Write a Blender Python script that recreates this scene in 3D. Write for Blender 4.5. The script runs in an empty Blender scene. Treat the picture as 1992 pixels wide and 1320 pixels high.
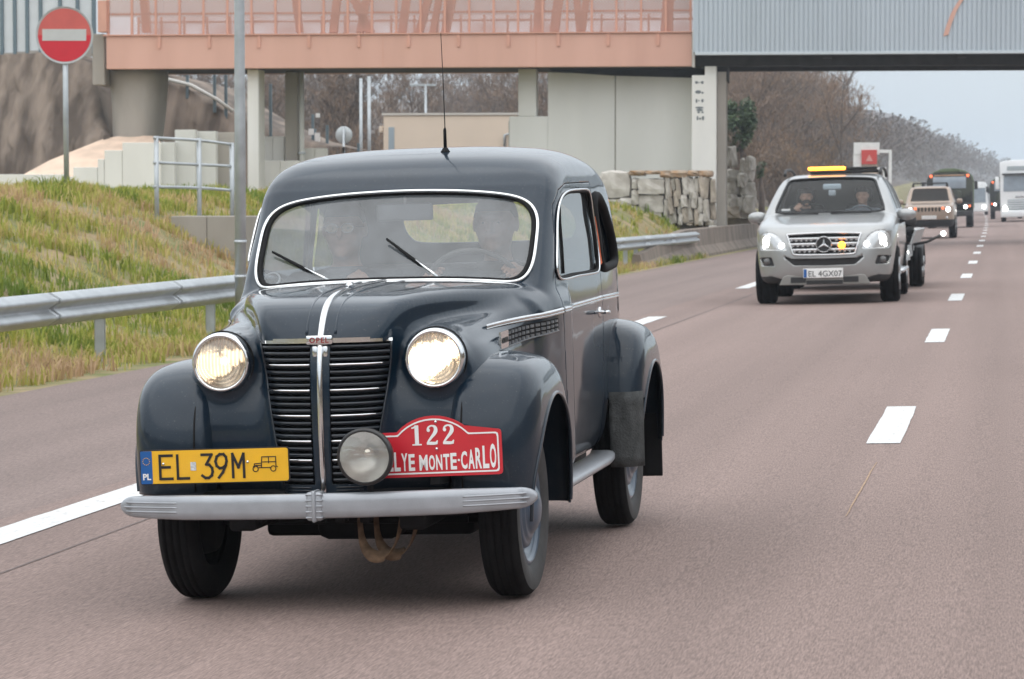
import bpy, bmesh, math, random
import numpy as np
from mathutils import Vector, Matrix

random.seed(11)
rng = np.random.default_rng(11)
scene = bpy.context.scene
COL = scene.collection

# ------------------------------------------------------------------ camera
FPX, PCX, PCY, HORIZON, EYE, CROSS = 5590.0, 996.0, 660.0, 390.0, 1.40, 0.025
PITCH = math.atan((PCY - HORIZON) / FPX)
TH = math.atan(0.1724)                      # heading of the carriageway against the view axis
cam_data = bpy.data.cameras.new("camera")
cam = bpy.data.objects.new("camera", cam_data)
COL.objects.link(cam)
cam.location = (0, 0, EYE)
cam.rotation_euler = (math.pi / 2 - PITCH, 0, 0)
cam_data.sensor_width = 36.0
cam_data.lens = 36.0 * FPX / 1992.0
cam_data.clip_start = 0.1
cam_data.clip_end = 6000
cam_data.dof.use_dof = True
cam_data.dof.focus_distance = 10.4
cam_data.dof.aperture_fstop = 14.0
scene.camera = cam

# ------------------------------------------------------------------ sky and sun (overcast)
SUN_EL, SUN_ROT = math.radians(68), math.radians(200)
world = bpy.data.worlds.new("World")
scene.world = world
world.use_nodes = True
wn, wl = world.node_tree.nodes, world.node_tree.links
wn.clear()
w_out = wn.new("ShaderNodeOutputWorld")
w_bg = wn.new("ShaderNodeBackground")
w_sky = wn.new("ShaderNodeTexSky")
w_sky.sky_type = 'NISHITA'
w_sky.sun_disc = False
w_sky.sun_elevation = SUN_EL
w_sky.sun_rotation = SUN_ROT
w_sky.dust_density = 3.0
w_tc = wn.new("ShaderNodeTexCoord")
w_sep = wn.new("ShaderNodeSeparateXYZ")
w_ramp = wn.new("ShaderNodeValToRGB")
w_ramp.color_ramp.elements[0].position = 0.0
w_ramp.color_ramp.elements[0].color = (0.49, 0.545, 0.59, 1)
w_ramp.color_ramp.elements[1].position = 0.55
w_ramp.color_ramp.elements[1].color = (1.10, 1.14, 1.18, 1)
w_map = wn.new("ShaderNodeMapping")
w_map.inputs["Scale"].default_value = (1.0, 1.0, 2.6)
w_noise = wn.new("ShaderNodeTexNoise")
w_noise.inputs["Scale"].default_value = 2.2
w_noise.inputs["Detail"].default_value = 5.0
w_mul = wn.new("ShaderNodeMapRange")
w_mul.inputs["From Min"].default_value = 0.3
w_mul.inputs["From Max"].default_value = 0.7
w_mul.inputs["To Min"].default_value = 10.4
w_mul.inputs["To Max"].default_value = 13.0
w_cl = wn.new("ShaderNodeVectorMath"); w_cl.operation = 'SCALE'
w_mix = wn.new("ShaderNodeMix"); w_mix.data_type = 'RGBA'
w_mix.inputs[0].default_value = 0.88
wl.new(w_tc.outputs["Generated"], w_sep.inputs[0])
wl.new(w_sep.outputs["Z"], w_ramp.inputs[0])
wl.new(w_tc.outputs["Generated"], w_map.inputs[0])
wl.new(w_map.outputs[0], w_noise.inputs["Vector"])
wl.new(w_noise.outputs["Fac"], w_mul.inputs["Value"])
wl.new(w_ramp.outputs["Color"], w_cl.inputs[0])
wl.new(w_mul.outputs[0], w_cl.inputs["Scale"])
wl.new(w_sky.outputs[0], w_mix.inputs[6])
wl.new(w_cl.outputs[0], w_mix.inputs[7])
wl.new(w_mix.outputs[2], w_bg.inputs["Color"])
w_bg.inputs["Strength"].default_value = 0.10
wl.new(w_bg.outputs[0], w_out.inputs[0])

sun_data = bpy.data.lights.new("sun", 'SUN')
sun_data.energy = 0.9
sun_data.angle = math.radians(105)
sun_data.color = (1.0, 0.965, 0.91)
sun = bpy.data.objects.new("sun", sun_data)
COL.objects.link(sun)
_sd = Vector((math.sin(SUN_ROT) * math.cos(SUN_EL), math.cos(SUN_ROT) * math.cos(SUN_EL), math.sin(SUN_EL)))
sun.rotation_euler = _sd.to_track_quat('Z', 'Y').to_euler()
sun.location = (0, 0, 60)

vs = scene.view_settings
vs.view_transform = 'Standard'
vs.look = 'None'
vs.exposure = 0.33
vs.gamma = 1.0
vs.use_curve_mapping = False
scene.render.engine = 'CYCLES'
scene.cycles.use_denoising = True
scene.cycles.max_bounces = 8
scene.cycles.transparent_max_bounces = 16
scene.cycles.caustics_reflective = False
scene.cycles.caustics_refractive = False
scene.cycles.sample_clamp_indirect = 6.0

# ------------------------------------------------------------------ layout helpers
RD = np.array([math.sin(TH), math.cos(TH), 0.0])      # along the carriageway, away from the camera
RN = np.array([math.cos(TH), -math.sin(TH), 0.0])     # across it, to the right
_cam = np.array([0, 0, EYE])
_fw = np.array([0, math.cos(PITCH), -math.sin(PITCH)])
_up = np.array([0, math.sin(PITCH), math.cos(PITCH)])
_rt = np.array([1.0, 0, 0])


def ray(px, py):
    return _fw + _rt * (px - PCX) / FPX - _up * (py - PCY) / FPX


def at_depth(px, py, Y):
    d = ray(px, py)
    return _cam + d * (Y / d[1])


def road_point(s, t, dz=0.0):
    """carriageway coordinates (metres along, metres across) to the world; the road bends gently away"""
    p = RD * s + RN * (t - 1.85e-5 * s * abs(s))
    return np.array([p[0], p[1], CROSS * t + dz])


def st_of(P):
    return float(np.dot(P, RD)), float(np.dot(P, RN))


def solve_t(px, s):
    """the lateral place t that shows at image column px at distance s"""
    k = (px - PCX) / FPX
    # (RD*s + RN*t).x = k*(RD*s+RN*t).y
    off = 1.85e-5 * s * s
    return (k * RD[1] * s - RD[0] * s) / (RN[0] - k * RN[1]) + off


# ------------------------------------------------------------------ object helpers
def link(o, parent=None):
    COL.objects.link(o)
    if parent is not None:
        o.parent = parent
    return o


def tag(o, label=None, cat=None, group=None, kind=None):
    if label: o["label"] = label
    if cat: o["category"] = cat
    if group: o["group"] = group
    if kind: o["kind"] = kind
    return o


def empty(name, loc=(0, 0, 0), rot=(0, 0, 0)):
    o = bpy.data.objects.new(name, None)
    o.empty_display_size = 0.2
    o.location = loc
    o.rotation_euler = rot
    return link(o)


def mesh_data(name, V, F, smooth=True):
    m = bpy.data.meshes.new(name)
    V = np.asarray(V, dtype=np.float32).reshape(-1, 3)
    if isinstance(F, np.ndarray) and F.ndim == 2:
        nf, k = F.shape
        m.vertices.add(len(V)); m.vertices.foreach_set("co", V.ravel())
        m.loops.add(nf * k); m.loops.foreach_set("vertex_index", F.astype(np.int32).ravel())
        m.polygons.add(nf)
        m.polygons.foreach_set("loop_start", np.arange(0, nf * k, k, dtype=np.int32))
        m.polygons.foreach_set("loop_total", np.full(nf, k, dtype=np.int32))
        m.update(calc_edges=True)
        m.validate()
    else:
        m.from_pydata([tuple(v) for v in V.tolist()], [], [tuple(f) for f in F])
        m.update()
    if smooth:
        m.polygons.foreach_set("use_smooth", np.ones(len(m.polygons), dtype=bool))
    return m


def obj(name, VF, mat, parent=None, smooth=True, loc=None, rot=None):
    V, F = VF
    m = mesh_data(name, V, F, smooth)
    o = bpy.data.objects.new(name, m)
    if mat is not None:
        m.materials.append(mat)
    if loc is not None: o.location = loc
    if rot is not None: o.rotation_euler = rot
    return link(o, parent)


def share(name, mesh, parent=None, loc=None, rot=None, scale=None):
    o = bpy.data.objects.new(name, mesh)
    if loc is not None: o.location = loc
    if rot is not None: o.rotation_euler = rot
    if scale is not None: o.scale = scale
    return link(o, parent)


def solidify(o, th, offset=-1.0):
    md = o.modifiers.new("thickness", 'SOLIDIFY')
    md.thickness = th
    md.offset = offset
    return o


class MB:
    """collects simple shapes into one vertex / face list"""
    def __init__(self):
        self.v, self.f = [], []

    def add(self, VF):
        V, F = VF
        b = len(self.v)
        self.v.extend([tuple(map(float, p)) for p in V])
        self.f.extend([tuple(int(i) + b for i in f) for f in F])
        return self

    def get(self):
        return self.v, self.f


def box(x0, x1, y0, y1, z0, z1, bev=0.0, seg=2):
    if bev <= 0:
        V = [(x0, y0, z0), (x1, y0, z0), (x1, y1, z0), (x0, y1, z0), (x0, y0, z1), (x1, y0, z1), (x1, y1, z1), (x0, y1, z1)]
        F = [(0, 3, 2, 1), (4, 5, 6, 7), (0, 1, 5, 4), (1, 2, 6, 5), (2, 3, 7, 6), (3, 0, 4, 7)]
        return V, F
    bm = bmesh.new()
    bmesh.ops.create_cube(bm, size=1.0)
    for v in bm.verts:
        v.co = Vector(((x0 + x1) / 2 + v.co.x * (x1 - x0), (y0 + y1) / 2 + v.co.y * (y1 - y0), (z0 + z1) / 2 + v.co.z * (z1 - z0)))
    bmesh.ops.bevel(bm, geom=bm.edges[:], offset=bev, segments=seg, profile=0.5, affect='EDGES')
    bm.verts.index_update()
    V = [tuple(v.co) for v in bm.verts]
    F = [tuple(v.index for v in f.verts) for f in bm.faces]
    bm.free()
    return V, F


def prism(poly, a0, a1, plane='xz', bev=0.0):
    """extrude a 2D outline between a0 and a1 along the third axis"""
    n = len(poly)
    bm = bmesh.new()
    def P(u, w, a):
        return {'xz': (u, a, w), 'yz': (a, u, w), 'xy': (u, w, a)}[plane]
    A = [bm.verts.new(P(u, w, a0)) for u, w in poly]
    B = [bm.verts.new(P(u, w, a1)) for u, w in poly]
    bm.faces.new(A); bm.faces.new(B[::-1])
    for i in range(n):
        bm.faces.new((A[i], B[i], B[(i + 1) % n], A[(i + 1) % n]))
    bmesh.ops.recalc_face_normals(bm, faces=bm.faces[:])
    if bev > 0:
        bmesh.ops.bevel(bm, geom=bm.edges[:], offset=bev, segments=2, profile=0.5, affect='EDGES', clamp_overlap=True)
    bm.verts.index_update()
    V = [tuple(v.co) for v in bm.verts]
    F = [tuple(v.index for v in f.verts) for f in bm.faces]
    bm.free()
    return V, F


def xform(VF, M):
    V, F = VF
    return [tuple(M @ Vector(v)) for v in V], F


def tube(pts, r, closed=False, sides=8, caps=True):
    P = np.asarray(pts, float)
    n = len(P)
    R = np.full(n, r) if np.isscalar(r) else np.asarray(r, float)
    if closed:
        T = np.roll(P, -1, 0) - np.roll(P, 1, 0)
    else:
        T = np.gradient(P, axis=0)
    T /= np.linalg.norm(T, axis=1)[:, None] + 1e-12
    a = np.array([0, 0, 1.0]) if abs(T[0][2]) < 0.9 else np.array([1.0, 0, 0])
    N = np.cross(T[0], a); N /= np.linalg.norm(N)
    V = []
    for i in range(n):
        N = N - T[i] * N.dot(T[i]); N /= np.linalg.norm(N) + 1e-12
        B = np.cross(T[i], N)
        for k in range(sides):
            an = 2 * math.pi * k / sides
            V.append(P[i] + R[i] * (math.cos(an) * N + math.sin(an) * B))
    F = []
    m = n if closed else n - 1
    for i in range(m):
        j = (i + 1) % n
        for k in range(sides):
            l = (k + 1) % sides
            F.append((i * sides + k, i * sides + l, j * sides + l, j * sides + k))
    if not closed and caps:
        F.append(tuple(range(sides))[::-1])
        F.append(tuple((n - 1) * sides + k for k in range(sides)))
    return [tuple(v) for v in V], F


def lathe(prof, n=32, axis='y', closed_prof=False):
    """revolve (radius, along) pairs round an axis through the origin"""
    V, F = [], []
    m = len(prof)
    for i in range(n):
        a = 2 * math.pi * i / n
        c, s = math.cos(a), math.sin(a)
        for r, h in prof:
            V.append({'y': (r * c, h, r * s), 'x': (h, r * c, r * s), 'z': (r * c, r * s, h)}[axis])
    k = m if closed_prof else m - 1
    for i in range(n):
        j = (i + 1) % n
        for q in range(k):
            q2 = (q + 1) % m
            F.append((i * m + q, j * m + q, j * m + q2, i * m + q2))
    return V, F


def moved(VF, d):
    V, F = VF
    return [(v[0] + d[0], v[1] + d[1], v[2] + d[2]) for v in V], F


def mirrored(VF):
    V, F = VF
    if isinstance(V, np.ndarray):
        V = V.copy(); V[:, 0] *= -1
        return V, F[:, ::-1] if isinstance(F, np.ndarray) else [f[::-1] for f in F]
    return [(-v[0], v[1], v[2]) for v in V], [tuple(f)[::-1] for f in F]


def resample(P, n, closed=False):
    P = np.asarray(P, float)
    if closed: P = np.vstack([P, P[:1]])
    d = np.r_[0, np.cumsum(np.linalg.norm(np.diff(P, axis=0), axis=1))]
    u = np.linspace(0, d[-1], n + 1)[:-1] if closed else np.linspace(0, d[-1], n)
    return np.stack([np.interp(u, d, P[:, k]) for k in range(P.shape[1])], 1)


def smooth_loop(P, it=6, closed=True):
    P = np.asarray(P, float).copy()
    for _ in range(it):
        if closed:
            P = 0.5 * P + 0.25 * (np.roll(P, 1, 0) + np.roll(P, -1, 0))
        else:
            P[1:-1] = 0.5 * P[1:-1] + 0.25 * (P[:-2] + P[2:])
    return P


def catmull(pts, n=10, closed=False):
    P = np.asarray(pts, float)
    m = len(P)
    out = []
    for i in range(m if closed else m - 1):
        p0 = P[(i - 1) % m] if (closed or i > 0) else 2 * P[0] - P[1]
        p1, p2 = P[i], P[(i + 1) % m]
        p3 = P[(i + 2) % m] if (closed or i + 2 < m) else 2 * P[-1] - P[-2]
        for k in range(n):
            t = k / n
            out.append(0.5 * (2 * p1 + (p2 - p0) * t + (2 * p0 - 5 * p1 + 4 * p2 - p3) * t * t + (3 * p1 - p0 - 3 * p2 + p3) * t ** 3))
    if not closed: out.append(P[-1])
    return np.array(out)


# ------------------------------------------------------------------ signed distance modelling
def poly_sdf(PX, PY, poly):
    poly = np.asarray(poly, float)
    d = np.full(np.shape(PX), 1e9)
    inside = np.zeros(np.shape(PX), bool)
    n = len(poly)
    for i in range(n):
        ax, ay = poly[i]; bx, by = poly[(i + 1) % n]
        ex, ey = bx - ax, by - ay
        L = ex * ex + ey * ey
        if L < 1e-14: continue
        wx, wy = PX - ax, PY - ay
        t = np.clip((wx * ex + wy * ey) / L, 0, 1)
        dx, dy = wx - ex * t, wy - ey * t
        d = np.minimum(d, dx * dx + dy * dy)
        c = ((ay > PY) != (by > PY)) & (PX < (bx - ax) * (PY - ay) / (by - ay + 1e-18) + ax)
        inside ^= c
    d = np.sqrt(d)
    return np.where(inside, -d, d)


def smax(a, b, k):
    h = np.maximum(k - np.abs(a - b), 0.0) / k
    return np.maximum(a, b) + h * h * k * 0.25


def smin(a, b, k):
    return -smax(-a, -b, k)


class Grid:
    def __init__(self, lo, hi, h):
        self.h = h
        self.lo = np.array(lo, float)
        n = [int(math.ceil((hi[i] - lo[i]) / h)) + 1 for i in range(3)]
        self.x, self.y, self.z = [lo[i] + h * np.arange(n[i]) for i in range(3)]
        self.shape = tuple(n)
        self.X, self.Y, self.Z = self.x[:, None, None], self.y[None, :, None], self.z[None, None, :]

    def yz(self, poly):
        A, B = np.meshgrid(self.y, self.z, indexing='ij')
        return poly_sdf(A, B, poly)[None, :, :].astype(np.float32)

    def xz(self, poly):
        A, B = np.meshgrid(np.abs(self.x), self.z, indexing='ij')
        return poly_sdf(A, B, poly)[:, None, :].astype(np.float32)

    def xy(self, poly):
        A, B = np.meshgrid(np.abs(self.x), self.y, indexing='ij')
        return poly_sdf(A, B, poly)[:, :, None].astype(np.float32)

    def sample(self, Fd, P):
        q = (np.asarray(P, float) - self.lo) / self.h
        mx = np.array(self.shape) - 1.001
        q = np.clip(q, 0, mx)
        i = q.astype(int); f = q - i
        r = 0
        for dx in (0, 1):
            for dy in (0, 1):
                for dz in (0, 1):
                    w = (f[:, 0] if dx else 1 - f[:, 0]) * (f[:, 1] if dy else 1 - f[:, 1]) * (f[:, 2] if dz else 1 - f[:, 2])
                    r = r + w * Fd[i[:, 0] + dx, i[:, 1] + dy, i[:, 2] + dz]
        return r

    def march(self, Fd, P, axis, sign, reach=2.0):
        """first surface met from outside when going along +-axis through each point"""
        P = np.atleast_2d(np.asarray(P, float)).copy()
        ax = [self.x, self.y, self.z][axis]
        line = ax if sign > 0 else ax[::-1]
        prev = None
        res = np.full(len(P), np.nan)
        for a in line:
            Q = P.copy(); Q[:, axis] = a
            v = self.sample(Fd, Q)
            if prev is not None:
                hit = np.isnan(res) & (prev[1] > 0) & (v <= 0)
                res[hit] = prev[0] + (a - prev[0]) * (prev[1][hit] / (prev[1][hit] - v[hit]))
            prev = (a, v)
        return res


def surface_nets(G, Fd, smooth=3):
    s = Fd < 0
    nx, ny, nz = Fd.shape
    c = np.zeros((nx - 1, ny - 1, nz - 1), np.int8)
    for dx in (0, 1):
        for dy in (0, 1):
            for dz in (0, 1):
                c += s[dx:nx - 1 + dx, dy:ny - 1 + dy, dz:nz - 1 + dz]
    act = (c > 0) & (c < 8)
    I = np.argwhere(act)
    idx = np.full(act.shape, -1, np.int64)
    idx[act] = np.arange(len(I))
    acc = np.zeros((len(I), 3)); cnt = np.zeros(len(I))
    co = [(0, 0, 0), (1, 0, 0), (0, 1, 0), (1, 1, 0), (0, 0, 1), (1, 0, 1), (0, 1, 1), (1, 1, 1)]
    ed = [(0, 1), (2, 3), (4, 5), (6, 7), (0, 2), (1, 3), (4, 6), (5, 7), (0, 4), (1, 5), (2, 6), (3, 7)]
    val = [Fd[I[:, 0] + a, I[:, 1] + b, I[:, 2] + d] for a, b, d in co]
    for a, b in ed:
        va, vb = val[a], val[b]
        m = (va < 0) != (vb < 0)
        t = np.where(m, va / np.where(m, va - vb, 1), 0)
        pa, pb = np.array(co[a], float), np.array(co[b], float)
        acc += np.where(m[:, None], pa + (pb - pa) * t[:, None], 0)
        cnt += m
    V = G.lo + (I + acc / cnt[:, None]) * G.h
    Q = []
    for axis in range(3):
        o1, o2 = [(1, 2), (2, 0), (0, 1)][axis]
        sl0 = [slice(None)] * 3; sl1 = [slice(None)] * 3
        sl0[axis] = slice(0, -1); sl1[axis] = slice(1, None)
        ch = s[tuple(sl0)] != s[tuple(sl1)]
        E = np.argwhere(ch)
        ok = (E[:, o1] > 0) & (E[:, o2] > 0) & (E[:, o1] < Fd.shape[o1] - 1) & (E[:, o2] < Fd.shape[o2] - 1)
        E = E[ok]
        def cell(d1, d2):
            K = E.copy(); K[:, o1] += d1; K[:, o2] += d2
            return idx[K[:, 0], K[:, 1], K[:, 2]]
        q = np.stack([cell(-1, -1), cell(0, -1), cell(0, 0), cell(-1, 0)], 1)
        inside = s[E[:, 0], E[:, 1], E[:, 2]]
        q[~inside] = q[~inside][:, ::-1]
        Q.append(q)
    Q = np.vstack(Q)
    for it in range(smooth):
        nb = np.zeros_like(V); ct = np.zeros(len(V))
        for a, b in ((0, 1), (1, 2), (2, 3), (3, 0)):
            np.add.at(nb, Q[:, a], V[Q[:, b]]); np.add.at(ct, Q[:, a], 1)
        L = nb / np.maximum(ct, 1)[:, None]
        W = V + 0.55 * (L - V)
        nb[:] = 0
        for a, b in ((0, 1), (1, 2), (2, 3), (3, 0)):
            np.add.at(nb, Q[:, a], W[Q[:, b]])
        V = W - 0.5 * (nb / np.maximum(ct, 1)[:, None] - W)
    return V, Q


def tris(Q):
    return np.vstack([Q[:, [0, 1, 2]], Q[:, [0, 2, 3]]])


def clip(V, T, g):
    """split a triangle mesh along g = 0: (part with g > 0), (part with g < 0), loops of the cut"""
    V = np.asarray(V, float); g = np.where(np.abs(g) < 1e-7, 1e-7, g)
    pos = g[T] > 0
    k = pos.sum(1)
    outP = [T[k == 3]]; outN = [T[k == 0]]
    new, edge, segs, exP, exN = [], {}, [], [], []
    base = len(V)
    def cut(a, b):
        key = (a, b) if a < b else (b, a)
        if key not in edge:
            t = g[a] / (g[a] - g[b])
            new.append(V[a] + (V[b] - V[a]) * t)
            edge[key] = base + len(new) - 1
        return edge[key]
    for tri, p in zip(T[(k > 0) & (k < 3)].tolist(), pos[(k > 0) & (k < 3)].tolist()):
        odd = p.index(True) if sum(p) == 1 else p.index(False)
        a, b, c = tri[odd], tri[(odd + 1) % 3], tri[(odd + 2) % 3]
        ab, ac = cut(a, b), cut(a, c)
        one, two = (exP, exN) if p[odd] else (exN, exP)
        one.append((a, ab, ac)); two.append((ab, b, c)); two.append((ab, c, ac))
        segs.append((ab, ac))
    VV = np.vstack([V, np.array(new).reshape(-1, 3)])
    TP = np.vstack(outP + ([np.array(exP)] if exP else []))
    TN = np.vstack(outN + ([np.array(exN)] if exN else []))
    def compact(Tx):
        u, inv = np.unique(Tx, return_inverse=True)
        return VV[u], inv.reshape(-1, 3)
    nbr = {}
    for a, b in segs:
        nbr.setdefault(a, []).append(b); nbr.setdefault(b, []).append(a)
    loops, seen = [], set()
    for st in nbr:
        if st in seen: continue
        lp, cur, prev = [st], st, None
        seen.add(st)
        while True:
            nx = [q for q in nbr[cur] if q != prev and q not in seen]
            if not nx: break
            prev, cur = cur, nx[0]
            seen.add(cur); lp.append(cur)
        loops.append(VV[lp])
    return compact(TP), compact(TN), loops


def vertex_normals(V, T):
    n = np.cross(V[T[:, 1]] - V[T[:, 0]], V[T[:, 2]] - V[T[:, 0]])
    N = np.zeros_like(V)
    for k in range(3): np.add.at(N, T[:, k], n)
    return N / (np.linalg.norm(N, axis=1)[:, None] + 1e-12)


# ------------------------------------------------------------------ materials
MATS = {}


def mat(name, col, rough=0.5, metal=0.0, var=0.0, vscale=8.0, col2=None, bump=0.0, bscale=60.0, coat=0.0, coat_rough=0.05,
        emit=None, estr=0.0, spec=0.5, stretch=(1, 1, 1), rvar=0.0, detail=6.0, sharp=None, ior=None, turn=(0, 0, 0)):
    if name in MATS: return MATS[name]
    m = bpy.data.materials.new(name)
    m.use_nodes = True
    nt = m.node_tree; N, L = nt.nodes, nt.links
    b = N["Principled BSDF"]
    b.inputs["Roughness"].default_value = rough
    b.inputs["Metallic"].default_value = metal
    b.inputs["Specular IOR Level"].default_value = spec
    if ior: b.inputs["IOR"].default_value = ior
    b.inputs["Coat Weight"].default_value = coat
    b.inputs["Coat Roughness"].default_value = coat_rough
    tc = N.new("ShaderNodeTexCoord")
    mp = N.new("ShaderNodeMapping"); mp.inputs["Scale"].default_value = stretch; mp.inputs["Rotation"].default_value = turn
    L.new(tc.outputs["Object"], mp.inputs[0])
    nz = N.new("ShaderNodeTexNoise")
    nz.inputs["Scale"].default_value = vscale
    nz.inputs["Detail"].default_value = detail
    L.new(mp.outputs[0], nz.inputs["Vector"])
    rp = N.new("ShaderNodeValToRGB")
    c = np.array(col[:3], float)
    if col2 is None:
        a, d = np.clip(c * (1 - var), 0, 1), np.clip(c * (1 + var), 0, 1)
    else:
        a, d = c, np.array(col2[:3], float)
    lo, hi = sharp if sharp else (0.3, 0.7)
    rp.color_ramp.elements[0].position = lo; rp.color_ramp.elements[1].position = hi
    rp.color_ramp.elements[0].color = (*a, 1); rp.color_ramp.elements[1].color = (*d, 1)
    L.new(nz.outputs["Fac"], rp.inputs[0])
    L.new(rp.outputs[0], b.inputs["Base Color"])
    if rvar > 0:
        mr = N.new("ShaderNodeMapRange")
        mr.inputs["To Min"].default_value = max(0, rough - rvar); mr.inputs["To Max"].default_value = rough + rvar
        L.new(nz.outputs["Fac"], mr.inputs["Value"]); L.new(mr.outputs[0], b.inputs["Roughness"])
    if bump > 0:
        n2 = N.new("ShaderNodeTexNoise"); n2.inputs["Scale"].default_value = bscale; n2.inputs["Detail"].default_value = 4
        L.new(mp.outputs[0], n2.inputs["Vector"])
        bp = N.new("ShaderNodeBump"); bp.inputs["Strength"].default_value = bump; bp.inputs["Distance"].default_value = 0.02
        L.new(n2.outputs["Fac"], bp.inputs["Height"]); L.new(bp.outputs[0], b.inputs["Normal"])
    if emit is not None:
        b.inputs["Emission Color"].default_value = (*emit, 1)
        b.inputs["Emission Strength"].default_value = estr
    MATS[name] = m
    return m


def glass_mat(name, tint=(0.8, 0.85, 0.86), film=0.06, film_col=(0.5, 0.53, 0.55), rough=0.02, ior=1.5):
    """a thin pane: see-through, mirror-like by Fresnel, with a pale film of road dirt and painted sky glare"""
    if name in MATS: return MATS[name]
    m = bpy.data.materials.new(name); m.use_nodes = True
    nt = m.node_tree; N, L = nt.nodes, nt.links
    N.remove(N["Principled BSDF"])
    out = N["Material Output"]
    tr = N.new("ShaderNodeBsdfTransparent"); tr.inputs[0].default_value = (*tint, 1)
    gl = N.new("ShaderNodeBsdfGlossy"); gl.inputs["Roughness"].default_value = rough
    # Schlick reflectance from the facing angle, the same from both sides of the pane
    ge = N.new("ShaderNodeNewGeometry")
    dt = N.new("ShaderNodeVectorMath"); dt.operation = 'DOT_PRODUCT'
    L.new(ge.outputs["Normal"], dt.inputs[0]); L.new(ge.outputs["Incoming"], dt.inputs[1])
    ab = N.new("ShaderNodeMath"); ab.operation = 'ABSOLUTE'; L.new(dt.outputs["Value"], ab.inputs[0])
    om = N.new("ShaderNodeMath"); om.operation = 'SUBTRACT'; om.inputs[0].default_value = 1.0; L.new(ab.outputs[0], om.inputs[1])
    pw = N.new("ShaderNodeMath"); pw.operation = 'POWER'; pw.inputs[1].default_value = 5.0; L.new(om.outputs[0], pw.inputs[0])
    f0 = 2 * ((ior - 1) / (ior + 1)) ** 2
    fr = N.new("ShaderNodeMapRange"); fr.inputs["To Min"].default_value = f0; fr.inputs["To Max"].default_value = 1.0
    L.new(pw.outputs[0], fr.inputs["Value"])
    df = N.new("ShaderNodeBsdfDiffuse"); df.inputs[0].default_value = (*film_col, 1)
    tc = N.new("ShaderNodeTexCoord"); nz = N.new("ShaderNodeTexNoise")
    nz.inputs["Scale"].default_value = 9.0; nz.inputs["Detail"].default_value = 6
    L.new(tc.outputs["Object"], nz.inputs["Vector"])
    mr = N.new("ShaderNodeMapRange"); mr.inputs["From Min"].default_value = 0.3; mr.inputs["From Max"].default_value = 0.7
    mr.inputs["To Min"].default_value = film * 0.7; mr.inputs["To Max"].default_value = film * 1.3
    L.new(nz.outputs["Fac"], mr.inputs["Value"])
    m1 = N.new("ShaderNodeMixShader"); m2 = N.new("ShaderNodeMixShader")
    L.new(mr.outputs[0], m1.inputs[0]); L.new(tr.outputs[0], m1.inputs[1]); L.new(df.outputs[0], m1.inputs[2])
    L.new(fr.outputs[0], m2.inputs[0]); L.new(m1.outputs[0], m2.inputs[1]); L.new(gl.outputs[0], m2.inputs[2])
    L.new(m2.outputs[0], out.inputs["Surface"])
    MATS[name] = m
    return m


def text_mesh(txt, size=1.0, bold=0.0, extrude=0.0, align='CENTER', spacing=1.0):
    """lettering as flat mesh arrays in the x-z plane, standing at z = 0"""
    cu = bpy.data.curves.new("lettering", 'FONT')
    cu.body = txt; cu.size = size; cu.offset = bold; cu.extrude = extrude
    cu.align_x = align; cu.space_character = spacing; cu.resolution_u = 3
    o = bpy.data.objects.new("lettering", cu)
    COL.objects.link(o)
    dg = bpy.context.evaluated_depsgraph_get()
    me = o.evaluated_get(dg).to_mesh()
    V = [(v.co.x, -v.co.z, v.co.y) for v in me.vertices]
    F = [tuple(p.vertices) for p in me.polygons]
    o.evaluated_get(dg).to_mesh_clear()
    bpy.data.objects.remove(o); bpy.data.curves.remove(cu)
    return V, F
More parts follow.
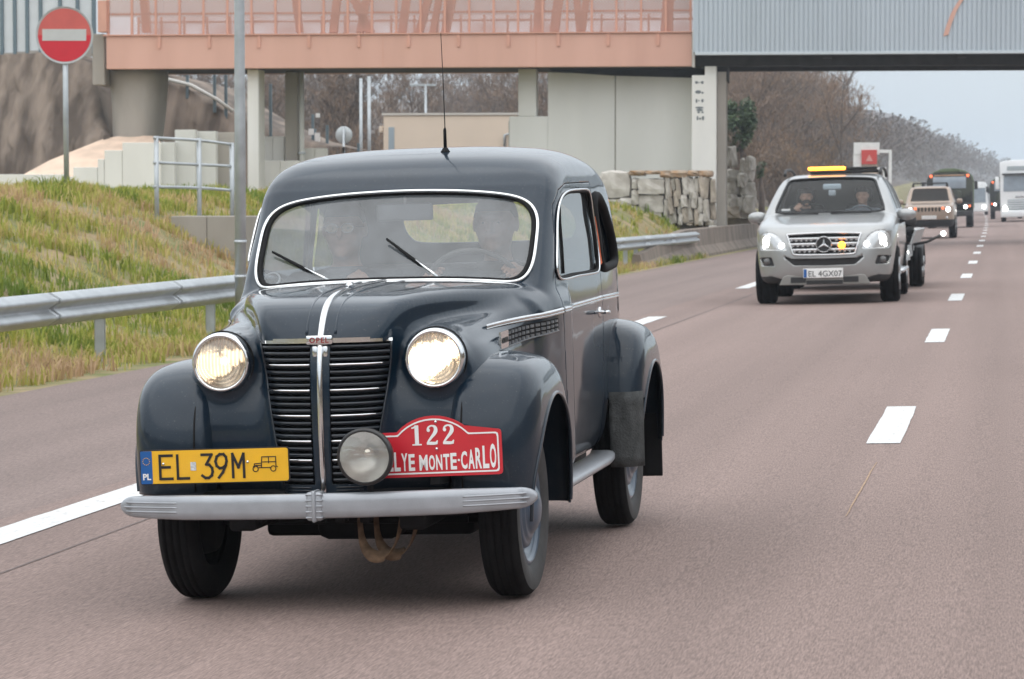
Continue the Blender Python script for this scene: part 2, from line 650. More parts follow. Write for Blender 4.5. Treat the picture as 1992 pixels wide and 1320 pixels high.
# =================================================================== ground, carriageway, markings, barriers
def asphalt_mat(name, base, streak=1.0):
    m = bpy.data.materials.new(name); m.use_nodes = True
    nt = m.node_tree; N, L = nt.nodes, nt.links
    b = N["Principled BSDF"]; b.inputs["Roughness"].default_value = 0.86; b.inputs["Specular IOR Level"].default_value = 0.32
    tc = N.new("ShaderNodeTexCoord")
    def noise(scale, sx, sy, detail=3, rough=0.5):
        mp = N.new("ShaderNodeMapping"); mp.inputs["Scale"].default_value = (sx, sy, 1)
        L.new(tc.outputs["Object"], mp.inputs[0])
        n = N.new("ShaderNodeTexNoise"); n.inputs["Scale"].default_value = scale; n.inputs["Detail"].default_value = detail; n.inputs["Roughness"].default_value = rough
        L.new(mp.outputs[0], n.inputs["Vector"]); return n
    fine = noise(150, 1.0, 0.10, 4, 0.6)       # aggregate, worn lengthwise by the traffic
    mid = noise(1.6, 1.0, 0.012, 5)              # polished wheel tracks
    big = noise(0.35, 1.0, 0.25, 4)           # patches of old and new surfacing
    r1 = N.new("ShaderNodeValToRGB")
    e = r1.color_ramp.elements
    e[0].position = 0.28; e[0].color = (*[c * 0.62 for c in base], 1)
    e[1].position = 0.74; e[1].color = (*[min(1, c * 1.36) for c in base], 1)
    L.new(fine.outputs["Fac"], r1.inputs[0])
    r2 = N.new("ShaderNodeMapRange"); r2.inputs["From Min"].default_value = 0.3; r2.inputs["From Max"].default_value = 0.7
    r2.inputs["To Min"].default_value = 0.86; r2.inputs["To Max"].default_value = 1.10
    L.new(mid.outputs["Fac"], r2.inputs["Value"])
    r3 = N.new("ShaderNodeMapRange"); r3.inputs["From Min"].default_value = 0.3; r3.inputs["From Max"].default_value = 0.7
    r3.inputs["To Min"].default_value = 0.93; r3.inputs["To Max"].default_value = 1.06
    L.new(big.outputs["Fac"], r3.inputs["Value"])
    mu = N.new("ShaderNodeMath"); mu.operation = 'MULTIPLY'
    L.new(r2.outputs[0], mu.inputs[0]); L.new(r3.outputs[0], mu.inputs[1])
    vm = N.new("ShaderNodeVectorMath"); vm.operation = 'SCALE'
    L.new(r1.outputs[0], vm.inputs[0]); L.new(mu.outputs[0], vm.inputs["Scale"])
    L.new(vm.outputs[0], b.inputs["Base Color"])
    bp = N.new("ShaderNodeBump"); bp.inputs["Strength"].default_value = 0.35; bp.inputs["Distance"].default_value = 0.01
    L.new(fine.outputs["Fac"], bp.inputs["Height"]); L.new(bp.outputs[0], b.inputs["Normal"])
    return m


def strip(s0, s1, t0, t1, dz, ns=None, jag=0.0):
    """a sheet on the carriageway between two distances and two lateral lines, in road-aligned object coordinates"""
    ns = ns or max(1, int(abs(s1 - s0) / 12)) 
    S = np.linspace(s0, s1, ns + 1)
    V, F = [], []
    for s in S:
        off = -1.85e-5 * s * abs(s)
        for t in (t0, t1):
            V.append((t + off + (random.uniform(-jag, jag) if jag else 0), s, CROSS * t + dz))
    for i in range(ns):
        F.append((2 * i, 2 * i + 1, 2 * i + 3, 2 * i + 2))
    return V, F


ROADROT = (0, 0, -TH)
M_road = asphalt_mat("worn_red_brown_asphalt", (0.238, 0.175, 0.156))
M_shoulder = asphalt_mat("hard_shoulder_asphalt", (0.215, 0.164, 0.149))
M_mark = mat("road_marking_paint", (0.64, 0.65, 0.65), rough=0.6, vscale=34, bump=0.15, bscale=160, col2=(0.46, 0.43, 0.41), sharp=(0.54, 0.72), detail=9, stretch=(1, 0.35, 1))
M_seal = mat("bitumen_joint", (0.11, 0.088, 0.085), rough=0.7, var=0.3, vscale=30)
o = obj("carriageway", strip(-25, 1500, -4.72, 13.0, 0.0, 120), M_road, None, False, rot=ROADROT); tag(o, kind="structure")
o = obj("hard_shoulder", strip(-25, 1500, -8.12, -4.72, 0.0, 120), M_shoulder, None, False, rot=ROADROT); tag(o, kind="structure")
# painted lines
DASH0, DASHP = 16.85, 12.17
for k in range(-1, 62):
    s0 = DASH0 + DASHP * k
    L_ = 3.05
    o = obj("lane_dash", strip(s0, s0 + L_, -0.80, -0.60, 0.004, 10, 0.0035), M_mark, None, False, rot=ROADROT); tag(o, kind="structure")
for k in range(0, 50):
    s0 = DASH0 + DASHP * k + 2.0
    o = obj("lane_dash", strip(s0, s0 + L_, 2.85, 3.05, 0.004, 1), M_mark, None, False, rot=ROADROT); tag(o, kind="structure")
for (a, b_) in ((-2.5, 37.2), (49.4, 88.5), (101, 140), (152, 191), (203, 242), (255, 294), (307, 346), (360, 400), (412, 450)):
    o = obj("edge_line", strip(a, b_, -4.58, -4.34, 0.004, 150, 0.004), M_mark, None, False, rot=ROADROT); tag(o, kind="structure")
o = obj("edge_line", strip(-20, 700, 6.55, 6.75, 0.004, 60), M_mark, None, False, rot=ROADROT); tag(o, kind="structure")
o = obj("paving_joint", strip(-10, 160, -3.985, -3.972, 0.004, 60, 0.004), M_seal, None, False, rot=ROADROT); tag(o, kind="structure")
# a pale scrape beside the lane dashes
P0, P1 = (1645, 1005), (1705, 900)
M_scrape = mat("ochre_scrape", (0.37, 0.25, 0.16), rough=0.85, var=0.3, vscale=40)


def ground_hit(px, py):
    d = ray(px, py)
    k = EYE / (CROSS * (d @ RN) - d[2])
    return _cam + d * k


sa, ta = st_of(ground_hit(*P0)); sb, tb = st_of(ground_hit(*P1))
n_ = 14
V_, F_ = [], []
for i in range(n_ + 1):
    f = i / n_; s = sa + (sb - sa) * f; t = ta + (tb - ta) * f + random.uniform(-.003, .003)
    w = 0.002 + 0.002 * math.sin(f * math.pi)
    V_ += [(t - w, s, CROSS * t + 0.004), (t + w, s, CROSS * t + 0.004)]
    if i: F_.append((2 * i - 2, 2 * i - 1, 2 * i + 1, 2 * i))
tag(obj("road_scrape", (V_, F_), M_scrape, None, False, rot=ROADROT), kind="structure")


# ---- terrain: one sheet to the horizon, with the verge bank on the left
def sstep(a, b_, x):
    q = np.clip((x - a) / (b_ - a), 0, 1)
    return q * q * (3 - 2 * q)


def terrain_z(s, t):
    s = np.asarray(s, float); t = np.asarray(t, float)
    tt = t + 0.0
    base = CROSS * np.clip(tt, -9.0, 14.0) - 0.02 * ((tt > -8.05) & (tt < 12.9)) - 0.004
    plateau = np.interp(s, [-30, 20, 44, 60, 80, 110, 180, 320, 700, 1600], [1.12, 1.18, 1.48, 1.40, 1.15, 1.15, 1.6, 2.6, 6.0, 12.0])
    u = -8.95 - tt
    w = np.interp(s, [0, 40, 70, 90, 110], [5.8, 5.5, 4.2, 2.4, 3.0])
    bank = (plateau + 0.22) * sstep(0.0, 1.0, u / w)
    far = np.interp(s, [0, 110, 160, 300, 900, 1700], [0, 0, 0.6, 2.2, 11, 16]) * sstep(4.0, 42.0, u)
    bump = 0.05 * np.sin(s * 0.9 + t * 1.7) + 0.04 * np.sin(s * 2.3 - t * 1.1) + 0.03 * np.sin(s * 0.37 + t * 3.1)
    return base + bank + far + bump * sstep(0.3, 2.0, u)


ss = np.r_[-400, -150, -60, np.arange(-30, 130, 1.25), np.arange(130, 400, 8), np.arange(400, 1000, 50), np.arange(1000, 2700, 200)]
tt = np.r_[-1300, -800, -500, -220, -120, -80, -60, np.arange(-48, -20, 2.0), np.arange(-20, -8.2, 0.4), -8.08, -8.06, 0, 12.5, 13.4, 20, 60, 200, 600, 1300]
SS, TT = np.meshgrid(ss, tt, indexing='ij')
ZZ = terrain_z(SS, TT)
offc = -1.85e-5 * np.minimum(np.abs(SS), 1500) ** 2 * (SS > 0)
V_ = np.stack([TT + offc, SS, ZZ], -1).reshape(-1, 3)
nT = len(tt)
idx = np.arange(len(ss) * nT).reshape(len(ss), nT)
F_ = np.stack([idx[:-1, :-1], idx[:-1, 1:], idx[1:, 1:], idx[1:, :-1]], -1).reshape(-1, 4)
M_verge = mat("verge_earth_and_grass", (0.15, 0.165, 0.05), rough=0.95, col2=(0.34, 0.25, 0.15), vscale=1.7, bump=0.5, bscale=24, sharp=(0.38, 0.66), detail=9)
g_ = obj("ground", (V_, F_), M_verge, None, True, rot=ROADROT); tag(g_, kind="structure")


def T2W(s, t, dz=0.0):
    z = float(terrain_z(s, t))
    p = road_point(s, t)
    return np.array([p[0], p[1], z + dz])


# ---- steel guard rail: W-beam on posts
M_galv = mat("galvanised_steel", (0.44, 0.47, 0.49), rough=0.42, metal=0.55, var=0.12, vscale=6, bump=0.05, bscale=60, rvar=0.1)
rail = empty("guard_rail", tuple(road_point(27.9, -9.0)))
tag(rail, "galvanised steel guard rail on posts along the grass verge", "guard rail")
RT = -8.92
wprof = [(0.02, 0.0), (0.0, 0.012), (-0.075, 0.055), (-0.085, 0.075), (-0.075, 0.098), (-0.012, 0.138), (-0.004, 0.155), (-0.012, 0.172), (-0.075, 0.212), (-0.085, 0.235), (-0.075, 0.255), (0.0, 0.298), (0.02, 0.310)]


def wbeam(s0, s1, t0, t1, z0, z1, ns):
    V, F = [], []
    m_ = len(wprof)
    for i in range(ns + 1):
        f = i / ns; s = s0 + (s1 - s0) * f; t = t0 + (t1 - t0) * f; zb = z0 + (z1 - z0) * f
        for (a, h) in wprof:
            p = road_point(s, t - a, 0)     # the bulges stand towards the traffic
            V.append((p[0], p[1], CROSS * RT + zb + h))
    for i in range(ns):
        for k in range(m_ - 1): F.append((i * m_ + k, i * m_ + k + 1, (i + 1) * m_ + k + 1, (i + 1) * m_ + k))
    return V, F


inv = Matrix.Translation(rail.location).inverted()
edges_s = [-6, -2, 2, 6, 10, 14, 18, 22, 26, 30.1, 34.2, 38.3, 42.4, 46.5, 50.6, 54.7, 58.8, 62.9, 67.0, 71.1, 75.2, 80.5]
def rt_of(s): return RT + 0.42 * float(sstep(66, 81, s))
for a, b_ in zip(edges_s[:-1], edges_s[1:]):
    V, F = wbeam(a, b_ + 0.16, rt_of(a), rt_of(b_), 0.44, 0.44, 6)
    o = obj("rail_beam", xform((V, F), inv), M_galv, rail); solidify(o, 0.005, 0)
    for q in (0.07, 0.24):   # bolts at the lap
        p = road_point(b_ - 0.02, rt_of(b_) + 0.016, 0)
        obj("bolt", xform(moved(lathe([(0.0001, -0.012), (0.014, -0.008), (0.018, 0.0)], 8, 'y'), (p[0], p[1], CROSS * RT + 0.44 + q + 0.02)), inv), M_galv, rail)
for s in edges_s[:-1]:
    for so in ((0.0,) if s < 55 else (0.0, 2.0)):
        p = road_point(s + so + 1.85, rt_of(s) - 0.09, 0)
        zg = float(terrain_z(s + so + 1.85, rt_of(s) - 0.09))
        mb = MB()
        mb.add(box(-0.05, 0.05, -0.003, 0.003, zg - 0.3, CROSS * RT + 0.72)); mb.add(box(-0.053, -0.047, -0.003, 0.05, zg - 0.3, CROSS * RT + 0.72)); mb.add(box(0.047, 0.053, -0.003, 0.05, zg - 0.3, CROSS * RT + 0.72))
        o = obj("rail_post", xform(moved(mb.get(), (p[0], p[1], 0)), inv), M_galv, rail, False)
        o = obj("spacer", xform(moved(box(-0.05, 0.05, -0.09, 0.0, CROSS * RT + 0.50, CROSS * RT + 0.68, 0.01), (p[0], p[1], 0)), inv), M_galv, rail, False)

# ---- concrete safety barrier beyond it
M_conc_old = mat("weathered_concrete", (0.25, 0.205, 0.17), rough=0.9, col2=(0.135, 0.11, 0.09), vscale=2.2, bump=0.3, bscale=30, detail=9, sharp=(0.35, 0.72), stretch=(1, 1, 0.4))
cb = empty("concrete_barrier", tuple(road_point(69, -8.75)))
tag(cb, "low stained concrete safety barrier beside the hard shoulder", "barrier")
inv = Matrix.Translation(cb.location).inverted()
prof = [(-0.02, -0.05), (0.30, -0.05), (0.29, 0.08), (0.10, 0.32), (0.055, 0.80), (-0.12, 0.82), (-0.16, 0.3)]
s_ = 69.0
ih = 0.0
while s_ < 190:
    s2 = s_ + 5.95
    V, F = [], []
    for s in np.linspace(s_, s2, 5):
        for a, h in prof:
            hs = h * (0.35 + 0.65 * float(sstep(67, 80, s))) if h > 0 else h
            p = road_point(s, -8.72 + a, 0)
            V.append((p[0], p[1], CROSS * -8.7 + hs))
    m_ = len(prof)
    for i in range(4):
        for k in range(m_): F.append((i * m_ + k, (i + 1) * m_ + k, (i + 1) * m_ + (k + 1) % m_, i * m_ + (k + 1) % m_))
    F.append(tuple(range(m_))); F.append(tuple(range(4 * m_, 5 * m_))[::-1])
    obj("barrier_segment", xform((V, F), inv), M_conc_old, cb, False)
    s_ = s2 + 0.05

# ---- unseen wooded banks added behind the camera and across the road to darken reflections
def wood_bank(name, path, h0, h1, seed):
    r = random.Random(seed)
    V, F = [], []
    for i, (x, y) in enumerate(path):
        nx, ny = (x, y) / np.linalg.norm((x, y))
        for (d, f) in ((0, 0.0), (1.5, 0.55), (4, 0.85), (9, 1.0), (40, 0.7)):
            hh = (h0 + (h1 - h0) * r.random()) * f
            V.append((x + nx * d, y + ny * d, hh - 0.6))
    for i in range(len(path) - 1):
        for j in range(4): F.append((i * 5 + j, (i + 1) * 5 + j, (i + 1) * 5 + j + 1, i * 5 + j + 1))
    o = obj(name, (V, F), mat("unseen_wood_mass", (0.075, 0.062, 0.050), rough=1.0, col2=(0.13, 0.10, 0.075), vscale=0.5, detail=10), None, True)
    tag(o, kind="structure")
pth = [road_point(s, 24.0)[:2] for s in range(-90, 70, 5)]
wood_bank("unseen_wood_rise", pth, 6.0, 9.5, 3)
pth = [np.array((math.sin(math.radians(a)) * 95, -math.cos(math.radians(a)) * 95)) for a in range(-100, 65, 4)]
wood_bank("unseen_wood_rise", pth, 9.0, 15.0, 5)
# =================================================================== footbridge, walls and what stands around it
BR_A = math.radians(6.0)
BU = np.array([math.cos(BR_A), -math.sin(BR_A), 0]); BV = np.array([math.sin(BR_A), math.cos(BR_A), 0])
BO = at_depth(1390, 300, 95.0); BO[2] = 0.0


def bpx(px, py, v=0.0):
    """image point on the bridge-aligned upright plane v metres behind the pier front: (u, z)"""
    d = ray(px, py)
    # (cam + k d - BO).BV = v
    k = (v - (_cam - BO) @ BV) / (d @ BV)
    P = _cam + d * k
    return float((P - BO) @ BU), float(P[2])


BROT = (0, 0, -BR_A)
def bempty(name, u=0.0, v=0.0, z=0.0):
    p = BO + BU * u + BV * v
    return empty(name, (p[0], p[1], z), BROT)


def bbox(px0, py0, px1, py1, v0, v1, bev=0.02):
    """box whose front face spans two image points at depth v0 and which runs back to v1"""
    u0, z0 = bpx(px0, py1, v0); u1, z1 = bpx(px1, py0, v0)
    return box(u0, u1, v0, v1, z0, z1, bev)


M_salmon = mat("salmon_paint", (0.66, 0.385, 0.305), rough=0.55, col2=(0.56, 0.315, 0.245), vscale=1.1, bump=0.03, bscale=8, detail=9, stretch=(1, 1, 0.12), sharp=(0.4, 0.85))
M_salmon2 = mat("salmon_steel", (0.62, 0.325, 0.245), rough=0.5, var=0.08, vscale=2.0)
M_conc = mat("pale_concrete", (0.70, 0.70, 0.67), rough=0.85, col2=(0.58, 0.58, 0.55), vscale=0.55, bump=0.15, bscale=14, detail=9, stretch=(1, 1, 0.25))
M_concwhite = mat("whitewashed_concrete", (0.82, 0.81, 0.77), rough=0.8, col2=(0.70, 0.69, 0.65), vscale=0.8, bump=0.1, bscale=12, stretch=(1, 1, 0.3))
M_concgrey = mat("grey_concrete", (0.40, 0.37, 0.33), rough=0.88, col2=(0.28, 0.255, 0.225), vscale=0.9, bump=0.2, bscale=10, detail=8, stretch=(1, 1, 0.35))
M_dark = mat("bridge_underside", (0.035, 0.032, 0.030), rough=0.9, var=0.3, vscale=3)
M_corr = mat("corrugated_sheet", (0.47, 0.525, 0.575), rough=0.42, metal=0.25, col2=(0.38, 0.425, 0.46), vscale=0.7, detail=9, rvar=0.06, stretch=(1, 1, 0.15), sharp=(0.42, 0.85))
M_lip = mat("sheet_edge", (0.55, 0.60, 0.63), rough=0.4, metal=0.3, var=0.06)


def mesh_panel_mat():
    """perforated sheet: small round holes through painted steel"""
    m = bpy.data.materials.new("perforated_sheet"); m.use_nodes = True
    nt = m.node_tree; N, L = nt.nodes, nt.links
    b = N["Principled BSDF"]; b.inputs["Roughness"].default_value = 0.5
    b.inputs["Base Color"].default_value = (0.60, 0.36, 0.30, 1)
    tc = N.new("ShaderNodeTexCoord")
    mp = N.new("ShaderNodeMapping"); mp.inputs["Scale"].default_value = (14, 14, 14); mp.inputs["Rotation"].default_value = (0, math.radians(45), 0)
    L.new(tc.outputs["Object"], mp.inputs[0])
    fr = N.new("ShaderNodeVectorMath"); fr.operation = 'FRACTION'; L.new(mp.outputs[0], fr.inputs[0])
    sb = N.new("ShaderNodeVectorMath"); sb.operation = 'SUBTRACT'; sb.inputs[1].default_value = (0.5, 0.5, 0.5); L.new(fr.outputs[0], sb.inputs[0])
    mk = N.new("ShaderNodeVectorMath"); mk.operation = 'MULTIPLY'; mk.inputs[1].default_value = (1, 0, 1); L.new(sb.outputs[0], mk.inputs[0])
    ln = N.new("ShaderNodeVectorMath"); ln.operation = 'LENGTH'; L.new(mk.outputs[0], ln.inputs[0])
    lt = N.new("ShaderNodeMath"); lt.operation = 'LESS_THAN'; lt.inputs[1].default_value = 0.40; L.new(ln.outputs["Value"], lt.inputs[0])
    tr = N.new("ShaderNodeBsdfTransparent"); mx = N.new("ShaderNodeMixShader")
    L.new(lt.outputs[0], mx.inputs[0]); L.new(b.outputs[0], mx.inputs[1]); L.new(tr.outputs[0], mx.inputs[2])
    L.new(mx.outputs[0], N["Material Output"].inputs["Surface"])
    return m


M_perf = mesh_panel_mat()

# ---- salmon footbridge
fb = bempty("footbridge"); tag(fb, "salmon coloured steel footbridge with perforated parapet on concrete piers", "bridge")
fu0, fz0 = bpx(207, 134, 0.0); fu1, fz1 = bpx(1346, 63, 0.0)
DW = 4.6
obj("front_girder", box(fu0, fu1, 0.0, 0.35, fz0, fz1, 0.02), M_salmon, fb, False)
obj("rear_girder", box(fu0, fu1, DW - 0.3, DW, fz0, fz1, 0.02), M_salmon, fb, False)
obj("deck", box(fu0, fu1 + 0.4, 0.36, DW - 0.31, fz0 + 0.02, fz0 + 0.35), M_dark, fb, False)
obj("top_flange", box(fu0 - 0.1, fu1 + 0.05, -0.07, 0.42, fz1 + 0.003, fz1 + 0.055), M_salmon2, fb, False)
ntab = 12
for k in range(ntab):
    px = 310 + 97 * k - 97
    if px < 215: continue
    u, z = bpx(px, 66, 0)
    obj("stiffener", box(u - 0.05, u + 0.05, -0.045, -0.002, fz1 - 0.42, fz1 - 0.005), M_salmon2, fb, False)
for px in (745, 1043):
    u, z = bpx(px, 66, 0)
    obj("girder_joint", box(u - 0.012, u + 0.012, -0.004, 0.02, fz0 + 0.02, fz1 - 0.02), M_salmon2, fb, False)
# parapet: posts, mid rail, panels; leaning portal frames between them
ztop = fz1 + 2.35
zmid = bpx(700, 24, 0.1)[1]
for vv in (0.08, DW - 0.12):
    us = np.linspace(fu0 + 0.05, fu1 - 0.05, 25)
    for i, u in enumerate(us):
        obj("parapet_post", box(u - 0.04, u + 0.04, vv - 0.03, vv + 0.05, fz1 + 0.06, ztop, 0.006), M_salmon2, fb, False)
    for z in (zmid, ztop):
        obj("parapet_rail", box(fu0, fu1, vv + 0.052, vv + 0.10, z - 0.035, z + 0.035, 0.006), M_salmon2, fb, False)
    for i in range(24):
        a, b_ = us[i] + 0.045, us[i + 1] - 0.045
        obj("mesh_panel", box(a, b_, vv + 0.01, vv + 0.016, fz1 + 0.08, ztop - 0.05), M_perf, fb, False)
# leaning struts of the portals
for (px0, px1, w) in ((690, 720, 0.50), (655, 648, 0.42), (712, 700, 0.4), (790, 782, 0.42), (832, 815, 0.42), (872, 866, 0.4), (853, 842, 0.35), (880, 868, 0.35), (1050, 1046, 0.5), (1086, 1078, 0.5), (1122, 1128, 0.36), (1140, 1132, 0.36), (1300, 1296, 0.6), (575, 583, 0.36), (280, 285, 0.42)):
    ua, za = bpx(px1, 63, 0.5); ub, zb = bpx(px0, 0, 0.5)
    dz = ztop + 0.4 - za
    ue = ua + (ub - ua) / (zb - za) * dz
    w *= 0.62
    V = [(ua - w / 2, 0.42, za), (ua + w / 2, 0.42, za), (ue + w / 2, 0.42, za + dz), (ue - w / 2, 0.42, za + dz), (ua - w / 2, 0.72, za), (ua + w / 2, 0.72, za), (ue + w / 2, 0.72, za + dz), (ue - w / 2, 0.72, za + dz)]
    obj("portal_strut", (V, [(0, 3, 2, 1), (4, 5, 6, 7), (0, 1, 5, 4), (1, 2, 6, 5), (2, 3, 7, 6), (3, 0, 4, 7)]), M_salmon2, fb, False)
# walkway wall panels behind (pale cladding seen through the mesh)
u0, z0 = bpx(190, 60, 2.2); u1, z1 = bpx(1346, 0, 2.2)
M_cladding = mat("pale_cladding", (0.60, 0.63, 0.655), rough=0.5, var=0.05, vscale=1.0)
for i in range(9):
    a = u0 + (u1 - u0) * i / 9; b_ = u0 + (u1 - u0) * (i + 1) / 9
    obj("cladding_panel", box(a + 0.01, b_ - 0.01, 2.3, 2.36, zmid + 0.05, ztop + 0.1), M_cladding, fb, False)
# end post at the left
obj("end_frame", bbox(190, 0, 207, 62, -0.1, 0.4, 0.02), M_salmon2, fb, False)
u0, z0 = bpx(183, 200, 0.5); u1, z1 = bpx(207, 66, 0.5)
obj("end_block", box(u0, u1 - 0.02, 0.3, DW, z0 + 0.6, z1, 0.03), M_concgrey, fb, False)
# bearings at the right end
obj("end_plate", bbox(1346, 60, 1352, 130, -0.1, 0.5, 0.01), mat("end_plate_pale", (0.6, 0.58, 0.55), rough=0.6, var=0.05), fb, False)

# ---- grey covered bridge over the carriageway
gb = bempty("covered_bridge"); tag(gb, "grey bridge clad in ribbed sheet metal crossing above the carriageway", "bridge")
u0, zb = bpx(1352, 101, -0.6); u1, _z = bpx(2100, 101, -0.6)
u1 += 22
ztopg = zb + 3.2
rib = 0.155
nr = int((u1 - u0) / rib)
pan = 28
for s0 in range(0, nr, pan):
    V, F = [], []
    k = 0
    for i in range(s0, min(nr, s0 + pan)):
        a = u0 + i * rib
        for (du, dv) in ((0.0, 0.0), (0.10, 0.0), (0.112, 0.03), (0.143, 0.03)):
            V += [(a + du, -0.6 + dv, zb), (a + du, -0.6 + dv, ztopg)]
    V += [(a + rib, -0.6, zb), (a + rib, -0.6, ztopg)]
    for k in range(len(V) // 2 - 1): F.append((2 * k, 2 * k + 2, 2 * k + 3, 2 * k + 1))
    obj("ribbed_panel", (V, F), M_corr, gb, False)
obj("rear_wall", box(u0, u1, DW + 0.4, DW + 0.5, zb, ztopg), M_corr, gb, False)
obj("end_wall", box(u0 - 0.06, u0 - 0.004, -0.6, DW + 0.4, zb, ztopg), M_corr, gb, False)
obj("bottom_edge", box(u0, u1, -0.66, -0.50, zb - 0.10, zb - 0.004, 0.01), M_lip, gb, False)
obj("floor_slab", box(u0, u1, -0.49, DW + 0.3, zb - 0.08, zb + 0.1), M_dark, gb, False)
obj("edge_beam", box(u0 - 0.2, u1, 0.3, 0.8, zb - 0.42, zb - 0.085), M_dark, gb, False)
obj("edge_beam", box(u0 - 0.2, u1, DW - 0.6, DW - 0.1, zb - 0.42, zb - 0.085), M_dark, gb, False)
obj("roof", box(u0 - 0.1, u1, -0.75, DW + 0.6, ztopg + 0.003, ztopg + 0.25), M_lip, gb, False)
for s0 in range(pan, nr, pan):
    a = u0 + s0 * rib - 0.02
    obj("lower_bracket", box(a - 0.15, a + 0.15, -0.45, 0.3, zb - 0.2, zb - 0.085), M_dark, gb, False)
# a strip of the salmon motif on the grey wall
pts = [bpx(1840, 70, -0.66), bpx(1846, 50, -0.66), bpx(1857, 22, -0.66), bpx(1872, -2, -0.66), bpx(1895, -35, -0.66)]
P = catmull(np.array([(a, -0.64, b_) for a, b_ in pts]), 6)
V_, F_ = [], []
for i, p in enumerate(P):
    w = 0.085
    V_ += [(p[0] - w, -0.64, p[2]), (p[0] + w, -0.64, p[2] + 0.05), (p[0] + w, -0.60, p[2] + 0.05), (p[0] - w, -0.60, p[2])]
    if i:
        for k in range(4): F_.append((4 * i - 4 + k, 4 * i - 4 + (k + 1) % 4, 4 * i + (k + 1) % 4, 4 * i + k))
F_.append((0, 1, 2, 3))
obj("curved_motif", (V_, F_), M_salmon, gb, False)

# ---- the concrete pier with stencilled marks
pr = bempty("bridge_pier"); tag(pr, "whitewashed concrete pier with dark stencilled marks under the grey bridge", "pier")
u0, zt = bpx(1346, 146, 0.0); u1, _ = bpx(1394, 146, 0.0)
u2, _ = bpx(1412, 200, 0.0)
obj("shaft", box(u0, u1, 0.0, 2.2, -0.5, zt, 0.02), M_concwhite, pr, False)
ua, _ = bpx(1371, 120, 0.0)
obj("upper_shaft", box(ua, u1 - 0.003, 0.05, 2.0, zt - 0.01, zb - 0.43, 0.02), M_concwhite, pr, False)
obj("side_rib", box(u1 + 0.003, u2, 0.35, 1.9, -0.5, zb - 0.6, 0.02), M_concgrey, pr, False)
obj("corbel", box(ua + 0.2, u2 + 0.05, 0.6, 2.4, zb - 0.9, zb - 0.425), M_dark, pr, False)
M_sten = mat("stencil_grey", (0.16, 0.18, 0.19), rough=0.8, var=0.2, vscale=20)
# five smudged stencil marks, one below the other
for (x0, y0, blobs) in ((1352, 157, [(0, 0, 6, 6), (11, 0, 6, 6), (6, 2, 4, 2)]), (1352, 175, [(0, 0, 12, 7), (12, 3, 5, 4)]), (1353, 192, [(0, 0, 4, 8), (11, 0, 5, 7), (5, 2, 3, 3)]), (1352, 207, [(0, 0, 17, 4), (2, 4, 14, 5), (4, 9, 6, 4), (12, 9, 5, 4)]), (1355, 225, [(0, 0, 4, 9), (5, 3, 4, 5), (10, 0, 5, 9)])):
    mb = MB()
    for (a, b_, w, h) in blobs:
        uu0, zz1 = bpx(x0 + a, y0 + b_, -0.004); uu1, zz0 = bpx(x0 + a + w, y0 + b_ + h, -0.004)
        mb.add(prism([(uu0 + (uu1 - uu0) * (0.5 + 0.5 * math.cos(q)), zz0 + (zz1 - zz0) * (0.5 + 0.5 * math.sin(q))) for q in np.linspace(0, 2 * math.pi, 10, endpoint=False)], -0.004, 0.0))
    tag(obj("stencil_mark", mb.get(), M_sten, pr, False), kind="stuff")

# ---- big concrete wall beside it
wl_ = bempty("abutment_wall"); tag(wl_, "tall pale concrete wall under the footbridge, streaked with damp", "wall")
u0, z0 = bpx(1066, 140, 1.2); u1, z1 = bpx(1345, 150, 1.2)
u00, zl = bpx(1008, 226, 1.2)
w_out = [(u0, -0.5), (u1 + 1.0, -0.5), (u1 + 1.0, z1 - 0.05), (bpx(1200, 146, 1.2)[0], bpx(1200, 147, 1.2)[1]), (bpx(1120, 141, 1.2)[0], bpx(1120, 141, 1.2)[1]), (u0, z0)]
uj = bpx(1197, 200, 1.2)[0]
obj("wall_panel", prism([(u0, -0.5), (uj - 0.02, -0.5), (uj - 0.02, bpx(1197, 147, 1.2)[1]), (bpx(1120, 141, 1.2)[0], bpx(1120, 142, 1.2)[1]), (u0, z0)], 1.2, 1.6), M_conc, wl_, False)
obj("wall_panel", prism([(uj + 0.02, -0.5), (u1 + 1.0, -0.5), (u1 + 1.0, z1 - 0.05), (uj + 0.02, bpx(1197, 147, 1.2)[1])], 1.2, 1.6), M_conc, wl_, False)
obj("joint_filler", box(uj - 0.03, uj + 0.03, 1.24, 1.5, -0.5, z1 - 0.1), M_concgrey, wl_, False)
obj("low_wall_panel", box(u00 - 0.3, u0 - 0.003, 1.2, 1.6, -0.5, zl, 0.02), M_conc, wl_, False)
obj("wall_pier", box(bpx(1008, 200, 1.2)[0], bpx(1043, 200, 1.2)[0], 1.203, 1.9, zl + 0.003, fz0, 0.02), M_conc, wl_, False)
obj("sky_gap_fill", box(u00 + 1.0, u1 + 1.0, 2.2, 2.7, zl + 1.2, fz0 - 0.004), M_dark, wl_, False)  # dark box added to block the sky gap between wall and deck
# the wall's blank return on the left, in mid-grey render
M_grey2 = mat("plain_grey_render", (0.36, 0.36, 0.34), rough=0.9, var=0.08)
obj("return_wall", box(bpx(990, 235, 1.5)[0], u00 - 0.304, 1.4, 4.0, -0.5, bpx(990, 235, 1.5)[1]), M_grey2, wl_, False)

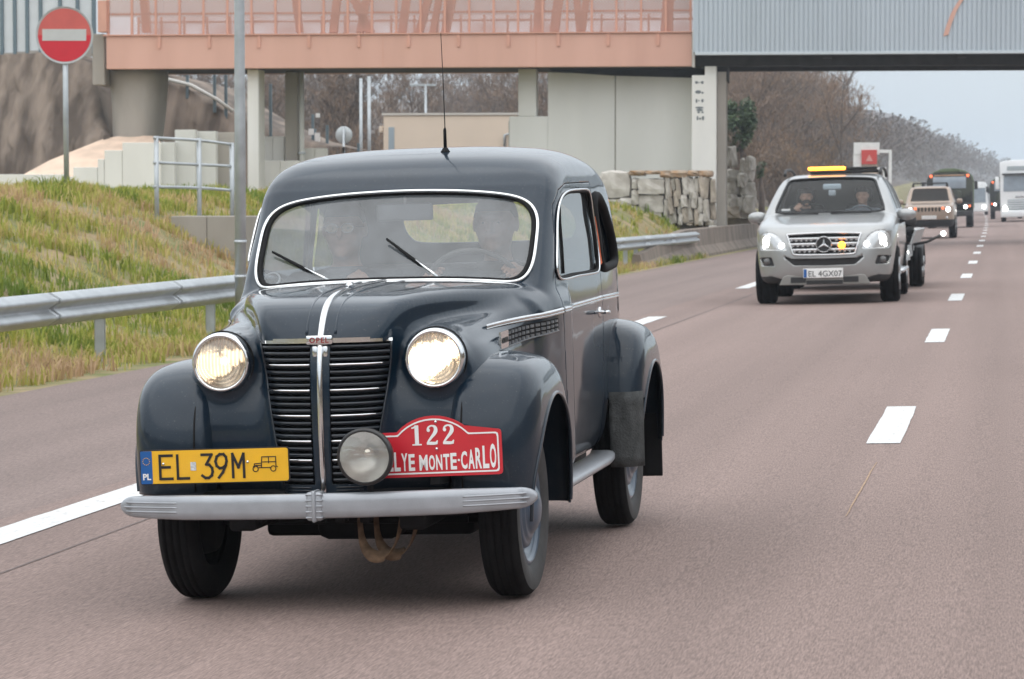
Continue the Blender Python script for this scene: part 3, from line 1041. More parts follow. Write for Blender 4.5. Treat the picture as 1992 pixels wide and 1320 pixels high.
# ---- other piers under the footbridge
for (x0, x1, yb, v0, v1, name, m_, lab) in (
        (481, 503, 420, 0.5, 1.6, "bridge_pier", M_concwhite, "slim white concrete pier just right of the tall grey mast"),
        (554, 578, 330, 2.6, 4.0, "bridge_pier", M_concgrey, "dark brown-grey concrete pier in the footbridge shade")):
    e_ = bempty(name); tag(e_, lab, "pier")
    a, _ = bpx(x0, 200, v0); b_, _ = bpx(x1, 200, v0)
    obj("shaft", box(a, b_, v0, v1, 0.4, fz0 - 0.003, 0.03), m_, e_, False)
    obj("bearing", box(a + 0.1, b_ - 0.1, v0 + 0.1, v1 - 0.1, fz0 - 0.002, fz0 + 0.019), M_dark, e_, False)
e_ = bempty("rain_pipe"); tag(e_, "pale rain pipe standing against the dark pier", "pipe")
a, z_ = bpx(586, 200, 2.6)
obj("pipe", tube([(a, 2.7, 0.6), (a, 2.7, fz0 - 0.01)], 0.085, sides=12), M_conc, e_)
obj("clip", box(a - 0.11, a + 0.11, 2.6, 2.8, 3.0, 3.08, 0.01), M_galv, e_)
# the flared abutment column at the left
e_ = bempty("flared_column"); tag(e_, "broad flared grey concrete column holding the left end of the footbridge", "column")
V_, F_ = [], []
rows_ = [(262, 220, 305), (235, 219, 311), (210, 218, 314), (180, 216, 316), (150, 212, 318), (133, 205, 318)]
nseg = 20
for (py, xa, xb) in rows_:
    ua, z = bpx(xa, py, 1.6); ub, _ = bpx(xb, py, 1.6)
    c, hw = (ua + ub) / 2, (ub - ua) / 2
    for k in range(nseg):
        a = 2 * math.pi * k / nseg
        V_.append((c + hw * math.copysign(abs(math.cos(a)) ** 0.7, math.cos(a)), 2.0 + 1.3 * math.copysign(abs(math.sin(a)) ** 0.8, math.sin(a)), z - (0.4 if py == 262 else 0.0)))
for i in range(len(rows_) - 1):
    for k in range(nseg):
        F_.append((i * nseg + k, i * nseg + (k + 1) % nseg, (i + 1) * nseg + (k + 1) % nseg, (i + 1) * nseg + k))
F_.append(tuple(range((len(rows_) - 1) * nseg, len(rows_) * nseg)))
obj("shaft", (V_, F_), M_concgrey, e_)
obj("bearing_pad", box(bpx(225, 140, 1.6)[0], bpx(300, 140, 1.6)[0], 1.2, 2.8, fz0 - 0.06, fz0 + 0.015), M_dark, e_, False)

# ---- approach embankment, stony brown slope with a fence on its crest
M_slope = mat("bare_brown_slope", (0.235, 0.185, 0.148), rough=0.95, col2=(0.085, 0.064, 0.051), vscale=0.9, bump=1.0, bscale=4, detail=12, sharp=(0.38, 0.62), stretch=(2.2, 0.4, 0.35), turn=(0, math.radians(-48), 0))
V_, F_ = [], []
cols = np.linspace(-520, 640, 60)
nrow_ = 22
def crest(px): return np.interp(px, [-520, -100, 60, 180, 330, 450, 540, 640], [60, 95, 106, 112, 148, 222, 262, 285])
for i, px in enumerate(cols):
    yt = float(crest(px))
    u_t, z_t = bpx(px, yt, 9.0)
    foot_v = 4.6 + 0.8 * math.sin(px * 0.02)
    for j in range(nrow_):
        f = j / (nrow_ - 1)
        v = foot_v + (9.0 - foot_v) * f
        z = 0.9 + (z_t - 0.9) * (f ** 1.15)
        r_ = 0.16 * math.sin(px * 0.09 + f * 9) + 0.13 * math.sin(px * 0.21 - f * 14) + random.uniform(-.06, .06)
        V_.append((u_t + 0.9 * f * 0 + r_ * 0.3, v + r_, z + 0.4 * r_ * (0.2 < f < 0.97)))
    for j in range(4):
        V_.append((u_t, 9.0 + 3.0 * (j + 1), z_t + 0.05 - 0.02 * j))
nr_ = nrow_ + 4
for i in range(len(cols) - 1):
    for j in range(nr_ - 1):
        F_.append((i * nr_ + j, (i + 1) * nr_ + j, (i + 1) * nr_ + j + 1, i * nr_ + j + 1))
em = bempty("embankment"); em_o = obj("embankment", (V_, F_), M_slope, None)
em_o.location = em.location; em_o.rotation_euler = em.rotation_euler
bpy.data.objects.remove(em)
tag(em_o, kind="structure")
# nearer spur of the slope on the left of the column
V_, F_ = [], []
cols = np.linspace(-420, 214, 90)
for i, px in enumerate(cols):
    yt = float(np.interp(px, [-420, 0, 120, 180, 200, 214], [70, 106, 100, 125, 185, 262]))
    yb_ = float(np.interp(px, [-420, 0, 50, 140, 214], [345, 338, 334, 300, 264]))
    ub, zb2 = bpx(px, yb_, 0.4); ut, zt2 = bpx(px, yt, 4.2)
    for j in range(18):
        f = j / 17
        r_ = 0.07 * math.sin(px * 0.11 + f * 9) + 0.07 * math.sin(px * 0.23 + f * 19) + random.uniform(-.13, .13)
        V_.append((ub + (ut - ub) * f + r_ * 0.3, 0.4 + 3.8 * f + r_ * 0.8, zb2 - 0.3 * (j == 0) + (zt2 - zb2) * f ** 0.95))
    V_.append((ut, 9.5, zt2 + 0.02))
for i in range(len(cols) - 1):
    for j in range(18): F_.append((i * 19 + j, (i + 1) * 19 + j, (i + 1) * 19 + j + 1, i * 19 + j + 1))
em_o2 = obj("embankment", (V_, F_), M_slope, None)
em_o2.location = em_o.location; em_o2.rotation_euler = em_o.rotation_euler
tag(em_o2, kind="structure")

# crest fence: tall posts with translucent screens
M_post = mat("fence_post_blue_grey", (0.12, 0.17, 0.20), rough=0.5, var=0.1)
M_screen = mat("pale_screen", (0.62, 0.655, 0.68), rough=0.35, var=0.05, vscale=2)
fe = bempty("crest_fence"); tag(fe, "tall noise fence of pale screens and dark posts on the embankment crest", "fence")
pxs = [-150, -100, -50, 5, 30, 54, 80, 118, 152, 183]
for i, px in enumerate(pxs):
    yb_ = float(np.interp(px, [-150, 0, 183], [95, 104, 88]))
    u, z = bpx(px, yb_, 4.6)
    obj("fence_post", box(u - 0.06, u + 0.06, 4.5, 4.72, z - 0.3, z + 3.4, 0.01), M_post, fe, False)
    if i < len(pxs) - 1:
        u2, z2 = bpx(pxs[i + 1], yb_, 4.6)
        obj("screen_panel", box(u + 0.065, u2 - 0.065, 4.58, 4.63, z + 0.03, z + 3.3), M_screen, fe, False)
        obj("base_board", box(u + 0.063, u2 - 0.063, 4.52, 4.70, z - 0.35, z + 0.02), M_concgrey, fe, False)
# posts on the falling part of the crest
for (px, yt, yb_) in ((365, 140, 165), (418, 150, 192), (440, 152, 205), (527, 163, 250)):
    u, z = bpx(px, yb_, 8.8); _, z2 = bpx(px, yt, 8.8)
    obj("fence_post", box(u - 0.05, u + 0.05, 8.7, 8.82, z - 0.5, max(z2, z + 1.2), 0.01), M_post, fe, False)
P = [(*bpx(px, y_, 8.6),) for px, y_ in ((318, 152), (370, 165), (420, 192), (452, 216))]
obj("crest_kerb", tube(np.array([(a, 8.7, b_) for a, b_ in P]), 0.07, sides=8), M_conc, fe)

# ---- sandy patch and stepped white wall below the slope
M_sand = mat("ochre_sand", (0.70, 0.53, 0.41), rough=0.95, var=0.16, vscale=1.5, bump=0.3, bscale=20)
V_ = []
out = [(40, 342), (95, 312), (150, 290), (205, 268), (250, 262), (300, 264), (312, 275), (312, 335), (250, 345), (150, 345)]
back = []
for (x, y) in out:
    v = np.interp(y, [262, 345], [0.9, -3.2]); u, z = bpx(x, y, v); V_.append((u, v, z))
c = np.mean(V_, 0)
F_ = [(i, (i + 1) % len(V_), len(V_)) for i in range(len(V_))]
V_.append(tuple(c))
V_ += [(a, b_, d - 1.5) for a, b_, d in V_[:len(out)]]
n0 = len(out)
F_ += [(i, n0 + 1 + i, n0 + 1 + (i + 1) % n0, (i + 1) % n0) for i in range(n0)]
so = obj("sand_bank", (V_, F_), M_sand, None, False); so.location = em_o.location; so.rotation_euler = em_o.rotation_euler
tag(so, kind="structure")
sw_ = bempty("stepped_wall"); tag(sw_, "white concrete wall stepping up beside the sandy slope", "wall")
steps = [(-260, 128, 339), (128, 142, 343), (142, 190, 325), (190, 203, 309), (203, 238, 292), (238, 312, 277)]
for i, (x0, x1, y) in enumerate(steps):
    u0, zt = bpx(x0, y, -3.5); u1, _ = bpx(x1, y, -3.5)
    obj("wall_block", box(u0, u1 - 0.012, -3.5, -3.2, 0.9, zt, 0.012), M_concwhite, sw_, False)
# curved return wall behind the railing
rw_ = bempty("curved_wall"); tag(rw_, "curved pale retaining wall behind the tubular railing", "wall")
for i, (x0, x1, y0, v) in enumerate(((313, 340, 276, -3.3), (340, 380, 252, -3.0), (380, 420, 255, -2.6), (420, 456, 257, -2.0))):
    u0, zt = bpx(x0, y0, v); u1, _ = bpx(x1, y0, v)
    obj("wall_panel", box(u0, u1 - 0.008, v, v + 0.35, 0.9, zt, 0.012), M_conc if i < 3 else M_concgrey, rw_, False)
for (x0, x1, y0, y1, lab) in ((421, 452, 304, 386, "small white block wall end left of the grey mast"), (508, 553, 265, 312, "square white concrete block under the footbridge"), (590, 634, 288, 330, "low white block wall behind the dark pier"), (508, 582, 312, 360, "long low concrete plinth below the white block")):
    e_ = bempty("block_wall"); tag(e_, lab, "wall")
    vv = 0.3 if x0 < 460 else 3.2
    if x1 == 582: vv = 2.2
    u0, zt = bpx(x0, y0, vv); u1, zb2 = bpx(x1, y1, vv)
    mid_ = (u0 + u1) / 2
    obj("block", box(u0, mid_ - 0.005, vv, vv + 0.4, min(zb2, 0.9), zt, 0.015), M_concwhite, e_, False)
    obj("block", box(mid_ + 0.005, u1, vv, vv + 0.4, min(zb2, 0.9), zt, 0.015), M_concwhite, e_, False)
# =================================================================== smaller things by the road
# ---- tall mast
p = at_depth(468, 520, 33.0); s_, t_ = st_of(p)
zg = float(terrain_z(s_, t_))
mast = empty("lamp_mast", (p[0], p[1], zg)); tag(mast, "tall galvanised grey mast rising out of the grass bank", "mast")
obj("pole", tube([(0, 0, -0.3), (0, 0, 2.5), (0, 0, 6.0), (0, 0, 9.5)], [0.068, 0.062, 0.054, 0.045], sides=20), M_galv, mast)
obj("base_plate", box(-0.17, 0.17, -0.17, 0.17, -0.02, 0.03, 0.01), M_galv, mast, False)
obj("lamp_arm", tube([(0, 0, 9.4), (0.3, -0.1, 9.75), (1.2, -0.4, 9.9)], 0.035, sides=10), M_galv, mast)
obj("lantern", box(1.1, 1.75, -0.62, -0.35, 9.82, 9.95, 0.05), M_galv, mast)
for z in (0.75, 1.15):
    obj("band", lathe([(0.066, -0.02), (0.072, -0.02), (0.072, 0.02), (0.066, 0.02)], 20, 'z', True), M_galv, mast, loc=(0, 0, z))

# ---- no-entry sign
p = at_depth(130, 378, 45.0); s_, t_ = st_of(p)
zg = float(terrain_z(s_, t_))
sg = empty("no_entry_sign", (p[0], p[1], zg)); tag(sg, "round red no-entry sign with white bar on a grey pole", "sign")
c = at_depth(126, 68, 45.0)
zc = c[2] - zg; xo = c[0] - p[0]
R_ = 0.435
M_signred = mat("sign_red", (0.60, 0.012, 0.030), rough=0.35, var=0.05, coat=0.3)
M_signpale = mat("sign_red_pale", (0.58, 0.115, 0.10), rough=0.5, var=0.06, vscale=5)
M_signgrey = mat("sign_rim_grey", (0.50, 0.53, 0.55), rough=0.5, var=0.05)
M_bar = mat("sign_bar_white", (0.52, 0.53, 0.53), rough=0.5, var=0.05)
obj("pole", tube([(0, 0, -0.4), (xo * 0.5, 0, zc * 0.5), (xo, 0.03, zc + 0.3)], 0.042, sides=16), M_galv, sg)
obj("disc", moved(lathe([(0.0001, 0.0), (R_, 0.0), (R_ + 0.012, -0.014), (R_ + 0.014, 0.01), (R_ + 0.004, 0.022), (0.0001, 0.022)], 48, 'y'), (xo, -0.03, zc)), M_signgrey, sg)
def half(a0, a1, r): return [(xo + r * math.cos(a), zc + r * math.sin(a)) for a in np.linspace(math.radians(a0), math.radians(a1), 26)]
obj("red_face", prism(half(0.0, 180.0, R_ - 0.022), -0.036, -0.0305), M_signpale, sg, False)  # upper half of the face in a paler red
obj("red_face", prism(half(180.0, 360.0, R_ - 0.022), -0.036, -0.0305), M_signred, sg, False)
obj("bar", box(xo - 0.345, xo + 0.34, -0.040, -0.0363, zc - 0.088, zc + 0.092, 0.001), M_bar, sg, False)
for dz in (-0.2, 0.2):
    obj("bracket", box(xo - 0.2, xo + 0.2, -0.008, 0.075, zc + dz - 0.02, zc + dz + 0.02, 0.005), M_galv, sg, False)

# ---- tubular railing and the little retaining wall it stands on
rl = empty("railing", tuple(at_depth(305, 417, 44.0))); tag(rl, "three-bar galvanised tubular railing on the bank top", "railing")
inv = Matrix.Translation(rl.location).inverted()
posts = [(305, 264, 418), (388, 268, 418), (452, 277, 418)]
tops = []
for (px, yt, yb_) in posts:
    a = at_depth(px, yb_, 44.0 + (px - 305) * 0.006); b_ = at_depth(px - 1, yt, 44.0 + (px - 305) * 0.006)
    obj("post", xform(tube([a - (0, 0, 0.5), b_], 0.036, sides=12), inv), M_galv, rl)
for ys in ((268, 273, 281), (316, 320, 323), (363, 365, 370)):
    P = [at_depth(px, y, 44.0 + (px - 305) * 0.006) for (px, _a, _b), y in zip(posts, ys)]
    P = catmull(np.array([at_depth(303, ys[0], 43.98)] + P), 5)
    obj("bar", xform(tube(P, 0.024, sides=10), inv), M_galv, rl)
e_ = empty("retaining_wall", tuple(at_depth(400, 480, 42.5))); tag(e_, "low grey concrete retaining wall under the railing", "wall")
inv = Matrix.Translation(e_.location).inverted()
a = at_depth(332, 420, 43.7); b_ = at_depth(402, 420, 43.6); c = at_depth(480, 420, 43.5)
for P0, P1 in ((a, b_), (b_, c)):
    ang = math.atan2(P1[1] - P0[1], P1[0] - P0[0]); L_ = math.hypot(P1[0] - P0[0], P1[1] - P0[1])
    M_ = Matrix.Translation((P0[0], P0[1], 0)) @ Matrix.Rotation(ang, 4, 'Z')
    obj("wall_panel", xform(box(0.004, L_ - 0.004, 0, 1.2, 0.1, P0[2], 0.012), inv @ M_), M_concgrey, e_, False)

# ---- dry stone wall beside the pier
M_stone = [mat("limestone_%d" % i, c1, rough=0.92, col2=c2, vscale=3.2, bump=0.5, bscale=14, detail=9) for i, (c1, c2) in enumerate((((0.56, 0.53, 0.48), (0.30, 0.27, 0.23)), ((0.62, 0.59, 0.54), (0.36, 0.33, 0.29)), ((0.46, 0.40, 0.33), (0.22, 0.19, 0.155)), ((0.56, 0.49, 0.41), (0.32, 0.27, 0.22))))]
M_lichen = mat("lichen_capped_stone", (0.36, 0.20, 0.09), rough=0.95, col2=(0.36, 0.32, 0.27), vscale=2.4, bump=0.6, bscale=12, detail=8)


def stone(w, d, h, jit=0.10, roundness=0.25):
    bm = bmesh.new()
    bmesh.ops.create_cube(bm, size=1.0)
    bmesh.ops.subdivide_edges(bm, edges=bm.edges[:], cuts=2, use_grid_fill=True)
    for v in bm.verts:
        q = v.co.copy()
        n_ = (abs(q.x) ** 4 + abs(q.y) ** 4 + abs(q.z) ** 4) ** 0.25
        q = q.lerp(q * (0.5 / max(n_, 1e-6)) , roundness)
        sph = q.normalized() * 0.55
        q = q.lerp(sph, roundness * 0.65)
        q += Vector((random.uniform(-jit, jit), random.uniform(-jit, jit), random.uniform(-jit, jit))) * 0.55
        v.co = Vector((q.x * w, q.y * d, q.z * h))
    bm.verts.index_update()
    V = [tuple(v.co) for v in bm.verts]; F = [tuple(v.index for v in f.verts) for f in bm.faces]
    bm.free()
    return V, F


dw = bempty("dry_stone_wall"); tag(dw, "dry stone wall of big pale blocks and upright slabs beside the pier", "wall")
WV = -4.2
stones = [(1168, 333, 1227, 386, .5), (1228, 346, 1241, 368, .5), (1241, 348, 1292, 377, .2), (1243, 379, 1290, 412, .15), (1180, 387, 1219, 420, .3), (1221, 399, 1241, 417, .6), (1244, 411, 1286, 426, .2),
          (1228, 369, 1242, 398, .3), (1266, 422, 1292, 438, .3), (1205, 384, 1229, 400, .4), (1219, 414, 1246, 432, .4), (1160, 418, 1222, 436, .3), (1246, 425, 1270, 440, .3), (1150, 345, 1172, 390, .3), (1150, 388, 1182, 425, .3)]
for (x0, y0, x1, y1, rd) in stones:
    u0, z1 = bpx(x0, y0, WV); u1, z0 = bpx(x1, y1, WV)
    o = obj("stone", stone((u1 - u0) * 1.06, 0.75, (z1 - z0) * 1.04, 0.065, rd * 0.9), random.choice(M_stone[:2]), dw, False)
    o.location = ((u0 + u1) / 2, WV + 0.4 + random.uniform(-.06, .06), (z0 + z1) / 2)
    o.rotation_euler = (0, random.uniform(-.08, .08), 0)
x = 1291
while x < 1386:   # upright slabs
    w = random.uniform(8, 13)
    y = 345 + random.uniform(-3, 4)
    while y < 432:
        h = random.uniform(24, 48)
        u0, z1 = bpx(x, y, WV); u1, z0 = bpx(x + w, min(y + h, 438), WV)
        o = obj("stone", stone((u1 - u0) * 1.10, 0.7, (z1 - z0) * 1.04, 0.09, 0.25), random.choice(M_stone), dw, False)
        o.location = ((u0 + u1) / 2, WV + 0.4 + random.uniform(-.10, .10), (z0 + z1) / 2)
        o.rotation_euler = (0, random.uniform(-.14, .14), random.uniform(-.2, .2))
        y += h
    x += w
x = 1224
while x < 1386:
    w = random.uniform(20, 34)
    u0, z1 = bpx(x, 331, WV); u1, z0 = bpx(x + w, 340 + random.uniform(-2, 6), WV)
    o = obj("cap_stone", stone((u1 - u0) * 1.05, 0.85, (z1 - z0) * 1.0, 0.10, 0.3), M_lichen, dw, False)
    o.location = ((u0 + u1) / 2, WV + 0.4, (z0 + z1) / 2)
    x += w
u0, z1 = bpx(1172, 345, WV); u1, z0 = bpx(1382, 436, WV)
obj("wall_core", box(u0 + 0.2, u1 - 0.1, WV + 0.32, WV + 1.3, 0.3, z1 - 0.12), mat("earth_core", (0.10, 0.085, 0.07), rough=1.0, var=0.3, vscale=6), dw, False)

# ---- tumbled rocks beyond the pier
RK = bempty("rock_outcrop"); tag(RK, "heap of pale broken rocks right of the pier below the trees", "rocks")
for (x0, y0, x1, y1) in ((1413, 330, 1436, 352), (1436, 338, 1452, 362), (1416, 352, 1440, 378), (1440, 355, 1466, 385), (1413, 378, 1430, 405), (1430, 384, 1450, 412), (1446, 383, 1468, 414), (1420, 286, 1428, 322), (1440, 310, 1448, 340), (1450, 318, 1464, 350), (1456, 305, 1466, 330), (1412, 402, 1440, 424), (1438, 408, 1466, 424)):
    u0, z1 = bpx(x0, y0, 6.0); u1, z0 = bpx(x1, y1, 6.0)
    o = obj("rock", stone((u1 - u0) * 1.15, 0.7, (z1 - z0) * 1.12, 0.16, 0.35), random.choice((M_stone[0], M_stone[1], M_stone[3], M_stone[1])), RK, False)
    o.location = ((u0 + u1) / 2, 6.0 + random.uniform(-.3, .3), (z0 + z1) / 2)
    o.rotation_euler = (0, random.uniform(-.2, .2), random.uniform(-.4, .4))
u0, z1 = bpx(1412, 345, 6.6); u1, z0 = bpx(1464, 424, 6.6)
obj("rock_core", stone(u1 - u0, 1.2, z1 - z0 + 0.5, 0.1, 0.2), M_stone[2], RK, False, loc=((u0 + u1) / 2, 7.0, (z0 + z1) / 2 - 0.2))

# ---- cream building under the footbridge, farther back
M_cream = mat("cream_render", (0.74, 0.62, 0.50), rough=0.85, var=0.05, vscale=0.5, bump=0.1, bscale=20, detail=8)
cbld = bempty("cream_building"); tag(cbld, "low flat-roofed cream building behind the footbridge", "building")
CV = 22.0
u0, zt = bpx(746, 224, CV); u1, _ = bpx(1004, 224, CV)
obj("wall", box(u0, u1, CV, CV + 7, 0.6, zt, 0.02), M_cream, cbld, False)
obj("parapet_cap", box(u0 - 0.06, u1 + 0.06, CV - 0.06, CV + 7.06, zt + 0.003, zt + 0.09), mat("cap_pale", (0.6, 0.57, 0.52), rough=0.7, var=0.05), cbld, False)
a, zd = bpx(756, 247, CV); b_, _ = bpx(767, 247, CV)
obj("door", box(a, b_, CV - 0.03, CV - 0.003, 0.6, zd, 0.005), mat("blue_grey_door", (0.33, 0.40, 0.45), rough=0.5), cbld, False)
obj("wall_lamp", bbox(737, 245, 745, 257, CV + 0.1, CV + 0.5, 0.03), M_cream, cbld, False)
P = [bpx(982, 290, CV - 0.1), bpx(982, 262, CV - 0.1), bpx(992, 260, CV - 0.1)]
obj("vent_pipe", tube([(a_, CV - 0.12, b2) for a_, b2 in P], 0.06, sides=8), M_galv, cbld)

# ---- back of a round road sign, masts and posts in the gap
e_ = bempty("road_sign"); tag(e_, "bare grey back of a round road sign seen under the footbridge", "sign")
SV = 14.0
u, z = bpx(669, 262, SV); rr = (bpx(685, 262, SV)[0] - u)
obj("disc", moved(lathe([(0.0001, -0.01), (rr, -0.01), (rr + 0.01, 0.0), (rr, 0.012), (0.0001, 0.012)], 32, 'y'), (u, SV, z)), mat("sign_back", (0.55, 0.60, 0.62), rough=0.45, metal=0.3, var=0.06), e_)
obj("pole", tube([(u, SV - 0.06, 0.8), (u, SV - 0.06, z + rr)], 0.05, sides=10), M_galv, e_)
for (px, yt, yb_, v, r_, nm, lab) in ((718, 148, 300, 18, 0.07, "lamp_mast", "slender pale grey mast seen under the footbridge left of the cream building"), (702, 152, 300, 30, 0.07, "lamp_mast", "faint farther mast just left of the pale one under the footbridge"), (828, 165, 230, 40, 0.06, "lamp_mast", "thin street lamp with a crossarm above the cream building")):
    e_ = bempty(nm); tag(e_, lab, "mast")
    u, z = bpx(px, yt, v)
    obj("pole", tube([(u, v, 0.8), (u, v, z)], r_, sides=10), M_galv, e_)
    if px == 828:
        obj("crossarm", box(u - 0.5, u + 0.5, v - 0.05, v + 0.05, z - 0.05, z + 0.05, 0.01), M_galv, e_, False)
        obj("lantern", box(u - 0.75, u - 0.45, v - 0.1, v + 0.1, z - 0.06, z + 0.06, 0.02), M_galv, e_, False)
    else:
        obj("collar", lathe([(r_, -0.05), (r_ + 0.02, -0.05), (r_ + 0.02, 0.05), (r_, 0.05)], 12, 'z', True), M_galv, e_, loc=(u, v, 2.2))
gf = bempty("back_fence"); tag(gf, "row of dark fence posts with small white boards below the footbridge", "fence")
for (px, yt) in ((608, 222), (636, 243), (697, 278), (612, 250)):
    u, z = bpx(px, yt, 12.0)
    obj("fence_post", box(u - 0.05, u + 0.05, 12.0, 12.1, 0.8, z, 0.01), M_post, gf, False)
for (x0, y0, x1, y1) in ((600, 250, 610, 262), (612, 258, 622, 282), (614, 220, 622, 228)):
    obj("notice_board", bbox(x0, y0, x1, y1, 11.8, 11.86, 0.005), M_white if 'M_white' in globals() else mat("board_white", (0.8, 0.8, 0.79), rough=0.5), gf, False)

# ---- white sign frames by the road beyond the silver car
sf = empty("sign_frames", tuple(road_point(165, solve_t(1700, 165)))); tag(sf, "white sign board with a red panel beside white portal frames", "sign")
inv = Matrix.Translation(sf.location).inverted()
M_wframe = mat("white_frame_paint", (0.75, 0.75, 0.73), rough=0.6, var=0.08, vscale=3)
def pbox(x0, y0, x1, y1, Y, th, bev=0.01):
    a = at_depth(x0, y1, Y); b_ = at_depth(x1, y0, Y)
    return xform(box(a[0], b_[0], Y, Y + th, a[2], b_[2], bev), inv)
D_ = 166.0
obj("board", pbox(1661, 277, 1711, 300, D_, 0.15), M_wframe, sf, False)
obj("red_panel", pbox(1676, 291, 1706, 319, D_ - 0.12, 0.10), mat("panel_red", (0.55, 0.055, 0.045), rough=0.5, var=0.06), sf, False)
tri = [at_depth(1684, 313, D_ - 0.15), at_depth(1698, 313, D_ - 0.15), at_depth(1691, 300, D_ - 0.15)]
obj("triangle_mark", xform(([tuple(q) for q in tri] + [tuple(sum(tri) / 3 + np.array([0, 0, -0.02]))], [(0, 1, 3), (1, 2, 3), (2, 0, 3)]), inv), mat("mark_pink", (0.65, 0.28, 0.25), rough=0.6), sf, False)
obj("support", pbox(1678, 320, 1706, 372, D_, 0.4), mat("tan_block", (0.50, 0.40, 0.32), rough=0.8, var=0.1), sf, False)
obj("side_board", pbox(1660, 300, 1676, 325, D_ + 0.05, 0.1), M_wframe, sf, False)
for (x0, x1, yt, yb_) in ((1712, 1735, 291, 395), (1706, 1724, 325, 395)):
    obj("frame_post", pbox(x1 - 6, yt, x1, yb_, D_, 0.2), M_wframe, sf, False)
    obj("frame_beam", pbox(x0 - 1, yt, x1 - 6.2, yt + 6, D_, 0.2), M_wframe, sf, False)
# =================================================================== bare trees, brushwood, grass
def bare_tree(height, seed, twig_w=0.02, dense=1.0, lean=0.0):
    r = random.Random(seed)
    SB, TW = MB(), []      # limbs; twigs as slim blades
    def limb(p, d, L, rad, level):
        n_ = 4 if level < 2 else 3
        pts, rs = [p.copy()], [rad]
        for i in range(n_):
            d = (d + Vector((r.uniform(-1, 1), r.uniform(-1, 1), r.uniform(-0.35, 0.75))) * (0.10 + 0.06 * level)).normalized()
            p = p + d * (L / n_)
            pts.append(p.copy()); rs.append(rad * (1 - 0.72 * (i + 1) / n_))
        if level < 3:
            SB.add(tube(np.array([tuple(q) for q in pts]), rs, sides=(7, 5, 4)[level], caps=False))
        else:
            TW.append((pts, rs))
        if level >= 4: return
        k = int((9, 7, 6, 5)[level] * dense * r.uniform(0.8, 1.2))
        for j in range(k):
            f = (0.28 if level == 0 else 0.22) + (1 - 0.25) * (j + r.random()) / k
            f = min(f, 0.99)
            i = int(f * n_); g2 = f * n_ - i
            q = pts[i].lerp(pts[i + 1], g2)
            ax = Vector((r.uniform(-1, 1), r.uniform(-1, 1), r.uniform(-0.1, 0.9))).normalized()
            nd = (d * 0.55 + ax * 0.95).normalized()
            limb(q, nd, L * r.uniform(0.42, 0.62) * (1.15 - 0.5 * f), rad * (0.46 if level == 0 else 0.5) * (1.1 - 0.5 * f), level + 1)
    limb(Vector((0, 0, -0.3)), Vector((lean, 0, 1)).normalized(), height * 0.78, height * 0.0115, 0)
    V, F = [], []
    for pts, rs in TW:
        b = len(V)
        side = Vector((r.uniform(-1, 1), r.uniform(-1, 1), r.uniform(-.3, .3))).normalized()
        for i, q in enumerate(pts):
            w = twig_w * (1 - 0.6 * i / len(pts))
            V += [tuple(q - side * w * 0.5), tuple(q + side * w * 0.5)]
            if i: F.append((b + 2 * i - 2, b + 2 * i - 1, b + 2 * i + 1, b + 2 * i))
    return SB.get(), (V, F)


M_bark = mat("grey_brown_bark", (0.125, 0.098, 0.082), rough=0.95, var=0.3, vscale=5, bump=0.4, bscale=20)
M_twig = [mat("twigs_%d" % i, c, rough=0.95, var=0.25, vscale=0.8) for i, c in enumerate(((0.225, 0.162, 0.122), (0.190, 0.146, 0.118), (0.255, 0.170, 0.115), (0.170, 0.136, 0.115)))]
protos = []
for i, (h, sd, dn) in enumerate(((9.5, 3, 1.0), (8.5, 8, 1.05), (11.0, 21, 1.0), (6.5, 34, 1.1))):
    (lb, tw) = bare_tree(h, sd, 0.034, dn)
    ml = mesh_data("trunk", *lb); ml.materials.append(M_bark)
    mt = mesh_data("crown", *tw, smooth=False); mt.materials.append(M_twig[i])
    protos.append((h, ml, mt))


def plant_tree(pt, k, sc, rz, label, group=None, name="bare_tree"):
    h, ml, mt = protos[k]
    e = empty(name, tuple(pt), (0, 0, rz)); e.scale = (sc, sc, sc)
    tag(e, label, "tree", group)
    share("trunk", ml, e); share("crown", mt, e)
    return e


# the lone spreading tree against the sky, and the wood beside the road
R3 = random.Random(5)
s_ = 200; pt = T2W(s_, solve_t(1640, s_))
plant_tree(pt, 2, 1.12, 1.0, "tall bare tree whose open crown stands against the sky above the silver car")
WOODLAB = "leafless brown tree in the roadside wood beyond the bridges"
quota = {"right": 175, "under": 80}
for k in range(6000):
    right = R3.random() < 0.6
    s = 112 + 330 * R3.random() ** 1.7
    px = R3.choice((R3.uniform(1405, 1790), R3.uniform(1405, 1700), R3.uniform(1405, 1600))) if right else R3.uniform(330, 1060)
    t = solve_t(px, s)
    if t > -14.0 - 0.004 * (s - 110): continue
    if not right and s < 140: continue
    key = "right" if right else "under"
    if quota[key] <= 0: continue
    hk = R3.choice((0, 0, 1, 1, 3, 2))
    h = protos[hk][0]
    # stay under the skyline of the wood
    lim = float(np.interp(px, [300, 1100, 1400, 1560, 1640, 1700, 1740, 1800], [100, 100, 105, 108, 150, 195, 206, 232]))
    zt = EYE + (HORIZON - lim) * s * 0.985 / FPX
    z0 = float(terrain_z(s, t))
    sc = min(R3.uniform(0.9, 1.35), (zt - z0) / h)
    if sc < 0.38: continue
    plant_tree(T2W(s, t), hk, sc, R3.uniform(0, 6.28), WOODLAB if right else "leafless grey-brown tree in the wood seen under the footbridge", "trees of the roadside wood" if right else "trees of the wood under the footbridge")
    quota[key] -= 1

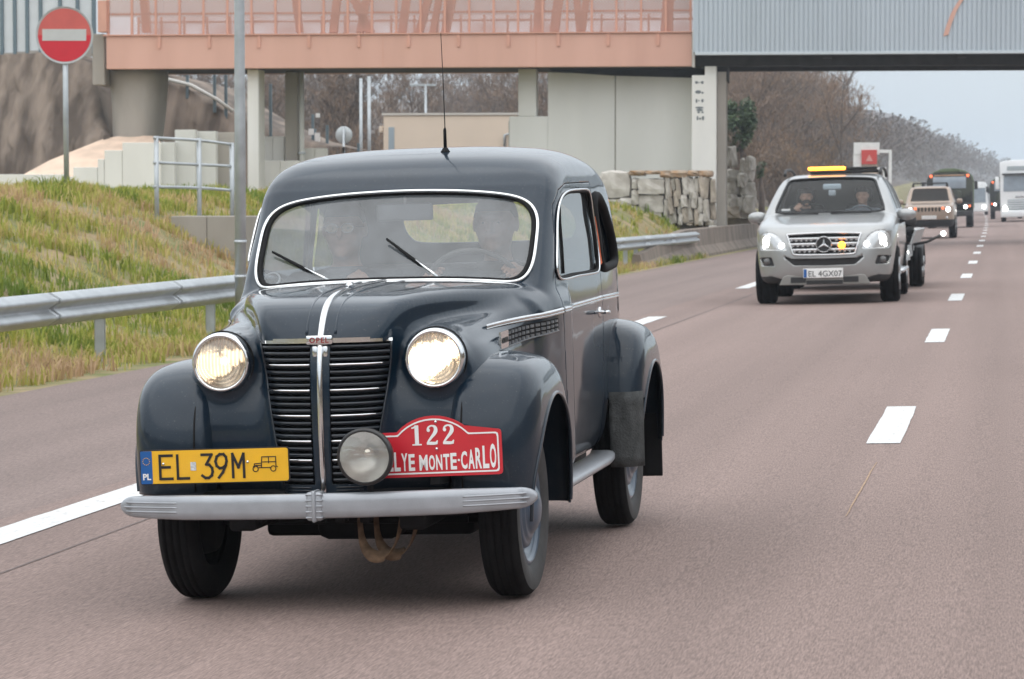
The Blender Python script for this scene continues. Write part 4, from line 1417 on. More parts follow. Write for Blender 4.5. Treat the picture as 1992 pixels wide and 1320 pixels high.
# shrubs at their feet: many-stemmed, sharing two meshes
shrubs = []
for sd in (5, 12, 19):
    SBm, TWv, TWf = MB(), [], []
    rS = random.Random(sd)
    for q in range(9):
        lb, tw = bare_tree(2.6, sd * 31 + q, 0.022, 0.62, rS.uniform(-.5, .5))
        M_ = Matrix.Translation((rS.uniform(-.7, .7), rS.uniform(-.7, .7), 0)) @ Matrix.Rotation(rS.uniform(0, 6.28), 4, 'Z')
        SBm.add(xform(lb, M_)); tv, tf = xform(tw, M_)
        b0 = len(TWv); TWv += tv; TWf += [tuple(i + b0 for i in f) for f in tf]
    ml = mesh_data("stem", *SBm.get()); ml.materials.append(M_bark)
    mt = mesh_data("crown", TWv, TWf, smooth=False); mt.materials.append(mat("shrub_twigs_%d" % sd, ((0.225, 0.150, 0.100), (0.19, 0.145, 0.115), (0.26, 0.175, 0.105))[sd // 7], rough=1.0, var=0.25, vscale=0.9))
    shrubs.append((ml, mt))
cnt = 0
for k in range(4000):
    right = R3.random() < 0.75
    s = 103 + 200 * R3.random() ** 1.5
    px = R3.uniform(1412, 1800) if right else R3.uniform(600, 1000)
    t = solve_t(px, s)
    if t > -10.3 - 0.006 * (s - 103) or t < -55: continue
    if not right and s < 132: continue
    e = empty("bare_shrub", tuple(T2W(s, t)), (0, 0, R3.uniform(0, 6.28)))
    sc = R3.uniform(0.7, 1.5); e.scale = (sc, sc, sc * R3.uniform(.8, 1.2))
    tag(e, "leafless brown shrub in the thicket at the feet of the roadside trees" if right else "leafless brown shrub in the thicket under the footbridge", "shrub", "shrubs of the roadside thicket" if right else "shrubs of the thicket under the footbridge")
    ml, mt = R3.choice(shrubs)
    share("stem", ml, e); share("crown", mt, e)
    cnt += 1
    if cnt >= 170: break

# far wood along the road and ridge: one mass
lb, tw = bare_tree(9.0, 77, 0.085, 0.62)
Vt, Ft = np.array(tw[0], float), np.array(tw[1])
VV, FFs = [], []
base = 0
rr_ = np.random.default_rng(4)
for k in range(760):
    px = rr_.uniform(1630, 2110)
    d_ = np.interp(px, [1630, 1700, 1800, 1900, 2000, 2110], [300, 370, 540, 820, 1000, 1150]) * (1 + 0.5 * rr_.random() ** 1.5)
    lim = np.interp(px, [1630, 1640, 1700, 1740, 1800, 1860, 1920, 1992, 2110], [185, 188, 200, 208, 236, 264, 292, 316, 335]) - 4
    top = lim + 85 * rr_.random() ** 2.0
    P = at_depth(px, top, d_)
    zt = min(P[2], EYE + (HORIZON - lim) * d_ / FPX)
    z0 = np.interp(d_, [300, 600, 1500], [1.5, 2.0, 3.0])
    if k % 3 == 0: zt = z0 + (zt - z0) * 0.45
    sc = max(0.4, (zt - z0) / 9.0)
    if sc > 2.0: z0 = zt - 18.0; sc = 2.0
    a = rr_.uniform(0, 6.28)
    c, sn = math.cos(a), math.sin(a)
    Q = Vt * sc * np.array([1.35, 1.35, 1])
    Q = np.stack([Q[:, 0] * c - Q[:, 1] * sn, Q[:, 0] * sn + Q[:, 1] * c, Q[:, 2]], 1) + np.array([P[0], P[1], z0])
    VV.append(Q); FFs.append(Ft + base); base += len(Q)
fw_ = obj("distant_wood", (np.vstack(VV), np.vstack(FFs)), mat("distant_twigs", (0.165, 0.135, 0.118), rough=1.0, var=0.2, vscale=0.02), None, False)
tag(fw_, "distant leafless wood along the ridge beside the road", "wood", kind="stuff")
print("distant wood faces", sum(len(f) for f in FFs))
# the hill the far wood stands on
V_, F_ = [], []
pxs_ = np.linspace(1560, 2500, 48)
for px in pxs_:
    lim = np.interp(px, [1560, 1640, 1700, 1740, 1800, 1860, 1920, 1992, 2110, 2500], [200, 205, 215, 222, 250, 277, 304, 327, 343, 352])
    for (d_, f) in ((620, 0.0), (760, 0.35), (1000, 0.7), (1350, 1.0), (1700, 0.9)):
        dd = d_ * np.interp(px, [1560, 1750, 1900, 2500], [0.75, 1.0, 1.5, 1.7])
        y_ = 388 + (lim - 388) * f
        q = at_depth(px, y_, dd); V_.append((q[0], q[1], q[2] if f > 0 else -1.5))
for i in range(47):
    for j in range(4): F_.append((i * 5 + j, (i + 1) * 5 + j, (i + 1) * 5 + j + 1, i * 5 + j + 1))
tag(obj("wooded_hill", (V_, F_), mat("wooded_hill_far", (0.150, 0.122, 0.105), rough=1.0, col2=(0.105, 0.088, 0.078), vscale=0.06, detail=12), None, True), kind="structure")
# leaf litter under the wood and the hill it climbs
M_hill = mat("wooded_hill_floor", (0.150, 0.115, 0.092), rough=1.0, col2=(0.095, 0.078, 0.066), vscale=0.3, detail=10, bump=0.6, bscale=2)
sl_ = np.r_[np.arange(103, 200, 3.0), np.arange(200, 500, 12), np.arange(500, 1600, 40)]
tl_ = np.r_[-260, -160, -110, -80, -60, -48, -40, -34, -29, -25, -21, -18, -15.5, -13.2, -11.4, -9.9]
SS, TT = np.meshgrid(sl_, tl_, indexing='ij')
TT = TT - 0.004 * (SS - 103) * (TT < -11) 
ZZ = terrain_z(SS, TT) + 0.03 + 0.10 * sstep(-12, -16, TT)
ZZ = ZZ + np.interp(TT, [-260, -90, -50, -20], [1, 1, 0.25, 0]) * np.interp(SS, [103, 180, 320, 900, 1500], [0.8, 3.2, 7.0, 14.0, 16.0])
offc = -1.85e-5 * SS ** 2
V_ = np.stack([TT + offc, SS, ZZ], -1).reshape(-1, 3)
nT = len(tl_)
idx = np.arange(len(sl_) * nT).reshape(len(sl_), nT)
F_ = np.stack([idx[:-1, :-1], idx[:-1, 1:], idx[1:, 1:], idx[1:, :-1]], -1).reshape(-1, 4)
tag(obj("woodland_floor", (V_, F_), M_hill, None, True, rot=ROADROT), kind="structure")


# evergreen, ivy-clad tree right of the pier
def leafy(n, rx, ry, rz, size, seed):
    r = random.Random(seed)
    lobes = [(Vector((r.uniform(-.6, .6) * rx, r.uniform(-.6, .6) * ry, r.uniform(-.75, .75) * rz)), r.uniform(.30, .55)) for _ in range(16)]
    V, F = [], []
    for _ in range(n):
        c, q = r.choice(lobes)
        d = Vector((r.gauss(0, 1), r.gauss(0, 1), r.gauss(0, 1))).normalized() * (r.random() ** 0.45)
        p = c + Vector((d.x * rx, d.y * ry, d.z * rz)) * q
        a = Vector((r.uniform(-1, 1), r.uniform(-1, 1), r.uniform(-1, .4))).normalized()
        b_ = a.cross(Vector((r.uniform(-1, 1), r.uniform(-1, 1), r.uniform(-1, 1)))).normalized()
        s = size * r.uniform(.6, 1.3)
        k = len(V)
        V += [tuple(p - a * s), tuple(p + b_ * s * .5), tuple(p + a * s), tuple(p - b_ * s * .5)]
        F.append((k, k + 1, k + 2, k + 3))
    return V, F
M_ivy = mat("ivy_leaves", (0.022, 0.050, 0.020), rough=0.55, col2=(0.075, 0.115, 0.045), vscale=1.6)
for (px, y0, y1, d_, n_, lab, w) in ((1441, 200, 300, 116.0, 5200, "dark green ivy-clad tree right of the pier", 34), (1478, 315, 345, 118.0, 700, "small dark evergreen sprig above the pale rocks", 14)):
    c = at_depth(px, (y0 + y1) / 2, d_)
    H2 = (y1 - y0) / 2 * d_ / FPX
    s_, t_ = st_of(c); zg = float(terrain_z(s_, t_))
    e = empty("ivy_tree", (c[0], c[1], zg)); tag(e, lab, "tree")
    obj("crown", moved(leafy(n_, w * d_ / FPX, w * d_ / FPX, H2, 0.085, int(px)), (0, 0, c[2] - zg)), M_ivy, e, False)
    obj("trunk", tube([(0.05, 0, -0.2), (0.1, 0.05, (c[2] - zg) * 0.5), (0, 0, c[2] - zg + H2 * 0.4)], [0.16, 0.12, 0.05], sides=8), M_bark, e)

# ---- grass on the bank: blades in tufts, green and straw mixed
def grass_mat(name):
    m = bpy.data.materials.new(name); m.use_nodes = True
    nt = m.node_tree; N, L = nt.nodes, nt.links
    b = N["Principled BSDF"]; b.inputs["Roughness"].default_value = 0.7; b.inputs["Specular IOR Level"].default_value = 0.25
    at = N.new("ShaderNodeAttribute"); at.attribute_name = "tint"
    rp = N.new("ShaderNodeValToRGB")
    cr = rp.color_ramp
    cr.elements[0].position = 0.0; cr.elements[0].color = (0.15, 0.22, 0.04, 1)
    cr.elements[1].position = 1.0; cr.elements[1].color = (0.55, 0.38, 0.24, 1)
    for pos, col in ((0.30, (0.29, 0.335, 0.055)), (0.50, (0.46, 0.43, 0.11)), (0.70, (0.58, 0.44, 0.22)), (0.88, (0.46, 0.31, 0.19))):
        e = cr.elements.new(pos); e.color = (*col, 1)
    L.new(at.outputs["Fac"], rp.inputs[0]); L.new(rp.outputs[0], b.inputs["Base Color"])
    b.inputs["Subsurface Weight"].default_value = 0.0
    tl = N.new("ShaderNodeBsdfTranslucent"); L.new(rp.outputs[0], tl.inputs[0])
    mx = N.new("ShaderNodeMixShader"); mx.inputs[0].default_value = 0.35
    L.new(b.outputs[0], mx.inputs[1]); L.new(tl.outputs[0], mx.inputs[2]); L.new(mx.outputs[0], N["Material Output"].inputs["Surface"])
    return m


def patch_noise(s, t):
    return (np.sin(s * 0.83 + 1.3 * np.sin(t * 0.7)) + np.sin(t * 1.9 + 0.9 * np.sin(s * 0.45)) + 0.8 * np.sin(s * 2.1 - t * 1.4) + 0.6 * np.sin(s * 4.3 + t * 3.3)) / 3.4


def grass(name, n, s0, s1, t0, t1, hmin, hmax, wid, label, seed, dry=0.0, sp=1.35):
    g2 = np.random.default_rng(seed)
    S = s0 + (s1 - s0) * g2.random(n) ** sp
    # tufts: many blades share a root
    tuft = g2.integers(0, n // 7, n)
    S = S[tuft]; T = (t0 + (t1 - t0) * g2.random(n))[tuft]
    S = S + g2.normal(0, 0.055, n); T = T + g2.normal(0, 0.055, n)
    T = np.minimum(T, t1 + 0.14 * np.sin(S * 1.7) + 0.10 * np.sin(S * 5.1) + 0.16 * g2.random(n))
    keep = (np.sin(S * 1.27 + 2.1 * np.sin(T * 0.9)) + np.sin(T * 2.3 - S * 0.6) + 0.7 * np.sin(S * 3.1 + T * 2.2)) < 1.45
    keep |= g2.random(n) < 0.25
    S, T = S[keep], T[keep]; n = len(S)
    Z = terrain_z(S, T)
    pn = patch_noise(S, T)
    tint = np.clip(0.40 + 0.40 * pn + 0.22 * np.sin(S * 0.31 + 2.0 * np.sin(T * 0.35)) + dry + g2.normal(0, 0.13, n) + 0.15 * np.sin(S * 1.9 + 3 * np.sin(T * 1.3)) + 0.16 * (g2.random(n) < 0.12), 0, 1)
    h = g2.uniform(hmin, hmax, n) * (1.0 - 0.25 * pn)
    w = g2.uniform(0.6, 1.3, n) * wid
    off = 1.85e-5 * S * np.abs(S)
    X = RD[0] * S + RN[0] * (T - off); Y = RD[1] * S + RN[1] * (T - off)
    an = g2.uniform(0, 2 * np.pi, n); ln = g2.uniform(0.15, 0.95, n) * h
    dx, dy = np.cos(an), np.sin(an)
    A = np.stack([X - w * dy, Y + w * dx, Z - 0.02], 1); B = np.stack([X + w * dy, Y - w * dx, Z - 0.02], 1)
    Mid1 = np.stack([X + dx * ln * .35 + w * .7 * dy, Y + dy * ln * .35 - w * .7 * dx, Z + h * .62], 1)
    Mid0 = np.stack([X + dx * ln * .35 - w * .7 * dy, Y + dy * ln * .35 + w * .7 * dx, Z + h * .62], 1)
    C = np.stack([X + dx * ln, Y + dy * ln, Z + h * (1 - 0.25 * ln / h)], 1)
    V = np.stack([A, B, Mid1, Mid0, C], 1).reshape(-1, 3)
    k = np.arange(n) * 5
    F = np.vstack([np.stack([k, k + 1, k + 2], 1), np.stack([k, k + 2, k + 3], 1), np.stack([k + 3, k + 2, k + 4], 1)])
    o = obj(name, (V, F), MATS.setdefault("bank_grass", grass_mat("bank_grass")), None, False)
    at = o.data.attributes.new("tint", 'FLOAT', 'POINT')
    at.data.foreach_set("value", np.repeat(tint, 5).astype(np.float32))
    tag(o, label, "grass", kind="stuff")
    return o


grass("grass", 150000, 16, 82, -16.5, -8.3, 0.07, 0.24, 0.010, "rough green and straw grass covering the roadside bank", 3)
grass("grass", 30000, 20, 70, -22.0, -13.0, 0.10, 0.28, 0.014, "taller grass fringe along the top of the bank", 6, 0.06, 1.0)
grass("grass", 12000, 80, 104, -20.0, -9.4, 0.10, 0.28, 0.022, "grass around the foot of the stone wall and pier", 8, 0.02, 1.0)
# =================================================================== the pre-war saloon in front
def car_paint(name, deep, dust, coat=1.0, rough=0.32):
    """old dark enamel: glossy coat over dark blue-black, with a thin uneven film of road dust"""
    if name in MATS: return MATS[name]
    m = bpy.data.materials.new(name); m.use_nodes = True
    nt = m.node_tree; N, L = nt.nodes, nt.links
    b = N["Principled BSDF"]
    b.inputs["Roughness"].default_value = rough
    b.inputs["Coat Weight"].default_value = coat
    b.inputs["Coat IOR"].default_value = 1.40
    b.inputs["Specular IOR Level"].default_value = 0.12
    tc = N.new("ShaderNodeTexCoord")
    n1 = N.new("ShaderNodeTexNoise"); n1.inputs["Scale"].default_value = 3.0; n1.inputs["Detail"].default_value = 8; n1.inputs["Roughness"].default_value = 0.65
    n2 = N.new("ShaderNodeTexNoise"); n2.inputs["Scale"].default_value = 160.0; n2.inputs["Detail"].default_value = 2
    L.new(tc.outputs["Object"], n1.inputs["Vector"]); L.new(tc.outputs["Object"], n2.inputs["Vector"])
    r1 = N.new("ShaderNodeValToRGB")
    r1.color_ramp.elements[0].position = 0.35; r1.color_ramp.elements[0].color = (*deep, 1)
    r1.color_ramp.elements[1].position = 0.75; r1.color_ramp.elements[1].color = (*dust, 1)
    L.new(n1.outputs["Fac"], r1.inputs[0])
    # specks of dirt
    r2 = N.new("ShaderNodeValToRGB")
    r2.color_ramp.elements[0].position = 0.67; r2.color_ramp.elements[0].color = (0, 0, 0, 1)
    r2.color_ramp.elements[1].position = 0.74; r2.color_ramp.elements[1].color = (0.35, 0.35, 0.35, 1)
    L.new(n2.outputs["Fac"], r2.inputs[0])
    mx = N.new("ShaderNodeMix"); mx.data_type = 'RGBA'
    L.new(r2.outputs[0], mx.inputs[0]); L.new(r1.outputs[0], mx.inputs[6]); mx.inputs[7].default_value = (0.12, 0.125, 0.12, 1)
    # dried road spray, thickest low down
    sz = N.new("ShaderNodeSeparateXYZ"); L.new(tc.outputs["Object"], sz.inputs[0])
    zr = N.new("ShaderNodeMapRange"); zr.inputs["From Min"].default_value = 0.85; zr.inputs["From Max"].default_value = 0.28
    zr.inputs["To Min"].default_value = 0.03; zr.inputs["To Max"].default_value = 0.40
    L.new(sz.outputs["Z"], zr.inputs["Value"])
    n4 = N.new("ShaderNodeTexNoise"); n4.inputs["Scale"].default_value = 11.0; n4.inputs["Detail"].default_value = 9; n4.inputs["Roughness"].default_value = 0.7
    L.new(tc.outputs["Object"], n4.inputs["Vector"])
    zm = N.new("ShaderNodeMath"); zm.operation = 'MULTIPLY'; L.new(zr.outputs[0], zm.inputs[0]); L.new(n4.outputs["Fac"], zm.inputs[1])
    md = N.new("ShaderNodeMix"); md.data_type = 'RGBA'
    L.new(zm.outputs[0], md.inputs[0]); L.new(mx.outputs[2], md.inputs[6]); md.inputs[7].default_value = (0.115, 0.105, 0.098, 1)
    L.new(md.outputs[2], b.inputs["Base Color"])
    cw = N.new("ShaderNodeMapRange"); cw.inputs["To Min"].default_value = 1.0; cw.inputs["To Max"].default_value = 0.15
    cw.inputs["From Max"].default_value = 0.5
    L.new(zm.outputs[0], cw.inputs["Value"]); L.new(cw.outputs[0], b.inputs["Coat Weight"])
    mr = N.new("ShaderNodeMapRange"); mr.inputs["To Min"].default_value = 0.02; mr.inputs["To Max"].default_value = 0.10
    L.new(n1.outputs["Fac"], mr.inputs["Value"]); L.new(mr.outputs[0], b.inputs["Coat Roughness"])
    n3 = N.new("ShaderNodeTexNoise"); n3.inputs["Scale"].default_value = 2.4; n3.inputs["Detail"].default_value = 2
    L.new(tc.outputs["Object"], n3.inputs["Vector"])
    bp = N.new("ShaderNodeBump"); bp.inputs["Strength"].default_value = 0.10; bp.inputs["Distance"].default_value = 0.03
    L.new(n3.outputs["Fac"], bp.inputs["Height"])
    L.new(bp.outputs[0], b.inputs["Normal"]); L.new(bp.outputs[0], b.inputs["Coat Normal"])
    MATS[name] = m
    return m


M_paint = car_paint("saloon_paint", (0.0015, 0.0125, 0.027), (0.005, 0.020, 0.038))
M_chrome = mat("chrome", (0.78, 0.79, 0.80), rough=0.12, metal=1.0, var=0.06, vscale=30, rvar=0.06)
M_bumper = mat("bumper_grey", (0.36, 0.38, 0.41), rough=0.38, metal=0.35, var=0.09, vscale=14, bump=0.05, bscale=220, rvar=0.08, coat=0.25)
M_black = mat("dull_black", (0.007, 0.007, 0.008), spec=0.25, rough=0.75, var=0.3, vscale=20)
M_tyre = mat("tyre_rubber", (0.007, 0.007, 0.0075), spec=0.2, rough=0.85, var=0.35, vscale=18, bump=0.15, bscale=90)
M_tyreside = mat("tyre_sidewall", (0.040, 0.040, 0.040), rough=0.7, var=0.25, vscale=22)
M_rim = mat("rim_blue_grey", (0.045, 0.075, 0.115), rough=0.32, coat=0.5, var=0.15, vscale=12)
M_rubber_gray = mat("worn_rubber_mat", (0.035, 0.037, 0.037), rough=0.85, col2=(0.075, 0.080, 0.080), vscale=26, bump=0.4, bscale=120)
M_glass = glass_mat("saloon_glass", tint=(0.86, 0.88, 0.89), film=0.25, film_col=(0.40, 0.435, 0.465))  # milky film stands in for sky reflected in the panes
M_sideglass = glass_mat("saloon_side_glass", tint=(0.42, 0.47, 0.50), film=0.10, film_col=(0.5, 0.54, 0.57), ior=2.3)
M_trim_in = mat("interior_cloth", (0.030, 0.029, 0.028), rough=0.9, var=0.3, vscale=14)
M_seat = mat("seat_leather", (0.045, 0.038, 0.034), rough=0.6, var=0.25, vscale=10)
M_yellow = mat("plate_yellow", (0.86, 0.47, 0.015), rough=0.4, var=0.04, vscale=20, coat=0.3)
M_plateblack = mat("plate_black", (0.012, 0.012, 0.014), rough=0.45)
M_euro = mat("euro_blue", (0.01, 0.10, 0.33), rough=0.4, var=0.06)
M_white = mat("plate_white", (0.80, 0.80, 0.79), rough=0.45, var=0.04, vscale=16)
M_red = mat("rally_red", (0.56, 0.016, 0.030), rough=0.36, var=0.08, vscale=9, coat=0.4)

CAR_PSI, CAR_RHO = math.radians(10.5), math.radians(1.7)
_ex = np.array([math.cos(CAR_PSI), -math.sin(CAR_PSI), 0]); _ey = np.array([math.sin(CAR_PSI), math.cos(CAR_PSI), 0]); _ez = np.array([0, 0, 1.0])
_ex2 = _ex * math.cos(CAR_RHO) + _ez * math.sin(CAR_RHO); _ez2 = -_ex * math.sin(CAR_RHO) + _ez * math.cos(CAR_RHO)
CAR_O = np.array([-0.565, 10.54, -0.055])
saloon = empty("vintage_saloon", CAR_O)
saloon.rotation_euler = Matrix((_ex2, _ey, _ez2)).transposed().to_euler()
tag(saloon, "dark blue vintage saloon with yellow plate and red rally plate, lights on", "car")


def car_px(px, py, axis, val):
    """image point to car coordinates on the plane where one car coordinate is val"""
    R = np.array([_ex2, _ey, _ez2])
    o = R @ (_cam - CAR_O); d = R @ ray(px, py)
    return o + d * ((val - o[axis]) / d[axis])


# ---- body volume
G = Grid((-0.82, -0.60, 0.24), (0.82, 3.36, 1.78), 0.0110)
cab_side = np.vstack([
    catmull([(0.665, 1.10), (0.70, 1.155), (0.985, 1.505)], 8),
    catmull([(0.985, 1.505), (1.065, 1.568), (1.22, 1.640), (1.52, 1.696), (1.90, 1.685), (2.30, 1.595), (2.66, 1.42), (2.95, 1.15), (3.12, 0.90), (3.20, 0.62), (3.20, 0.36)], 8)[1:],
    [(0.50, 0.34), (0.50, 1.06)]])
cab_front = np.vstack([catmull([(0.600, 0.33), (0.655, 0.50), (0.678, 0.78), (0.680, 1.0), (0.668, 1.13), (0.652, 1.26), (0.630, 1.38), (0.617, 1.512), (0.572, 1.607), (0.472, 1.672), (0.24, 1.708), (0.0, 1.716)], 6), [(-0.2, 1.716), (-0.2, 0.33)]])
cab_plan = np.vstack([catmull([(0.645, 0.45), (0.648, 0.80), (0.668, 1.10), (0.682, 1.6), (0.682, 2.05), (0.65, 2.45), (0.55, 2.85), (0.36, 3.12), (0.0, 3.22)], 8), [(-0.2, 3.22), (-0.2, 0.45)]])
F_cab = smax(smax(G.yz(cab_side), G.xz(cab_front), 0.11), G.xy(cab_plan), 0.12)

hood_side = np.vstack([catmull([(-0.455, 0.36), (-0.475, 0.55), (-0.478, 0.75), (-0.463, 0.90), (-0.425, 1.005), (-0.345, 1.078), (-0.20, 1.118), (0.05, 1.142), (0.40, 1.158), (0.75, 1.168)], 8), [(1.0, 1.168), (1.0, 0.36)]])
hood_plan = np.vstack([[(-0.2, -0.53), (0.0, -0.53)], catmull([(0.0, -0.525), (0.10, -0.475), (0.18, -0.43), (0.232, -0.385), (0.272, -0.30), (0.32, -0.18), (0.405, 0.05), (0.495, 0.32), (0.585, 0.66), (0.62, 0.90)], 8), [(0.62, 1.0), (-0.2, 1.0)]])
hood_front = np.vstack([[(-0.2, 0.30), (0.145, 0.30)], catmull([(0.160, 0.36), (0.195, 0.52), (0.228, 0.72), (0.30, 0.92), (0.62, 0.99), (0.63, 1.06), (0.56, 1.118), (0.42, 1.152), (0.22, 1.172), (0.0, 1.178)], 7), [(-0.2, 1.178)]])
F_hood = smax(smax(G.yz(hood_side), G.xy(hood_plan), 0.05), G.xz(hood_front), 0.10)

panel_plan = np.vstack([[(-0.2, -0.20), (0.36, -0.20)], catmull([(0.40, -0.18), (0.452, -0.10), (0.492, 0.05), (0.545, 0.28), (0.602, 0.52), (0.655, 0.76), (0.668, 0.95)], 6), [(0.66, 1.05), (-0.2, 1.05)]])
panel_top = [(-0.25, 0.36), (-0.25, 0.94), (-0.15, 0.985), (0.0, 1.01), (0.4, 1.055), (0.80, 1.085), (1.05, 1.09), (1.05, 0.36)]
F_panel = smax(G.yz(panel_top), G.xy(panel_plan), 0.085)

cat_side = np.vstack([catmull([(-0.325, 0.37), (-0.352, 0.52), (-0.352, 0.68), (-0.315, 0.80), (-0.22, 0.895), (0.0, 0.94), (0.4, 0.96)], 6), [(0.6, 0.96), (0.6, 0.37)]])
cat_front = [(-0.2, 0.36), (0.56, 0.36), (0.56, 0.97), (-0.2, 0.97)]
F_cat = smax(G.yz(cat_side), G.xz(cat_front), 0.10)

AX = np.abs(G.X)
# lamp housings: a drop that runs back along the bonnet side
HLX, HLY, HLZ = 0.390, -0.355, 0.888
t_ = np.clip((G.Y - (HLY + 0.10)) / 0.52, 0, 1)
cxp = HLX + 0.07 * t_; czp = HLZ + 0.02 * t_; rp_ = 0.108 - 0.055 * t_ ** 1.4
F_pod = np.sqrt((AX - cxp) ** 2 + (G.Z - czp) ** 2 + np.minimum(G.Y - (HLY + 0.06), 0) ** 2 * 1.4 + np.maximum(G.Y - 0.30, 0) ** 2) - rp_
F_pod = smax(F_pod, (HLY + 0.012) - G.Y + 0 * AX + 0 * G.Z, 0.02)

F_body = smin(F_cab, F_hood, 0.05)
F_body = smin(F_body, F_panel, 0.032)
F_body = smin(F_body, F_cat, 0.06)
F_body = smin(F_body, F_pod, 0.075)
# wheel wells, front and rear
for wy in (0.0, 2.345):
    well = np.maximum(np.sqrt((G.Y - wy) ** 2 + (G.Z - 0.33) ** 2) - 0.385, 0.43 - AX)
    F_body = smax(F_body, -well, 0.02)
cup = np.maximum(np.sqrt((AX - HLX) ** 2 + (G.Z - HLZ) ** 2) - 0.094, G.Y - (HLY + 0.10))
F_body = smax(F_body, -cup, 0.012)
F_body = F_body.astype(np.float32)
V0, Q0 = surface_nets(G, F_body, 7)
bodyV, bodyT = V0, tris(Q0)


def side_x(y, z, off=0.0):
    P = np.stack([np.zeros(len(np.atleast_1d(y))), np.atleast_1d(y), np.atleast_1d(z) * np.ones(len(np.atleast_1d(y)))], 1)
    return G.march(F_body, P, 0, -1) + off


def front_y(x, z, off=0.0):
    x = np.atleast_1d(x).astype(float); z = np.atleast_1d(z) * np.ones(len(x))
    return G.march(F_body, np.stack([x, np.zeros(len(x)), z], 1), 1, 1) - off


def top_z(x, y, off=0.0):
    y = np.atleast_1d(y).astype(float); x = np.atleast_1d(x) * np.ones(len(y))
    return G.march(F_body, np.stack([x, y, np.zeros(len(y))], 1), 2, -1) + off


# ---- windscreen, rear window
ws = catmull([(0.0, 1.128), (0.30, 1.126), (0.492, 1.127), (0.540, 1.150), (0.558, 1.205), (0.560, 1.29), (0.556, 1.372), (0.528, 1.425), (0.47, 1.456), (0.36, 1.476), (0.20, 1.489), (0.0, 1.494),
              (-0.20, 1.489), (-0.36, 1.476), (-0.47, 1.456), (-0.528, 1.425), (-0.556, 1.372), (-0.560, 1.29), (-0.558, 1.205), (-0.540, 1.150), (-0.492, 1.127), (-0.30, 1.126)], 8, True)
g = np.where(bodyV[:, 1] < 1.25, poly_sdf(bodyV[:, 0], bodyV[:, 2], ws), 1.0)
g = np.where((bodyV[:, 1] < 0.62), 1.0, g)
(bodyV, bodyT), (wsV, wsT), loops = clip(bodyV, bodyT, g)
ws_loop = max(loops, key=len)
rw = catmull([(0.0, 1.268), (0.32, 1.272), (0.385, 1.30), (0.40, 1.36), (0.375, 1.42), (0.30, 1.445), (0.0, 1.452), (-0.30, 1.445), (-0.375, 1.42), (-0.40, 1.36), (-0.385, 1.30), (-0.32, 1.272)], 6, True)
g = np.where(bodyV[:, 1] > 2.2, poly_sdf(bodyV[:, 0], bodyV[:, 2], rw), 1.0)
(bodyV, bodyT), (rwV, rwT), _l = clip(bodyV, bodyT, g)

# ---- doors and quarter windows, both sides
door_poly = np.array([(0.845, 0.385), (0.80, 0.99), (0.815, 1.10), (0.975, 1.42), (1.08, 1.482), (1.23, 1.508), (1.852, 1.517), (1.862, 1.10), (1.855, 0.385)])
dwin = catmull([(0.862, 1.140), (0.915, 1.26), (0.995, 1.380), (1.08, 1.442), (1.24, 1.470), (1.50, 1.478), (1.77, 1.478), (1.805, 1.455), (1.818, 1.30), (1.815, 1.160), (1.79, 1.140), (1.3, 1.137)], 5, True)
qwin = catmull([(1.895, 1.16), (1.89, 1.30), (1.90, 1.43), (1.94, 1.458), (2.06, 1.452), (2.20, 1.40), (2.32, 1.30), (2.385, 1.20), (2.37, 1.165), (2.2, 1.153)], 6, True)
doors, dglass, qglass = [], [], []
d_loops, q_loops = [], []
for sgn in (1, -1):
    near = (bodyV[:, 0] * sgn > 0.35)
    g = np.where(near, poly_sdf(bodyV[:, 1], bodyV[:, 2], door_poly) - 0.002, 1.0)
    (bodyV, bodyT), (dV, dT), _l = clip(bodyV, bodyT, g)
    g = -(poly_sdf(dV[:, 1], dV[:, 2], door_poly) + 0.0025)
    (dV, dT), _n, _l = clip(dV, dT, g)
    (dV, dT), (gV, gT), lp = clip(dV, dT, poly_sdf(dV[:, 1], dV[:, 2], dwin))
    doors.append((dV, dT)); dglass.append((gV, gT)); d_loops.append(max(lp, key=len))
    near = (bodyV[:, 0] * sgn > 0.35)
    g = np.where(near, poly_sdf(bodyV[:, 1], bodyV[:, 2], qwin), 1.0)
    (bodyV, bodyT), (gV, gT), lp = clip(bodyV, bodyT, g)
    qglass.append((gV, gT)); q_loops.append(max(lp, key=len))

# ---- radiator opening
GR_T, GR_B = 0.955, 0.455
def gr_x(z): return np.interp(z, [0.40, 0.455, 0.60, 0.75, 0.90, 0.96], [0.150, 0.160, 0.186, 0.212, 0.233, 0.238])
gz = np.linspace(GR_B, GR_T, 12)
gpoly = np.vstack([np.stack([gr_x(gz), gz], 1), [(0.036, GR_T)], [(0.030, GR_B)]])
for sgn in (1, -1):
    g = np.where((bodyV[:, 1] < -0.15) & (bodyV[:, 0] * sgn > 0), poly_sdf(bodyV[:, 0] * sgn, bodyV[:, 2], gpoly), 1.0)
    (bodyV, bodyT), _in, _l = clip(bodyV, bodyT, g)
# ---- bonnet lid seam: black line for the joint and the shadow under its lip
def lid_edge(y): return np.interp(y, [-0.50, -0.30, -0.18, 0.05, 0.32, 0.66], [0.20, 0.262, 0.315, 0.40, 0.488, 0.574])

